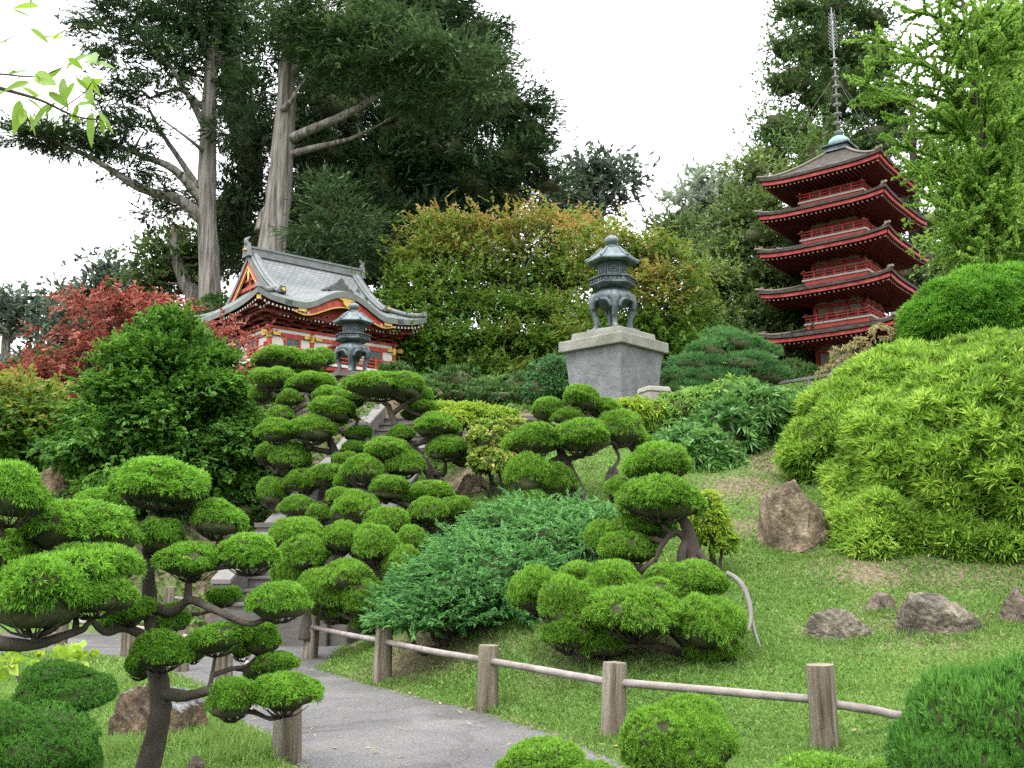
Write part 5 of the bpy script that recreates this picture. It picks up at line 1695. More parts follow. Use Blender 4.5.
tree('red_maple_tree', 'crimson leaved maple left of the temple gate', 'tree', gbase(130, 400, 27),
     [[gtrunk(140, 27, .22), (135, 400, 27, .16), (120, 350, 27, .10), (100, 310, 27, .04)], [(130, 380, 27, .1), (80, 370, 27, .06), (45, 375, 27, .03)], [(125, 360, 27, .08), (150, 325, 27, .05), (165, 303, 27, .03)]],
     [(90, 310, 22, 9, 27, .62), (125, 305, 30, 9, 27, .6), (150, 306, 18, 8, 27, .8), (165, 299, 10, 5, 27, .95), (100, 335, 26, 10, 27, .55), (135, 330, 30, 10, 27, .6), (60, 372, 34, 8, 26.5, .55), (90, 360, 30, 9, 26.7, .35),
      (110, 350, 26, 9, 26.7, .5), (35, 378, 24, 7, 26.5, .6), (60, 392, 34, 9, 26.5, .45), (70, 405, 20, 8, 26.5, .4), (140, 350, 24, 10, 27, .5)],
     'maple_red', 'bark_dark', 33, 'maples on the hill', limb_r=.03, crown_kw=dict(MAP, dens=1.8))
tree('red_maple_tree', 'small reddish maple in front of the gate veranda corner', 'tree', gbase(232, 380, 28),
     [[gtrunk(236, 28, .12), (236, 380, 28, .09), (238, 345, 28, .04)]],
     [(212, 334, 12, 4, 28, .7), (232, 328, 12, 2, 28, .75), (226, 345, 9, 5, 28, .6), (240, 376, 8, 7, 28, .5)],
     'maple_red', 'bark_dark', 34, 'maples on the hill', limb_r=.02, crown_kw=dict(MAP, dens=1.3))
tree('maple_tree', 'low bronze green maple at the left edge below the red one', 'tree', gbase(20, 440, 22),
     [[gtrunk(10, 22, .14), (10, 450, 22, .1), (18, 410, 22, .04)]],
     [(15, 395, 36, 12, 22, .45), (35, 412, 28, 10, 22, .35), (5, 420, 36, 12, 22, .2), (35, 432, 28, 10, 22, .25), (10, 448, 40, 14, 22, .1), (45, 455, 20, 12, 22, .1), (20, 468, 40, 12, 22, .05)],
     'maple', 'bark_dark', 35, 'maples on the hill', limb_r=.03, crown_kw=MAP)

# trees around the pagoda
RED = dict(core=.6, dens=3.4, ll=.17, lw=.07, m=13, n=11, L=.42, spread=.9, flat=.6, sub_r=.66, sub_flat=.45, out=.55, up=.0, jit=.5, fill=2.3, vcl=.2)
tree('redwood_tree', 'tall dark conifer rising directly behind the pagoda spire', 'tree', gbase(830, 300, 50),
     [[gtrunk(835, 50, .7), (832, 200, 50, .5), (828, 80, 50, .3), (825, -30, 50, .12)]],
     [(800, 10, 26, 14, 49, .35), (835, 8, 36, 16, 50, .3), (870, 22, 26, 16, 50, .3), (790, 45, 24, 16, 49, .4), (820, 50, 34, 22, 49.5, .3), (860, 60, 32, 22, 50, .3), (790, 80, 26, 20, 49, .45), (830, 95, 40, 26, 49.5, .3),
      (872, 100, 28, 24, 50, .3), (780, 125, 26, 20, 49, .5), (812, 140, 34, 22, 48.5, .4), (870, 145, 34, 24, 50, .25), (770, 160, 26, 18, 49, .5), (840, 180, 50, 30, 51, .2), (895, 120, 20, 26, 50.5, .3), (812, 158, 20, 24, 46.5, .75), (788, 12, 18, 8, 49, .4), (885, 60, 18, 18, 50.5, .35)],
     'redwood', 'bark_dark', 41, 'trees behind the pagoda', crown_kw=RED)
tree('redwood_tree', 'dense mixed green conifer filling the slope left of the pagoda', 'tree', gbase(740, 380, 44),
     [[gtrunk(745, 44, .4), (742, 330, 44, .32), (738, 250, 44, .2), (742, 190, 44, .08)]],
     [(755, 175, 24, 14, 44, .6), (745, 200, 26, 16, 44, .6), (765, 215, 30, 18, 43, .65), (730, 225, 28, 18, 44, .45), (755, 245, 34, 20, 43, .5), (715, 255, 28, 18, 43.5, .55), (740, 280, 38, 22, 43, .4), (775, 280, 28, 24, 43, .35),
      (705, 290, 28, 20, 42.5, .5), (730, 320, 42, 24, 42, .3), (775, 325, 34, 26, 42, .2), (700, 330, 24, 22, 42, .4), (740, 355, 50, 22, 41, .15), (790, 355, 40, 24, 41, .1), (715, 275, 14, 12, 41.5, .8), (760, 300, 16, 12, 41.5, .6), (800, 300, 26, 40, 43, .2), (800, 245, 26, 30, 45, .25)],
     'slope_leaf', 'bark_dark', 42, 'trees behind the pagoda', crown_kw=RED)
tree('redwood_tree', 'gray green conifer seen between the pagoda and the ginkgo', 'tree', gbase(915, 350, 46),
     [[gtrunk(915, 46, .4), (915, 250, 46, .3), (912, 100, 46, .1)]],
     [(905, 190, 24, 26, 46, .3), (925, 230, 26, 30, 46, .35), (905, 275, 30, 30, 46, .3), (940, 280, 26, 26, 46, .3), (930, 150, 20, 24, 46, .35), (915, 325, 36, 30, 45, .15), (960, 240, 30, 40, 46, .25)],
     'slope_leaf', 'bark_dark', 43, 'trees behind the pagoda', crown_kw=dict(RED, dens=2.2, core=.4))
tree('redwood_tree', 'dark brownish conifer top at the upper right corner', 'tree', gbase(1010, 300, 42),
     [[gtrunk(1012, 42, .4), (1012, 150, 42, .25), (1008, 0, 42, .1)]],
     [(998, 18, 8, 14, 42, .2), (1014, 8, 12, 14, 42, .15), (1015, 40, 18, 18, 42, .15), (1020, 80, 22, 24, 42, .1), (1030, 150, 30, 50, 42, .15)],
     'redwood', 'bark_dark', 44, 'trees behind the pagoda', crown_kw=RED)

def ginkgo():
    rng = np.random.default_rng(51)
    Y = 24
    base = gbase(985, 300, Y)
    t = empty('ginkgo_tree', tuple(base), 'bright green ginkgo with long leafy shoots right of the pagoda', 'tree')
    g = Geo()
    tr = [gtrunk(998, Y, .17), (995, 280, Y, .13), (988, 180, Y, .09), (975, 90, Y, .06), (962, 0, Y, .035), (955, -60, Y, .015)]
    tube(g, [P(a, b, y) for a, b, y, r in tr], [r for *_, r in tr], 10, 0, 5, .05, rng)
    path, _ = smooth_path([P(a, b, y) for a, b, y, r in tr], [r for *_, r in tr], 8)
    lf = Geo()
    ends = [(862, 35, 23), (870, 62, 23), (880, 82, 23.5), (905, 10, 23), (925, -5, 24), (850, 78, 22.5), (868, 100, 23), (888, 118, 23), (905, 60, 24), (940, 30, 24), (900, 145, 23), (912, 172, 22.5), (905, 160, 22.5),
            (918, 190, 22), (938, 205, 22.5), (952, 222, 22), (958, 240, 23), (968, 258, 22), (930, 130, 24), (935, 80, 24), (960, 50, 24), (985, 20, 24), (975, 60, 25), (990, 100, 24), (1010, 60, 24), (1020, 110, 24), (1030, 150, 24),
            (1020, 190, 23), (1000, 150, 23), (970, 120, 25), (955, 160, 24), (940, 180, 23), (965, 200, 23), (1000, 220, 23), (1030, 230, 23), (980, 240, 22), (960, 230, 24), (1010, 250, 23), (1035, 90, 25), (1030, 40, 25), (905, 95, 24),
            (915, 165, 24), (950, 105, 24), (925, 182, 23), (925, 45, 24.5), (955, -10, 24), (1000, 180, 25), (985, 265, 22.5), (1045, 180, 24), (1045, 260, 24), (975, 160, 22.5), (990, 200, 22), (1015, 135, 22.5), (945, 205, 22), (1015, 215, 22)]
    ends += [(940 + 100 * rng.random(), 10 + 245 * rng.random(), 22 + 4 * rng.random()) for _ in range(60)]
    for px, py, yy in ends:
        e = P(px, py, yy)
        dz = 0.25 * np.hypot(*(path[:, :2] - e[:2]).T)
        a = path[np.argmin(np.abs(path[:, 2] - (e[2] - .35 * np.hypot(path[:, 0] - e[0], path[:, 1] - e[1]))))]
        d = e - a
        L_ = np.linalg.norm(d)
        mid = a + d * .5 + np.array([0, 0, .10 * L_]) + rng.normal(size=3) * .06 * L_
        tube(g, [a, mid, e], [.035, .02, .006], 5, 0, 4)
        sp, _ = smooth_path([a, mid, e], [1, 1, 1], 14)
        sp = sp[4:]
        ax = norm(np.gradient(sp, axis=0))
        sprays(lf, sp, ax, np.full(len(sp), L_ / 22), 22, .070, .055, 1.3, rng, 1.0, np.full(len(sp), .5) + rng.normal() * .12, .2, nj=.9)
        for _ in range(12):                               # side twigs
            k = rng.integers(2, len(sp) - 1)
            dirn = norm(ax[k] * .7 + rng.normal(size=3) * .55 + np.array([0, 0, .1]))
            q = sp[k]
            ln = .35 + .45 * rng.random()
            tube(g, [q, q + dirn * ln], [.008, .003], 4, 0, 1)
            ss = q[None] + dirn[None] * np.linspace(.05, 1, 8)[:, None] * ln
            sprays(lf, ss, np.repeat(dirn[None], 8, 0), np.full(8, ln / 8), 15, .070, .055, 1.25, rng, 1.0, np.full(8, .5) + rng.normal() * .15, .2, nj=.9)
    g.build('trunk', 'bark', t, tuple(base))
    lf.build('crown', 'ginkgo', t, tuple(base))
ginkgo()

tree('leafy_tree', 'full soft green tree filling the right edge above the clipped mound', 'tree', gbase(1030, 300, 28),
     [[gtrunk(1035, 28, .25), (1032, 250, 28, .18), (1026, 100, 28, .08)]],
     [(1010, 40, 18, 24, 28, .5), (985, 85, 20, 22, 28.5, .45), (965, 130, 20, 24, 28.5, .4), (955, 180, 20, 24, 28.5, .4), (1000, 20, 14, 18, 28.5, .5), (1015, 80, 20, 26, 28, .5), (1000, 125, 24, 26, 28, .45), (1022, 150, 26, 30, 28, .5), (990, 170, 24, 24, 28, .45), (1012, 200, 30, 28, 27.5, .5), (985, 225, 28, 24, 27.5, .4), (1020, 245, 34, 26, 27.5, .45), (960, 250, 24, 20, 27.5, .35), (1030, 110, 20, 30, 28, .5), (970, 205, 18, 18, 28, .4)],
     'ginkgo', 'bark_dark', 46, None, limb_r=.03, crown_kw=dict(dens=2.6, ll=.12, lw=.06, m=12, n=11, L=.4, spread=1.0, flat=.4, sub_r=.6, sub_flat=.3, out=.5, up=.0, jit=.5, fill=2.2, vcl=.16, core=.5))

# ================================================================== SHRUBS ON THE HILL
def shrub(name, label, cat, blobs_px, leafmat, seed, group=None, stem=True, sy=0.9, **kw):
    """blobs_px: (px, py, rx, ry, Y, tint)"""
    rng = np.random.default_rng(seed)
    bl = []
    for (px, py, rx, ry, Y, tint) in blobs_px:
        k = mpp(px, py, Y)
        bl.append((P(px, py, Y), (rx * k, rx * k * sy, ry * k), tint))
    cx = float(np.mean([b[0][0] for b in bl])); cy = float(np.mean([b[0][1] for b in bl]))
    base = (cx, cy, h1(cx, cy))
    t = empty(name, base, label, cat, group)
    g = Geo()
    shell_shrub(g, bl, rng=rng, **kw)
    g.build('foliage', [leafmat, 'twigs'], t, base)
    if stem:
        g = Geo()
        for c, r, _ in bl:
            gz = h1(c[0], c[1]) - .1
            c = np.asarray(c)
            foot = np.array([cx + (c[0] - cx) * .5, cy + (c[1] - cy) * .5, 0.0]); foot[2] = h1(foot[0], foot[1]) - .1
            top = c - np.array([0, 0, r[2] * .3])
            if top[2] < foot[2] + .15:
                top[2] = foot[2] + .15
            limb(g, foot, top, .035 + .02 * r[0], .015, rng)
        g.build('stem', 'bark', t, base)
    return t

# conical hinoki on the left
def hinoki():
    rng = np.random.default_rng(61)
    rows = [(170, 328, 18, 14), (150, 344, 24, 13), (186, 345, 24, 14), (135, 362, 30, 16), (175, 365, 34, 18), (205, 362, 24, 16), (120, 392, 34, 18), (160, 395, 36, 18), (200, 392, 36, 18), (222, 390, 22, 16),
            (105, 425, 34, 20), (145, 428, 36, 20), (190, 425, 38, 20), (228, 420, 30, 20), (90, 452, 34, 20), (130, 460, 38, 22), (175, 458, 40, 22), (220, 452, 38, 22), (85, 480, 28, 14), (125, 485, 40, 18), (175, 490, 44, 18), (225, 485, 36, 20), (240, 440, 24, 20), (165, 345, 20, 14), (155, 412, 30, 16), (205, 440, 30, 16)]
    bl = [(px, py, rx * 1.05, ry, 20.5 - 1.3 * math.sin(i * 2.4) * (0.3 + (py - 310) / 250), .45 + .15 * math.sin(i * 3.1)) for i, (px, py, rx, ry) in enumerate(rows)]
    base = gbase(165, 490, 21)
    t = empty('hinoki_cypress', tuple(base), 'dense dark green cone shaped hinoki cypress left of the stairs', 'tree')
    g = trunk_geo([[gtrunk(165, 21, .2), (166, 440, 21, .14), (170, 345, 21, .04)]], rng)
    for b in bl[::2]:
        limb(g, P(166, min(470, b[1] + 20), 21), P(b[0], b[1], b[4]), .04, .012, rng)
    g.build('trunk', 'bark', t, tuple(base))
    g = Geo()
    crown(g, bl, 3.8, .10, .055, rng, m=9, n=11, L=.20, spread=.9, flat=.35, sub_r=.26, sub_flat=.28, out=.9, up=-.05, jit=.45, fill=3.4, vcl=.2, droop=.1, centre=P(168, 420, 21.3))
    for b in bl:
        k = mpp(b[0], b[1], b[4])
        blob_core(g, P(b[0], b[1] + 4, b[4] + .25), (b[2] * k * .75, b[2] * k * .75, b[3] * k * .7), .9, n=10)
    g.build('crown', ['hinoki', 'twigs'], t, tuple(base))
hinoki()

BAM = dict(relief=.15, rsc=6.5, tufts_m2=420, n=10, ll=.145, lw=.026, spread=1.15, amp=.05, sc=4.0, up=.45, jitter=.55, depth=.16, core=.84, low=-.5, vcl=.34, vj=.26, droop=.08, hscale=1.1)
shrub('bamboo_hedge', 'big yellow green dwarf bamboo mound at the right edge of the lawn', 'shrub',
      [(1042, 512, 206, 172, 14.0, .55), (895, 535, 58, 42, 12.9, .48), (985, 545, 80, 40, 12.7, .45)],
      'bamboo', 71, 'dwarf bamboo mounds', **BAM)
shrub('bamboo_hedge', 'middle bamboo mound sloping down behind the big brown boulder', 'shrub',
      [(965, 462, 172, 126, 17.2, .5), (832, 458, 46, 44, 15.6, .42), (868, 440, 56, 56, 16.0, .45)],
      'bamboo', 72, 'dwarf bamboo mounds', **dict(BAM, lw=.027, ll=.15))
shrub('bamboo_hedge', 'uppermost darker green clipped mound below the ginkgo', 'shrub',
      [(985, 322, 76, 54, 19.5, .35), (1040, 315, 60, 50, 19.5, .35), (940, 330, 40, 34, 19.3, .35)],
      'bamboo_green', 73, 'dwarf bamboo mounds', **dict(BAM, relief=.06, tufts_m2=420, ll=.12, lw=.020, vcl=.2))

BRO = dict(tufts_m2=70, n=11, ll=.20, lw=.062, spread=1.3, amp=.16, sc=2.6, up=.35, jitter=.5, depth=.25, core=.72, low=-.5, vcl=.25, vj=.2, droop=.25)
shrub('peony_shrub', 'glossy dark leaved shrub hanging over the retaining wall', 'shrub',
      [(700, 462, 42, 34, 17.4, .45), (725, 440, 44, 38, 18.0, .4), (755, 418, 40, 30, 18.2, .5), (792, 410, 24, 18, 18.6, .55), (720, 475, 26, 22, 17.3, .4), (775, 425, 34, 26, 18.4, .35), (690, 445, 30, 22, 17.9, .45)],
      'broad', 74, **BRO)
shrub('peony_shrub', 'lighter green leafy shrub between the pedestal and the wall', 'shrub',
      [(690, 415, 34, 24, 18.8, .7), (730, 402, 36, 22, 19.0, .65), (665, 432, 24, 18, 18.7, .8), (650, 440, 20, 16, 18.6, .85)],
      'broad_light', 75, **dict(BRO, ll=.17, lw=.05))
shrub('peony_shrub', 'bright lime leafy shrub at the front foot of the pedestal', 'shrub',
      [(632, 415, 26, 16, 18.6, .6), (605, 420, 24, 14, 18.7, .4), (650, 412, 16, 10, 18.5, .6)],
      'lime', 76, **dict(BRO, ll=.16, lw=.04, tufts_m2=90))
shrub('variegated_shrub', 'yellow speckled shrub right of the cloud pruned trees', 'shrub',
      [(495, 446, 24, 24, 17.0, .6), (512, 438, 18, 20, 17.2, .65), (484, 438, 14, 18, 17.1, .5), (497, 463, 24, 14, 16.8, .45), (482, 458, 12, 12, 16.9, .4)],
      'variegated', 77, **dict(BRO, ll=.10, lw=.05, tufts_m2=150, vj=.3))
shrub('low_shrub', 'fresh green ground shrub along the low wall', 'shrub',
      [(440, 412, 26, 9, 20, .6), (470, 414, 26, 10, 19.8, .6), (498, 416, 18, 8, 19.7, .5), (455, 420, 20, 10, 19.4, .5)],
      'lime', 78, **dict(BRO, ll=.12, lw=.03, tufts_m2=160))
shrub('barberry_shrub', 'small bright yellow green bush beside the gnarled stump', 'shrub',
      [(712, 530, 20, 26, 12.2, .6), (708, 502, 14, 10, 12.3, .8), (722, 545, 14, 14, 12.1, .5)],
      'lime', 79, **dict(BRO, ll=.075, lw=.03, tufts_m2=260, vj=.25))
shrub('dark_shrub', 'round blue green shrub left of the pedestal', 'shrub',
      [(552, 382, 22, 26, 23, .35), (565, 375, 14, 18, 23, .35), (540, 392, 16, 16, 22.8, .3)],
      'pine', 80, **dict(BRO, ll=.12, lw=.03, tufts_m2=170, vcl=.15, core=.85))
shrub('dry_shrub', 'thin pinkish yellow shrub in front of the pagoda foot', 'shrub',
      [(845, 360, 14, 14, 21, .4), (860, 350, 12, 12, 21, .5), (880, 335, 10, 10, 21, .7), (835, 375, 14, 10, 21, .6)],
      'dry', 81, **dict(BRO, ll=.10, lw=.03, tufts_m2=90, core=0))
shrub('water_plant', 'broad pale leaved clump on the lawn at far left', 'plant',
      [(45, 655, 26, 10, 9.5, .6), (75, 660, 22, 9, 9.3, .6), (15, 665, 20, 8, 9.2, .5)],
      'lime', 82, **dict(BRO, ll=.14, lw=.09, tufts_m2=30, n=4, core=0, up=.8))
# undergrowth that closes the hillside behind the stairs, maples and gate
def understory(label, spots, seed):
    rng = np.random.default_rng(seed)
    g = Geo()
    bl = []
    for px, py, rx, ry, Y in spots:
        k = mpp(px, py, Y)
        bl.append((P(px, py, Y), (rx * k, rx * k * .7, ry * k), .5))
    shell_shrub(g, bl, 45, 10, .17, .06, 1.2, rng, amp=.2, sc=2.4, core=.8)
    o = g.build('undergrowth', ['understory', 'twigs'])
    tag(o, label, 'undergrowth', kind='stuff')
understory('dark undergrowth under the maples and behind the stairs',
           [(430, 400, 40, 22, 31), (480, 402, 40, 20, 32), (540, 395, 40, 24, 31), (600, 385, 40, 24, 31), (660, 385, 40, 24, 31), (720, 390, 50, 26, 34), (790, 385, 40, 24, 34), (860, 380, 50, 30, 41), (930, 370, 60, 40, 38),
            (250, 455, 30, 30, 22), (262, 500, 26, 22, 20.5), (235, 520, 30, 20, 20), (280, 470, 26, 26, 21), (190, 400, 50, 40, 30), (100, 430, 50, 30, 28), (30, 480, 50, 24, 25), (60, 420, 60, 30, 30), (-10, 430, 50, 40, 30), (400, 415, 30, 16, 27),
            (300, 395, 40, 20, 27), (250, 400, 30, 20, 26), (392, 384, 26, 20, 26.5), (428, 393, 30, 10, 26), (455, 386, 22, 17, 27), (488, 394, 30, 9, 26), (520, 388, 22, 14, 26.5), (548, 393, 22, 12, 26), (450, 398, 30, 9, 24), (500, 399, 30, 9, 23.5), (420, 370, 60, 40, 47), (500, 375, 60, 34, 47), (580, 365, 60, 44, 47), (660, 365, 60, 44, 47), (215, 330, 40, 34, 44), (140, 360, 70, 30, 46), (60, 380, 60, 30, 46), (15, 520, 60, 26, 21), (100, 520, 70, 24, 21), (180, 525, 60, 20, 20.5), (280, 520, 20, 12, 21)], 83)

def ground_cover():
    rng = np.random.default_rng(84)
    N = 150000
    x = rng.uniform(-26, 12, N); y = rng.uniform(18, 40, N)
    k = (y > 22.0 + .05 * x) | (x < -2.6) | ((y > 18.6) & (x < -.7))
    k &= ~in_poly(x, y, PATH)
    u = np.array([.17, .985]); w = (x + 4.39) * u[1] - (y - 16.4) * u[0]
    k &= ~((w > -.2) & (w < 2.05) & (y < 25.5))
    k &= rng.random(N) < np.clip(1.5 - (y - 20) / 16, .25, 1)
    x, y = x[k], y[k]
    n = len(x)
    hh = .10 + .22 * np.clip(nz(np.stack([x, y, 0 * x], 1), 1.2, 4), 0, 1)
    B = np.stack([x, y, H(x, y) + hh * rng.random(n)], 1)
    D = norm(rng.normal(size=(n, 3)) * np.array([1, 1, .4]) + np.array([0, -.3, .35]))
    g = Geo()
    leaf_quads(g, B, D, norm(rng.normal(size=(n, 3)) * .5 + np.array([0, -.3, 1])), .10 + .08 * rng.random(n), .05 + .05 * rng.random(n), np.clip(.5 + .25 * nz(B, 1.5, 2) + rng.normal(size=n) * .2, 0, 1))
    o = g.build('ground_cover', 'cover')
    tag(o, 'leafy green ground cover on the upper bank around the stairs', 'ground cover', kind='stuff')
ground_cover()

# spreading blue-green juniper
def spreading_juniper():
    rng = np.random.default_rng(62)
    base = G(450, 640)
    t = empty('spreading_juniper', tuple(base), 'low blue green juniper spreading over the slope above the fence', 'shrub')
    bl = [(455, 600, 60, 36, 11.6, .4), (500, 575, 66, 36, 12.2, .5), (545, 545, 56, 30, 12.9, .6), (520, 525, 46, 24, 13.4, .6), (580, 530, 34, 22, 13.4, .6), (430, 618, 42, 24, 11.2, .35), (470, 555, 36, 24, 12.6, .55),
          (500, 615, 50, 26, 11.4, .3), (550, 590, 44, 30, 12.2, .35), (440, 580, 36, 22, 12.0, .45), (490, 540, 30, 18, 13.2, .6), (560, 515, 30, 16, 13.8, .65), (592, 522, 34, 16, 13.7, .65), (600, 545, 30, 18, 13.1, .55), (405, 622, 28, 14, 11.0, .5)]
    g = Geo()
    for px, py, rx, ry, Y, tint in bl:
        k = mpp(px, py, Y)
        c = P(px, py, Y); r = np.array([rx * k, rx * k * .8, ry * k])
        m = int(rx * ry * .19)
        d = rand_unit(rng, m); d[:, 2] = np.abs(d[:, 2]) * 1.0 - .25; d = norm(d)
        f = (1 + .22 * nz(d, 3.0, px)) * (1 - .25 * rng.random(m) ** 1.5)
        p = c + d * r * f[:, None]
        h = d * np.array([1, 1, .15])
        A = norm(h * .7 + np.array([-.25, -.30, .05]) + rng.normal(size=(m, 3)) * .30)
        sprays(g, p - A * .18, A, np.full(m, .38), 34, .075, .020, .70, rng, .55, tint + rng.normal(size=m) * .16, .16, droop=.1)
        if py < 605:
            blob_core(g, c + np.array([0, .1, -.1]), r, .78, .2, 2.4)
    g.build('foliage', ['blue_juniper', 'twigs'], t, tuple(base))
    g = Geo()
    for px, py, rx, ry, Y, tint in bl:
        limb(g, base - [0, 0, .1], P(px, py + 5, Y), .05, .015, rng)
    g.build('stem', 'bark', t, tuple(base))
spreading_juniper()

# needle pine pruned in layers, right of the pedestal
def layered_pine():
    rng = np.random.default_rng(63)
    Y = 23
    base = gbase(725, 395, Y)
    t = empty('layered_pine', tuple(base), 'blue green needle pine pruned in layers right of the pedestal', 'tree')
    bl = [(735, 345, 26, 10, 23, .6), (710, 352, 22, 10, 22.8, .55), (758, 355, 20, 10, 23, .5), (695, 366, 24, 9, 22.6, .55), (740, 366, 34, 11, 22.6, .45), (680, 380, 20, 9, 22.4, .55), (715, 380, 30, 10, 22.4, .4), (762, 378, 26, 11, 22.6, .45), (690, 392, 26, 9, 22.2, .4), (735, 392, 34, 10, 22.4, .35), (722, 338, 16, 7, 23.2, .6)]
    g = Geo()
    for px, py, rx, ry, Yb, tint in bl:
        k = mpp(px, py, Yb); c = P(px, py, Yb); r = np.array([rx * k, rx * k * .8, ry * k])
        m = int(rx * ry * 1.1)
        d = rand_unit(rng, m); d[:, 2] = np.abs(d[:, 2]) - .2; d = norm(d)
        p = c + d * r * (1 + .15 * nz(d, 3, px) - .2 * rng.random(m))[:, None]
        A = norm(d + rng.normal(size=(m, 3)) * .3 + np.array([0, 0, .6]))
        sprays(g, p, A, np.full(m, .05), 12, .13, .014, .75, rng, 1.0, tint + rng.normal(size=m) * .12, .15)
        blob_core(g, c, r, .75, .15, 2, n=12)
    g.build('crown', ['pine', 'twigs'], t, tuple(base))
    g = trunk_geo([[gtrunk(725, Y, .14), (725, 385, Y, .11), (730, 350, Y, .05)]], rng)
    for px, py, rx, ry, Yb, tint in bl:
        limb(g, P(727, min(392, py + 10), Y), P(px, py, Yb), .035, .012, rng)
    g.build('trunk', 'bark', t, tuple(base))
layered_pine()

# ================================================================== CLOUD-PRUNED TREES
def pad_mesh(name, seed, tufts, n, ll, lw, leafmat, spread=1.05, droop=0.0, up=.35, core=True, twigs=26, jitter=.35, low=-.30, belly=.40):
    """one clipped pad: radius 1, dome .55 high, shaggy leaves over a twiggy underside whose dark core also paints in shade"""
    rng = np.random.default_rng(seed)
    g = Geo()
    d = rand_unit(rng, tufts * 3)
    rag = .16 * nz(d * np.array([1, 1, .3]), 4.0, seed + 5)
    d = d[d[:, 2] > low + rag + .22 * (rng.random(len(d)) - .5)][:tufts]
    m = len(d)
    lump = 1 + .20 * nz(d, 2.3, seed) + .09 * nz(d, 6.0, seed + 3)
    zsc = np.where(d[:, 2] > 0, .55, .42)
    thin = nz(d, 5.0, seed + 9) + .5 * nz(d, 11.0, seed + 2) < -1.25 + .4 * rng.random(m)      # worn, thin places
    d, lump, zsc = d[~thin], lump[~thin], zsc[~thin]
    m = len(d)
    S = np.stack([np.ones(m), np.ones(m), zsc], 1)
    p = d * S * (lump * (.94 - .16 * rng.random(m) ** 2))[:, None]
    nn = norm(d / S)
    A = norm(nn + rng.normal(size=(m, 3)) * jitter + np.array([0, 0, up]))
    var = .5 + .12 * nz(p, 4.0, seed) + rng.normal(size=m) * .16 + .06 * d[:, 2]
    sprays(g, p, A, np.full(m, ll * .25), n, ll, lw, spread, rng, 1.0, var, .20, droop)
    if core:
        k = 16
        th = np.linspace(.03, PI - .03, k); ph = np.linspace(0, 2 * PI, 28, endpoint=False)
        T, Q = np.meshgrid(th, ph, indexing='ij')
        dd = np.stack([np.sin(T) * np.cos(Q), np.sin(T) * np.sin(Q), np.cos(T)], -1).reshape(-1, 3)
        lp = .84 * (1 + .20 * nz(dd, 2.3, seed) + .09 * nz(dd, 6.0, seed + 3))
        V = dd * np.stack([np.ones(len(dd)), np.ones(len(dd)), np.where(dd[:, 2] > 0, .55, belly)], 1) * lp[:, None]
        idx = np.arange(len(V)).reshape(k, 28); nx = np.roll(idx, -1, 1)
        g.add(V, np.stack([idx[:-1], idx[1:], nx[1:], nx[:-1]], -1).reshape(-1, 4), 1, smooth=True)
    for i in range(twigs):
        a = rng.uniform(0, 2 * PI); rr = .35 + .55 * rng.random()
        e = np.array([rr * math.cos(a), rr * math.sin(a), -.18 - .16 * (1 - rr)])
        s = np.array([.08 * math.cos(a), .08 * math.sin(a), -.48])
        mid = (s + e) / 2 + np.array([0, 0, -.05]) + rng.normal(size=3) * .03
        tube(g, [s, mid, e], [.026, .018, .010], 5, 2, 2)
    return g.mesh(name, [leafmat, 'twigs', 'bark'])

PADS = {
    'near': [pad_mesh('foliage_pad', 100 + i, 1350, 11, .115, .028, 'topiary', spread=1.25, droop=.14, up=.35, jitter=.5, low=-.12, belly=.42) for i in range(6)],
    'mid': [pad_mesh('foliage_pad', 120 + i, 1500, 11, .105, .022, 'topiary_fine', spread=1.1, droop=.02, up=.55, jitter=.4, low=-.20, belly=.46) for i in range(7)],
    'front': [pad_mesh('foliage_pad', 140 + i, 2200, 11, .095, .019, 'topiary_fine', spread=1.1, droop=.02, up=.5, low=-.38, jitter=.42) for i in range(5)],
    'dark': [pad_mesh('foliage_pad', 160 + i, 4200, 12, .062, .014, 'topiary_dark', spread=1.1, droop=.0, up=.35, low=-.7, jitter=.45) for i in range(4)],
}
_pc = {'n': 0}

def add_pad(parent, px, py, w, h, Y, kind, rng, sy=None):
    meshes = PADS[kind]
    me = meshes[_pc['n'] % len(meshes)]
    _pc['n'] += 1
    k = mpp(px, py, Y)
    o = bpy.data.objects.new('foliage_pad', me)
    COL.objects.link(o)
    o.parent = parent
    c = P(px, py, Y)
    o.location = Vector(c) - parent.location
    sx = w * k / 2 * .97
    sz = h * k / 2 / .52 * .97
    o.scale = (sx, sx * (sy or (.8 + .25 * rng.random())), sz)
    o.rotation_euler = (rng.normal() * .06, rng.normal() * .06, rng.uniform(0, 6.28))
    return c, sz

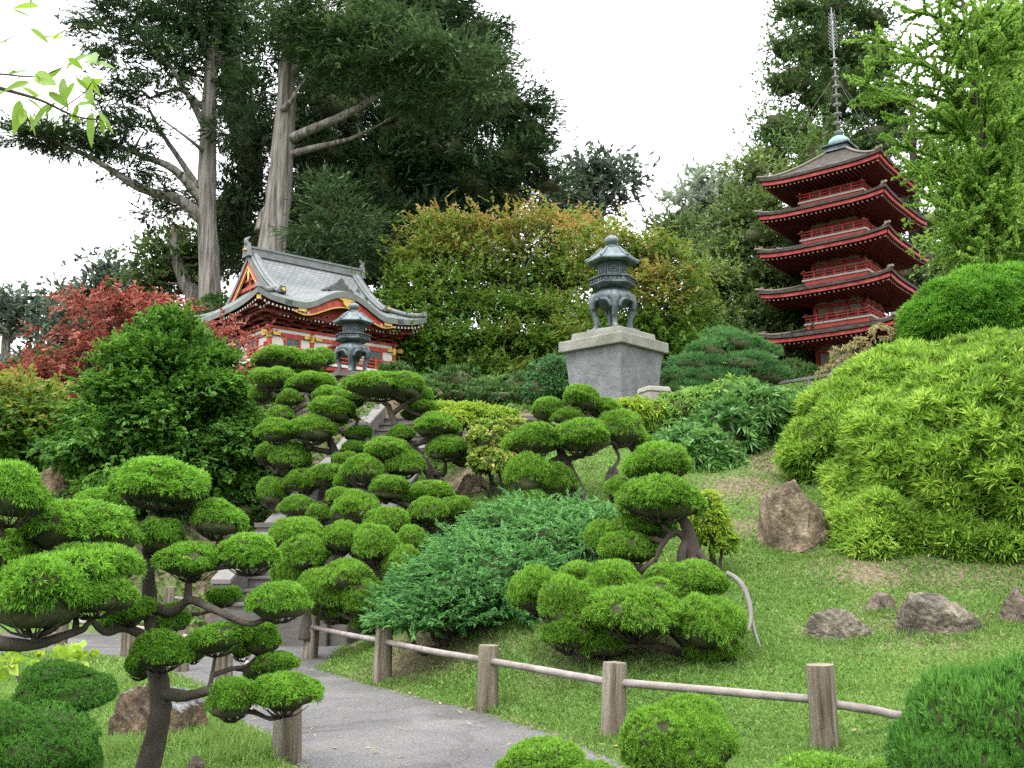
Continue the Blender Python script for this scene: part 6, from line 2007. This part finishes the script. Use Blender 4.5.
def topiary(label, base, trunk, pads, kind, seed, dspread=.35, extra=(), name='topiary_tree', bark='bark', limb_r=.03, group='cloud pruned trees', sag=.18, Y0=None, cat='tree', fill=0.0):
    """trunk: [(px, py, Y, r)]; pads: (px, py, w, h[, Y])"""
    rng = np.random.default_rng(seed)
    t = empty(name, tuple(base), label, cat, group)
    g = Geo()
    lines = trunk if isinstance(trunk[0], list) else [trunk]
    path = []
    for ln in lines:
        pts = [P(a, b, y) for a, b, y, r in ln]
        tube(g, pts, [r for *_, r in ln], 10, 0, 5, .10, rng)
        path.append(smooth_path(pts, [1] * len(pts), 6)[0])
    path = np.concatenate(path)
    for pd in pads:
        px, py, w, h = pd[:4]
        Y = pd[4] if len(pd) > 4 else Y0 + rng.uniform(-dspread, dspread)
        c, sz = add_pad(t, px, py, w * .97, h * 1.02, Y, kind, rng)
        if fill and rng.random() < fill:
            s_ = rng.choice([-1, 1])
            add_pad(t, px + s_ * w * .36, py + h * .34, w * .55, h * .72, Y + .30, kind, rng)
        under = c - np.array([0, 0, .46 * sz])
        cost = ((path - under) ** 2).sum(1) + 2.0 * np.clip(path[:, 2] - under[2], 0, None) ** 2
        a = path[np.argmin(cost)]
        if np.linalg.norm(a - under) > .05:
            limb(g, a, under, limb_r, limb_r * .55, rng, sag=sag, n=7)
            path = np.vstack([path, (a + under) / 2 - np.array([0, 0, sag * .5 * np.linalg.norm(under - a)])])
    for ln in extra:
        tube(g, [P(a, b, y) for a, b, y, r in ln], [r for *_, r in ln], 8, 0, 4, .08, rng)
    g.build('trunk', bark, t, tuple(base))
    return t

# near left tree with its bare trunk
b1 = gbase(156, 700, 6.0)
topiary('shaggy cloud pruned juniper with a bare gray trunk nearest the path', b1,
        [[gtrunk(150, 6.0, .075), (155, 740, 6.0, .068), (160, 700, 6.0, .062), (155, 650, 6.0, .052), (150, 600, 6.05, .045), (148, 560, 6.1, .036), (150, 520, 6.15, .025), (160, 505, 6.15, .02)],
         [(158, 692, 6.0, .04), (185, 696, 5.9, .032), (212, 692, 5.85, .026), (235, 712, 5.8, .018)],
         [(150, 605, 6.05, .032), (172, 612, 5.95, .028), (190, 600, 5.9, .026), (215, 610, 5.85, .022), (250, 624, 5.8, .018), (275, 612, 5.8, .014)],
         [(188, 602, 5.9, .026), (190, 580, 5.95, .02), (205, 570, 5.95, .016), (240, 566, 5.95, .013)],
         [(153, 640, 6.0, .03), (125, 628, 5.9, .026), (105, 632, 5.8, .022), (90, 618, 5.7, .016)]],
        [(162, 489, 104, 48, 6.15), (100, 503, 52, 26, 6.3), (218, 521, 66, 42, 6.2), (160, 540, 58, 38, 6.1), (190, 564, 74, 38, 5.95), (250, 558, 80, 38, 6.0), (280, 605, 68, 38, 5.8), (130, 612, 54, 32, 5.9), (224, 598, 40, 20, 6.3),
         (172, 622, 36, 28, 6.05), (216, 640, 62, 36, 5.9), (260, 640, 50, 32, 6.1), (162, 655, 62, 38, 5.85), (278, 664, 56, 28, 6.1), (231, 702, 62, 42, 5.75), (283, 697, 72, 42, 5.85)], 'near', 201, limb_r=.016, fill=.5, sag=.12)
# far left shaggy tree, trunk outside the frame
b2 = gbase(-30, 700, 5.2)
topiary('shaggy wide padded juniper at the left edge, its trunk out of view', b2,
        [[gtrunk(-30, 5.2, .10), (-28, 690, 5.2, .085), (-20, 620, 5.2, .06), (-10, 560, 5.3, .045), (0, 520, 5.3, .03)],
         [(-24, 640, 5.2, .045), (30, 645, 5.2, .03), (75, 632, 5.3, .02)], [(-12, 570, 5.3, .04), (40, 580, 5.4, .03), (80, 560, 5.5, .02)]],
        [(12, 500, 76, 58, 5.3), (82, 533, 122, 56, 5.7), (78, 572, 122, 62, 5.4), (95, 598, 90, 44, 5.3), (36, 600, 104, 76, 5.1), (-20, 560, 90, 60, 5.4), (14, 560, 60, 50, 5.6)], 'near', 202, limb_r=.02, sag=.1)
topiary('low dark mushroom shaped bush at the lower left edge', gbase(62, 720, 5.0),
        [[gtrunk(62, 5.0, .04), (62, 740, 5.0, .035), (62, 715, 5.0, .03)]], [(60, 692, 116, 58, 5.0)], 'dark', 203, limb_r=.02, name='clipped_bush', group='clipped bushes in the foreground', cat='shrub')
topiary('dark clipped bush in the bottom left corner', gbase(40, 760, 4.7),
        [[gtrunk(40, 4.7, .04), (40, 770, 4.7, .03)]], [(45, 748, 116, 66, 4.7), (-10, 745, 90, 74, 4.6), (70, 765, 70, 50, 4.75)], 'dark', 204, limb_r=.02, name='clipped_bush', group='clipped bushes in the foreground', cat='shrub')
# upper left cluster on the slope
topiary('cloud pruned tree beside the stairs below the small lantern', gbase(325, 500, 18.3),
        [[gtrunk(322, 18.3, .12), (323, 495, 18.3, .10), (335, 463, 18.2, .085), (330, 440, 18.3, .07), (318, 420, 18.4, .06), (305, 395, 18.5, .04)], [(334, 462, 18.2, .06), (350, 440, 18.1, .04), (358, 420, 18.2, .03)], [(330, 452, 18.2, .06), (305, 448, 18, .045), (285, 447, 18, .03)]],
        [(273, 381, 50, 24, 18.9), (313, 386, 50, 22, 18.8), (327, 396, 36, 18, 18.4), (348, 401, 40, 19, 18.3), (289, 400, 32, 20, 18.5), (335, 413, 52, 28, 18.0), (280, 416, 28, 18, 18.4), (277, 433, 46, 26, 17.8), (313, 432, 52, 28, 17.8), (357, 435, 32, 16, 18.2), (355, 449, 32, 16, 18.0),
         (292, 460, 50, 32, 18.0), (271, 494, 30, 30, 17.8), (304, 484, 40, 26, 17.8), (262, 395, 26, 20, 19.2), (268, 455, 30, 22, 18.6), (331, 478, 40, 24, 17.3), (297, 508, 40, 24, 16.9), (318, 516, 34, 22, 16.5), (345, 462, 30, 18, 17.6)], 'mid', 205, limb_r=.05, fill=.25)
topiary('two lobed clipped pine bush just below the gate veranda', gbase(300, 400, 22.5),
        [[gtrunk(300, 22.5, .10), (300, 385, 22.5, .08), (300, 368, 22.5, .06)]],
        [(280, 361, 52, 24, 22.3), (308, 362, 42, 22, 22.4), (322, 360, 28, 22, 22.9), (300, 376, 56, 18, 22.8)], 'mid', 206, limb_r=.05)
topiary('cloud pruned tree with a crooked trunk in the middle of the slope', G(440, 487),
        [[(447, 492, 17.6, .14), (439, 484, 17.6, .12), (425, 465, 17.6, .10), (410, 445, 17.6, .085), (397, 428, 17.7, .07), (388, 405, 17.8, .05)], [(410, 445, 17.6, .06), (430, 440, 17.4, .045), (440, 436, 17.3, .03)], [(425, 465, 17.6, .06), (400, 475, 17.0, .045), (380, 482, 16.6, .035)], [(391, 415, 17.8, .05), (408, 402, 17.7, .04), (420, 396, 17.7, .03)]],
        [(382, 388, 74, 30, 17.8), (407, 388, 42, 28, 17.6), (436, 428, 52, 28, 17.2), (446, 450, 46, 26, 17.1), (402, 434, 30, 18, 17.6), (390, 456, 54, 30, 16.9), (407, 466, 44, 28, 16.8), (423, 409, 36, 17, 17.9), (362, 472, 46, 32, 16.6), (388, 490, 46, 26, 16.3), (432, 496, 54, 26, 16.4),
         (357, 511, 58, 36, 15.8), (343, 498, 34, 20, 16.4), (428, 513, 52, 30, 15.9), (454, 510, 38, 24, 16.1), (388, 525, 50, 30, 15.4), (410, 500, 34, 20, 16.6)], 'mid', 207, limb_r=.05, fill=.5)
topiary('bushy cloud pruned tree above the path bend, dark beneath', G(310, 632),
        [[(306, 640, 13.6, .11), (309, 620, 13.6, .09), (320, 590, 13.6, .08), (335, 565, 13.6, .06), (345, 545, 13.6, .04)], [(315, 600, 13.6, .06), (350, 590, 13.4, .045), (385, 575, 13.3, .03)]],
        [(297, 537, 62, 34, 13.8), (306, 556, 54, 38, 13.5), (343, 538, 50, 36, 13.6), (375, 549, 56, 42, 13.3), (347, 579, 60, 42, 13.0), (402, 570, 48, 42, 13.2), (288, 574, 44, 46, 13.5), (322, 594, 62, 44, 13.1), (410, 543, 40, 30, 13.9), (440, 552, 38, 24, 14.2), (364, 600, 56, 42, 12.9), (400, 598, 44, 36, 13.1), (335, 608, 50, 34, 13.3), (372, 620, 50, 30, 13.1)], 'front', 208, limb_r=.035, fill=.5)
topiary('cloud pruned tree right of centre with a leaning dark trunk', G(581, 503),
        [[(584, 508, 15.4, .12), (578, 492, 15.4, .11), (568, 468, 15.4, .09), (561, 450, 15.4, .07), (565, 428, 15.5, .05), (580, 412, 15.5, .03)], [(566, 460, 15.4, .05), (590, 452, 15.3, .04), (612, 442, 15.4, .03)]],
        [(583, 401, 48, 28, 15.5), (606, 409, 30, 20, 15.7), (546, 411, 36, 24, 15.6), (568, 417, 34, 18, 15.4), (534, 443, 60, 36, 15.2), (583, 439, 60, 36, 15.1), (620, 431, 50, 36, 15.5), (528, 478, 60, 42, 14.9), (555, 482, 42, 36, 15.1), (531, 500, 40, 26, 14.8)], 'mid', 209, limb_r=.045, fill=.5,
        extra=[[(614, 446, 15.5, .03), (619, 458, 15.5, .025), (613, 470, 15.4, .03), (617, 482, 15.4, .02)]])
topiary('clipped tree with two stacked domes on a gnarled split trunk', G(690, 566),
        [[(694, 572, 11.2, .13), (691, 552, 11.2, .11), (689, 535, 11.2, .075), (683, 520, 11.2, .06), (672, 510, 11.3, .05)], [(690, 545, 11.2, .045), (676, 532, 11.2, .035), (662, 545, 11.1, .03), (655, 562, 11.1, .02)], [(692, 548, 11.2, .045), (703, 558, 11.1, .04), (706, 572, 11.1, .03)], [(688, 540, 11.2, .05), (682, 552, 11.1, .05), (681, 572, 11.1, .05)]],
        [(657, 466, 82, 40, 11.6), (661, 500, 84, 50, 11.2), (617, 491, 30, 26, 11.6), (646, 530, 70, 34, 11.6), (630, 549, 66, 40, 11.4), (600, 540, 40, 34, 11.8)], 'front', 210, limb_r=.04, bark='bark_dark')
topiary('wide spreading clipped juniper of many mounds above the fence', G(665, 668),
        [[(700, 668, 9.5, .06), (690, 650, 9.5, .05), (670, 630, 9.6, .045), (640, 615, 9.7, .04)], [(640, 668, 9.6, .05), (610, 645, 9.7, .045), (575, 620, 9.8, .04)], [(725, 662, 9.4, .03), (720, 640, 9.4, .03)], [(690, 655, 9.5, .04), (665, 648, 9.3, .035), (640, 645, 9.3, .03), (600, 650, 9.4, .02)]],
        [(540, 592, 78, 52, 9.9), (565, 606, 66, 54, 9.5), (612, 582, 64, 38, 10.0), (637, 614, 98, 58, 9.2), (698, 582, 66, 36, 9.9), (710, 624, 80, 60, 9.1), (580, 576, 52, 26, 10.2), (570, 636, 72, 40, 9.5), (712, 650, 64, 44, 9.3), (664, 580, 48, 28, 10.1), (605, 640, 60, 40, 9.5), (655, 600, 60, 40, 9.8), (600, 600, 50, 40, 9.9)], 'front', 211, limb_r=.025)
# dead pale branch curling at its right
def dead_branch():
    rng = np.random.default_rng(9)
    g = Geo()
    for ln in ([(727, 573, 9.8, .022), (739, 581, 9.7, .026), (748, 598, 9.6, .026), (751, 618, 9.5, .02), (748, 632, 9.4, .016)], [(752, 622, 9.5, .02), (757, 638, 9.4, .012), (761, 648, 9.35, .006)]):
        tube(g, [P(a, b, y) for a, b, y, r in ln], [r for *_, r in ln], 8, 0, 4, .12, rng)
    p = P(748, 632, 9.4)
    o = g.build('dead_branch', 'rail_gray', None, tuple(p))
    tag(o, 'bare pale dead branch curling out of the clipped juniper', 'branch')
dead_branch()

# foreground clipped bushes
topiary('light green clipped bush against the fence at bottom centre right', gbase(675, 760, 5.4),
        [[gtrunk(675, 5.4, .03), (675, 760, 5.4, .025)]], [(690, 724, 96, 56, 5.5), (655, 744, 88, 60, 5.25), (705, 742, 70, 56, 5.3), (675, 765, 110, 50, 5.3)], 'front', 212, limb_r=.015, name='clipped_bush', group='clipped bushes in the foreground', cat='shrub')
topiary('bright clipped bush peeping over the bottom edge beside the path', gbase(550, 768, 5.2),
        [[gtrunk(550, 5.2, .03), (550, 775, 5.2, .02)]], [(548, 764, 92, 42, 5.2), (590, 778, 60, 34, 5.1), (515, 776, 50, 34, 5.15)], 'front', 213, limb_r=.015, name='clipped_bush', group='clipped bushes in the foreground', cat='shrub')
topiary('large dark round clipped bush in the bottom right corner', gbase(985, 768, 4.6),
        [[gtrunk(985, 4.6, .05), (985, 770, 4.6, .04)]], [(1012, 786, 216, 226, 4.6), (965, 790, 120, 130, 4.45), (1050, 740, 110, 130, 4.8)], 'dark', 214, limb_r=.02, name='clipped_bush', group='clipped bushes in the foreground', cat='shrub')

topiary('low bright clipped bush along the bottom edge in front of the last fence post', gbase(835, 775, 5.0),
        [[gtrunk(835, 5.0, .03), (835, 790, 5.0, .02)]], [(835, 784, 120, 50, 5.0), (885, 788, 80, 44, 5.05), (785, 788, 70, 40, 4.95)], 'front', 215, limb_r=.015, name='clipped_bush', group='clipped bushes in the foreground', cat='shrub')

# ================================================================== ROCKS
def rock(label, px, py, w, h, mat, seed, planes=11, flat=.8, sink=.22, mats2=None, group='garden rocks', cuts=None, lean=(0, 0)):
    """px, py: foot centre on the ground; w, h: size seen"""
    rng = np.random.default_rng(seed)
    b = G(px, py)
    k = mpp(px, py, b[1])
    rx, rz = w * k / 2, h * k
    bm = bmesh.new()
    bmesh.ops.create_icosphere(bm, subdivisions=5, radius=1)
    V = np.array([v.co[:] for v in bm.verts])
    N_ = rand_unit(rng, planes)
    N_[:, 2] = np.abs(N_[:, 2]) * .9 + .05
    N_ = norm(N_)
    dist = rng.uniform(.62, 1.0, planes)
    if cuts:
        N_ = norm(np.array([c[:3] for c in cuts])); dist = np.array([c[3] for c in cuts])
    r = np.full(len(V), 1.15)
    for nrm, dd in zip(N_, dist):
        c = V @ nrm
        r = np.minimum(r, np.where(c > .05, dd / np.maximum(c, .05), 9))
    r = r * (1 + .07 * nz(V, 4, seed) + .045 * np.abs(nz(V, 9, seed + 1)) + .03 * nz(V, 21, seed + 2) + .015 * nz(V, 45, seed + 4))
    V2 = V * r[:, None]
    V2[:, 0] += lean[0] * np.clip(V2[:, 2], 0, 1); V2[:, 1] += lean[1] * np.clip(V2[:, 2], 0, 1)
    mx = np.abs(V2).max(0); top = V2[:, 2].max()
    xm, xM = V2[:, 0].min(), V2[:, 0].max()
    V2[:, 0] = (V2[:, 0] - (xm + xM) / 2) / ((xM - xm) / 2) * rx
    V2[:, 1] = V2[:, 1] / mx[1] * rx * flat
    V2[:, 2] = np.where(V2[:, 2] > 0, V2[:, 2] / top * rz, V2[:, 2] / mx[2] * (sink * rz + .15))
    for v, c in zip(bm.verts, V2):
        v.co = c
    me = bpy.data.meshes.new('rock')
    bm.to_mesh(me); bm.free()
    me.materials.append(M[mat])
    if mats2:
        me.materials.append(M[mats2])
    for p in me.polygons:
        p.use_smooth = False
        if mats2 and p.normal.z > .45 and p.center.z > rz * .35:
            p.material_index = 1
    o = bpy.data.objects.new('rock', me)
    COL.objects.link(o)
    o.location = (b[0], b[1] + rx * flat * .6, h1(b[0], b[1] + rx * flat * .6) * .5 + b[2] * .5)
    tag(o, label, 'rock', group)
    return o
rock('big pointed brown boulder at the foot of the bamboo', 799, 552, 74, 70, 'rock_tan', 2, 9, .8, cuts=[(-.93, -.2, .28, .84), (.96, -.1, .16, .92), (-.3, -.85, .40, .66), (.6, -.75, .25, .74), (.42, -.1, 1, .62), (-.25, -.1, 1, .66), (0, 0, 1, .62), (.1, .9, .3, .8), (0, -1, .02, .84), (-.7, -.7, .1, .9), (.8, .6, .2, .9), (.75, -.2, .7, .86)])
rock('long gray brown rock alone on the lawn, left of the other rocks', 840, 641, 76, 30, 'rock_gray', 6, 13, .7)
rock('small dark rock between the bigger lawn rocks', 883, 613, 34, 18, 'rock_pink', 7)
rock('low broad wedge shaped rock below the bamboo', 945, 634, 96, 38, 'rock_gray', 12, 8, .7, lean=(-.25, 0))
rock('reddish rock cut off by the right edge', 1022, 624, 40, 36, 'rock_pink', 15)
rock('brown rock with a pale wet top beneath the near juniper', 150, 744, 104, 58, 'rock_brown', 18, 10, .7, mats2='rock_wet')
rock('small brown rock at the bottom edge near the trunk', 193, 782, 34, 24, 'rock_pink', 21)
rock('rounded brown rock behind the left edge juniper', 45, 500, 40, 36, 'rock_brown', 23)
rock('flat brown ledge rock on the slope below the speckled shrub', 474, 494, 44, 18, 'rock_tan', 26)
rock('upright tan rock beside the cloud pruned trees', 464, 470, 18, 42, 'rock_pink', 29)
rock('squat tan stone under the white branch', 612, 488, 18, 22, 'rock_gray', 31)
rock('dark wedge shaped stone beside the path bend', 296, 643, 32, 18, 'rock_gray', 33)
rock('small flat pale stone on the bare soil above the boulder', 752, 512, 12, 6, 'rock_gray', 35)

# ================================================================== FENCES
def post_geo(g, p, h, r, rng, mat=0):
    n = 18
    ph = rng.uniform(0, 6.28, 3)
    wob = lambda a, z: 1 + .05 * np.sin(2 * a + ph[0] + z * 2) + .03 * np.sin(5 * a + ph[1] + z * 5) + .02 * np.sin(9 * a + ph[2])
    prof = [(r * 1.05, -.25), (r * 1.04, 0), (r, h * .35), (r * .98, h * .7), (r * .98, h - .025), (r * .95, h - .006)]
    lathe(g, prof, n, mat, p, wob=wob, caps=False)
    V = np.array([(p[0] + math.cos(a) * r * .95 * wob(a, h), p[1] + math.sin(a) * r * .95 * wob(a, h), p[2] + h - .006) for a in np.linspace(0, 2 * PI, n, endpoint=False)] + [(p[0], p[1], p[2] + h + .004)])
    g.add(V, [[i, (i + 1) % n, n] for i in range(n)], 1)

def fence(label, posts, seed, tail=None, h=.57, r=.096, rail_h=None):
    rng = np.random.default_rng(seed)
    pts = []
    for px, py in posts:
        pts.append(G(px, py))
    t = empty('post_and_rail_fence', tuple(pts[0]), label, 'fence', 'low fences along the path')
    for p in pts:
        g = Geo()
        post_geo(g, (0, 0, 0), h * (1 + rng.normal() * .03), r, rng)
        po = g.build('post', ['post', 'postend'], t)
        po.location = Vector(p) - t.location
        po.rotation_euler = (rng.normal() * .02, rng.normal() * .02, rng.uniform(0, 6))
    seq = pts + ([tail] if tail is not None else [])
    for a, b in zip(seq[:-1], seq[1:]):
        g = Geo()
        d = norm(np.asarray(b) - np.asarray(a))
        k_ = seq.index(a) if False else [i for i, q in enumerate(seq) if q is a][0]
        rh = rail_h or [.42] * len(seq)
        za, zb = a + np.array([0, 0, rh[k_]]), np.asarray(b) + np.array([0, 0, rh[k_ + 1]])
        m_ = (za + zb) / 2 + np.array([0, 0, -.003]) + rng.normal(size=3) * .004
        off = np.cross(d, [0, 0, 1]) * 0.0
        tube(g, [za + d * (r - .03), m_, zb - d * (r - .03 if b is not tail else 0)], [.030, .031, .030], 10, 0, 6, .05, rng)
        g.build('rail', 'rail', t, tuple(pts[0]))
    return t
fence('low log fence of stout posts along the far side of the path', [(826, 750), (613, 740), (487, 710), (382, 683), (310, 659)], 301, None, rail_h=[.33, .41, .43, .43, .42])
fences_root = [o for o in bpy.data.objects if o.name.startswith('post_and_rail_fence')][0]
a_ = G(826, 750) + np.array([0, 0, .31])
b_ = P(925, 718, 7.3)
c_ = P(1120, 730, 7.6)
g = Geo(); rr_ = np.random.default_rng(4)
tube(g, [a_ + norm(b_ - a_) * .08, (a_ + b_) / 2, b_, c_], [.03, .031, .03, .03], 10, 0, 5, .05, rr_)
g.build('rail', 'rail', fences_root, tuple(fences_root.location))
g = Geo(); pc_ = np.array([c_[0], c_[1], h1(c_[0], c_[1])]); post_geo(g, pc_, max(.5, c_[2] - pc_[2] + .15), .105, rr_); g.build('post', ['post', 'postend'], fences_root, tuple(fences_root.location))
fence('low log fence on the lawn side of the path under the juniper', [(287, 762), (224, 690), (180, 672), (128, 659), (60, 650)], 302)
fence('short run of log fence at the foot of the staircase', [(250, 630), (210, 628), (168, 622)], 303)

# ================================================================== LAWN
def lawn():
    rng = np.random.default_rng(401)
    N = 860000
    u = rng.random(N)
    y = 4.6 * (21.0 / 4.6) ** u
    x = (rng.random(N) * 2 - 1) * (0.74 * y + .6)
    nzv = nz(np.stack([x, y, 0 * x], 1), 1.6, 2) + .5 * nz(np.stack([x, y, 0 * x], 1), 5.5, 3)
    bare = bare_shade_mask(x, y)
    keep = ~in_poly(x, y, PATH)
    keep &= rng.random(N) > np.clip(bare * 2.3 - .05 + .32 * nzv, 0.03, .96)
    keep &= ~((x < -2.0) & (y > 14.5) & (x > -16)) | (y > 18.5)
    x, y, nzv = x[keep], y[keep], nzv[keep]
    # a few blades lean over the edge of the path
    z = H(x, y)
    n = len(x)
    B = np.stack([x, y, z - .004], 1)
    D = norm(rng.normal(size=(n, 3)) * np.array([.75, .75, .2]) + np.array([0, 0, .75]))
    ln = (.022 + .03 * rng.random(n)) * np.where(rng.random(n) < .12, 1.4, 1) * np.clip(y / 8, 1, 1.7)
    wd = (.006 + .009 * rng.random(n)) * np.clip(y / 7, 1, 2.2)
    var = np.clip(.45 + .16 * nzv + rng.normal(size=n) * .2, 0, 1)
    g = Geo()
    leaf_quads(g, B, D, rand_unit(rng, n), ln, wd, var)
    # taller tufts by the rock and round the posts
    M_ = 5000
    px = rng.uniform(185, 240, 0)
    cs = [G(185, 742), G(120, 752), G(215, 745), G(240, 760)]
    small = [G(px, py) for px, py in ((806, 641), (830, 645), (858, 644), (875, 640), (870, 614), (897, 612), (905, 636), (930, 641), (960, 640), (985, 634), (1005, 628), (770, 552), (790, 558), (815, 557), (832, 548), (817, 752), (838, 752), (604, 741), (622, 743), (480, 711), (496, 712), (376, 684), (390, 685), (304, 660), (740, 640), (700, 672), (640, 672), (580, 672), (760, 600), (780, 660), (900, 690), (720, 720), (560, 690), (950, 670), (690, 700), (850, 690), (775, 590))]
    for c in small:
        k = 110
        xx = c[0] + rng.normal(size=k) * .09; yy = c[1] - .03 + rng.normal(size=k) * .06
        ok = ~in_poly(xx, yy, PATH); xx, yy = xx[ok], yy[ok]; k = len(xx)
        Bt = np.stack([xx, yy, H(xx, yy)], 1)
        leaf_quads(g, Bt, norm(rng.normal(size=(k, 3)) * .5 + np.array([0, 0, .8])), rand_unit(rng, k), .05 + .07 * rng.random(k), np.full(k, .011), np.clip(.35 + rng.normal(size=k) * .2, 0, 1), droop=.15)
    for c in cs:
        k = 900
        xx = c[0] + rng.normal(size=k) * .16; yy = c[1] + rng.normal(size=k) * .14
        ok = ~in_poly(xx, yy, PATH)
        xx, yy = xx[ok], yy[ok]
        k = len(xx)
        Bt = np.stack([xx, yy, H(xx, yy)], 1)
        Dt = norm(rng.normal(size=(k, 3)) * .35 + np.array([0, 0, 1]))
        leaf_quads(g, Bt, Dt, rand_unit(rng, k), .08 + .10 * rng.random(k), np.full(k, .008), np.clip(.5 + rng.normal(size=k) * .2, 0, 1), droop=.2)
    ed = []
    for i in range(len(PATH)):
        a, b = PATH[i], PATH[(i + 1) % len(PATH)]
        if min(a[1], b[1]) < 4.5 or max(a[1], b[1]) > 16:
            continue
        k = int(np.hypot(*(b - a)) * 420)
        ed.append(a + (b - a) * rng.random(k)[:, None])
    ed = np.concatenate(ed)
    clump = nz(np.column_stack([ed, 0 * ed[:, 0]]), 4.0, 6)
    ed = ed[clump + rng.normal(size=len(ed)) * .5 > .1]
    ed = ed + rng.normal(size=ed.shape) * .035
    k = len(ed)
    leaf_quads(g, np.column_stack([ed, np.maximum(H(ed[:, 0], ed[:, 1]), .01)]), norm(rng.normal(size=(k, 3)) * .6 + np.array([0, 0, .6])), rand_unit(rng, k), .03 + .05 * rng.random(k), np.full(k, .010), np.clip(.45 + rng.normal(size=k) * .22, 0, 1), droop=.15)
    o = g.build('lawn_grass', 'grass')
    tag(o, 'short clovery lawn grass covering the slope', 'grass', kind='stuff')
lawn()

def litter():
    """dry fallen leaves on turf and soil"""
    rng = np.random.default_rng(402)
    N = 9000
    y = 6.5 * (19.0 / 6.5) ** rng.random(N)
    x = (rng.random(N) * 2 - 1) * (.55 * y)
    b = bare_shade_mask(x, y)
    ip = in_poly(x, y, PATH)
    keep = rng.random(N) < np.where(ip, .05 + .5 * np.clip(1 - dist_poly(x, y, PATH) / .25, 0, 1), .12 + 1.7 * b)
    x, y = x[keep], y[keep]
    n = len(x)
    B = np.stack([x, y, np.where(in_poly(x, y, PATH), .016, H(x, y) + .012)], 1)
    D = norm(rng.normal(size=(n, 3)) * np.array([1, 1, .25]))
    g = Geo()
    leaf_quads(g, B, D, norm(rng.normal(size=(n, 3)) * .4 + np.array([0, 0, 1])), .03 + .05 * rng.random(n), .012 + .02 * rng.random(n), rng.random(n))
    o = g.build('leaf_litter', 'dry')
    tag(o, 'dry fallen leaves and straw scattered over the turf', 'leaf litter', kind='stuff')
litter()

# ================================================================== LEAFY TWIG overhead at the top left
def twig():
    rng = np.random.default_rng(501)
    Y = 2.6
    root = P(-130, 40, 2.7)
    t = empty('cherry_branch', tuple(root), 'fresh green leafy twig hanging into the upper left corner', 'branch')
    g = Geo()
    lines = [[(-130, 40, 2.75, .012), (-40, 75, 2.65, .008), (0, 88, 2.6, .006), (40, 100, 2.58, .0045), (75, 116, 2.56, .003), (110, 121, 2.55, .0012)],
             [(-60, 68, 2.66, .006), (0, 74, 2.64, .003), (40, 76, 2.62, .002), (72, 62, 2.6, .001)],
             [(60, 110, 2.57, .002), (85, 92, 2.55, .0016), (95, 75, 2.54, .001)],
             [(-60, -30, 2.7, .004), (0, -6, 2.66, .002), (40, 4, 2.64, .001)], [(-30, 58, 2.66, .003), (10, 38, 2.64, .0015), (30, 28, 2.62, .0008)]]
    for ln in lines:
        tube(g, [P(a, b, y) for a, b, y, r in ln], [r for *_, r in ln], 6, 0, 5, .05, rng)
    g.build('twig', 'bark_dark', t, tuple(root))
    leaves_px = [(24, 108, 20, 122), (20, 100, 14, 132), (30, 112, 36, 134), (62, 78, 68, 104), (75, 82, 62, 104), (85, 74, 100, 90), (80, 78, 108, 100), (92, 112, 92, 144), (60, 115, 54, 130), (48, 92, 70, 106), (40, 96, 22, 84),
                 (98, 112, 114, 132), (90, 62, 116, 66), (72, 62, 92, 52), (55, 40, 66, 26), (40, 38, 68, 36), (20, 74, 2, 66), (30, 82, 4, 88), (12, 88, -14, 100), (8, 72, 30, 66), (40, 6, 12, 6), (30, 4, 40, -14), (12, 10, 36, 18), (60, 74, 76, 70),
                 (66, 70, 80, 56), (86, 90, 96, 104), (78, 106, 96, 100), (30, 28, 50, 42), (34, 76, 58, 80), (-2, 44, 10, 40), (64, 38, 48, 40), (76, 78, 88, 88), (50, 104, 30, 128), (70, 114, 82, 122), (104, 120, 112, 130), (46, 78, 62, 66), (88, 84, 104, 76), (92, 72, 108, 80), (96, 64, 90, 50), (68, 58, 84, 68), (84, 76, 94, 96), (56, 102, 44, 116), (38, 108, 30, 126), (100, 116, 104, 134), (44, 88, 34, 70), (56, 92, 48, 78), (14, 84, 24, 72), (26, 98, 44, 110), (78, 104, 72, 120)]
    for x0, y0, x1, y1 in leaves_px:
        yy = 2.58 + rng.normal() * .05
        a, b = P(x0, y0, yy), P(x1, y1, yy + rng.normal() * .03)
        d = b - a
        L_ = np.linalg.norm(d); d = d / L_
        nrm = norm(rng.normal(size=3) * .5 + np.array([0, -.6, .5]))
        s = norm(np.cross(d, nrm)); nrm = np.cross(s, d)
        g = Geo()
        k = 9
        V, var = [], []
        for i in range(k):
            u = i / (k - 1)
            w = L_ * .155 * (math.sin(PI * min(1, u ** .75 * 1.0)) ** .9 + .02)
            c = a + d * L_ * u - np.array([0, 0, .12 * L_ * u * u])
            V += [c - s * w + nrm * w * .30, c, c + s * w + nrm * w * .30]
        Fq = [[3 * i + j, 3 * i + j + 1, 3 * i + j + 4, 3 * i + j + 3] for i in range(k - 1) for j in range(2)]
        g.add(np.array(V), Fq, 0, np.full(len(V), np.clip(.5 + rng.normal() * .25, 0, 1)), smooth=True)
        g.build('leaf', 'fresh', t, tuple(root))
    # the young tree it grows from, just outside the frame
    g = Geo()
    b = np.array([root[0] - .35, root[1] + .1, 0.0])
    tube(g, [b, b + [.02, 0, 1.2], b + [.1, -.03, 2.2], np.array(root)], [.05, .04, .025, .012], 8, 0, 5, .06, rng)
    g.build('stem', 'bark_dark', t, tuple(root))
twig()
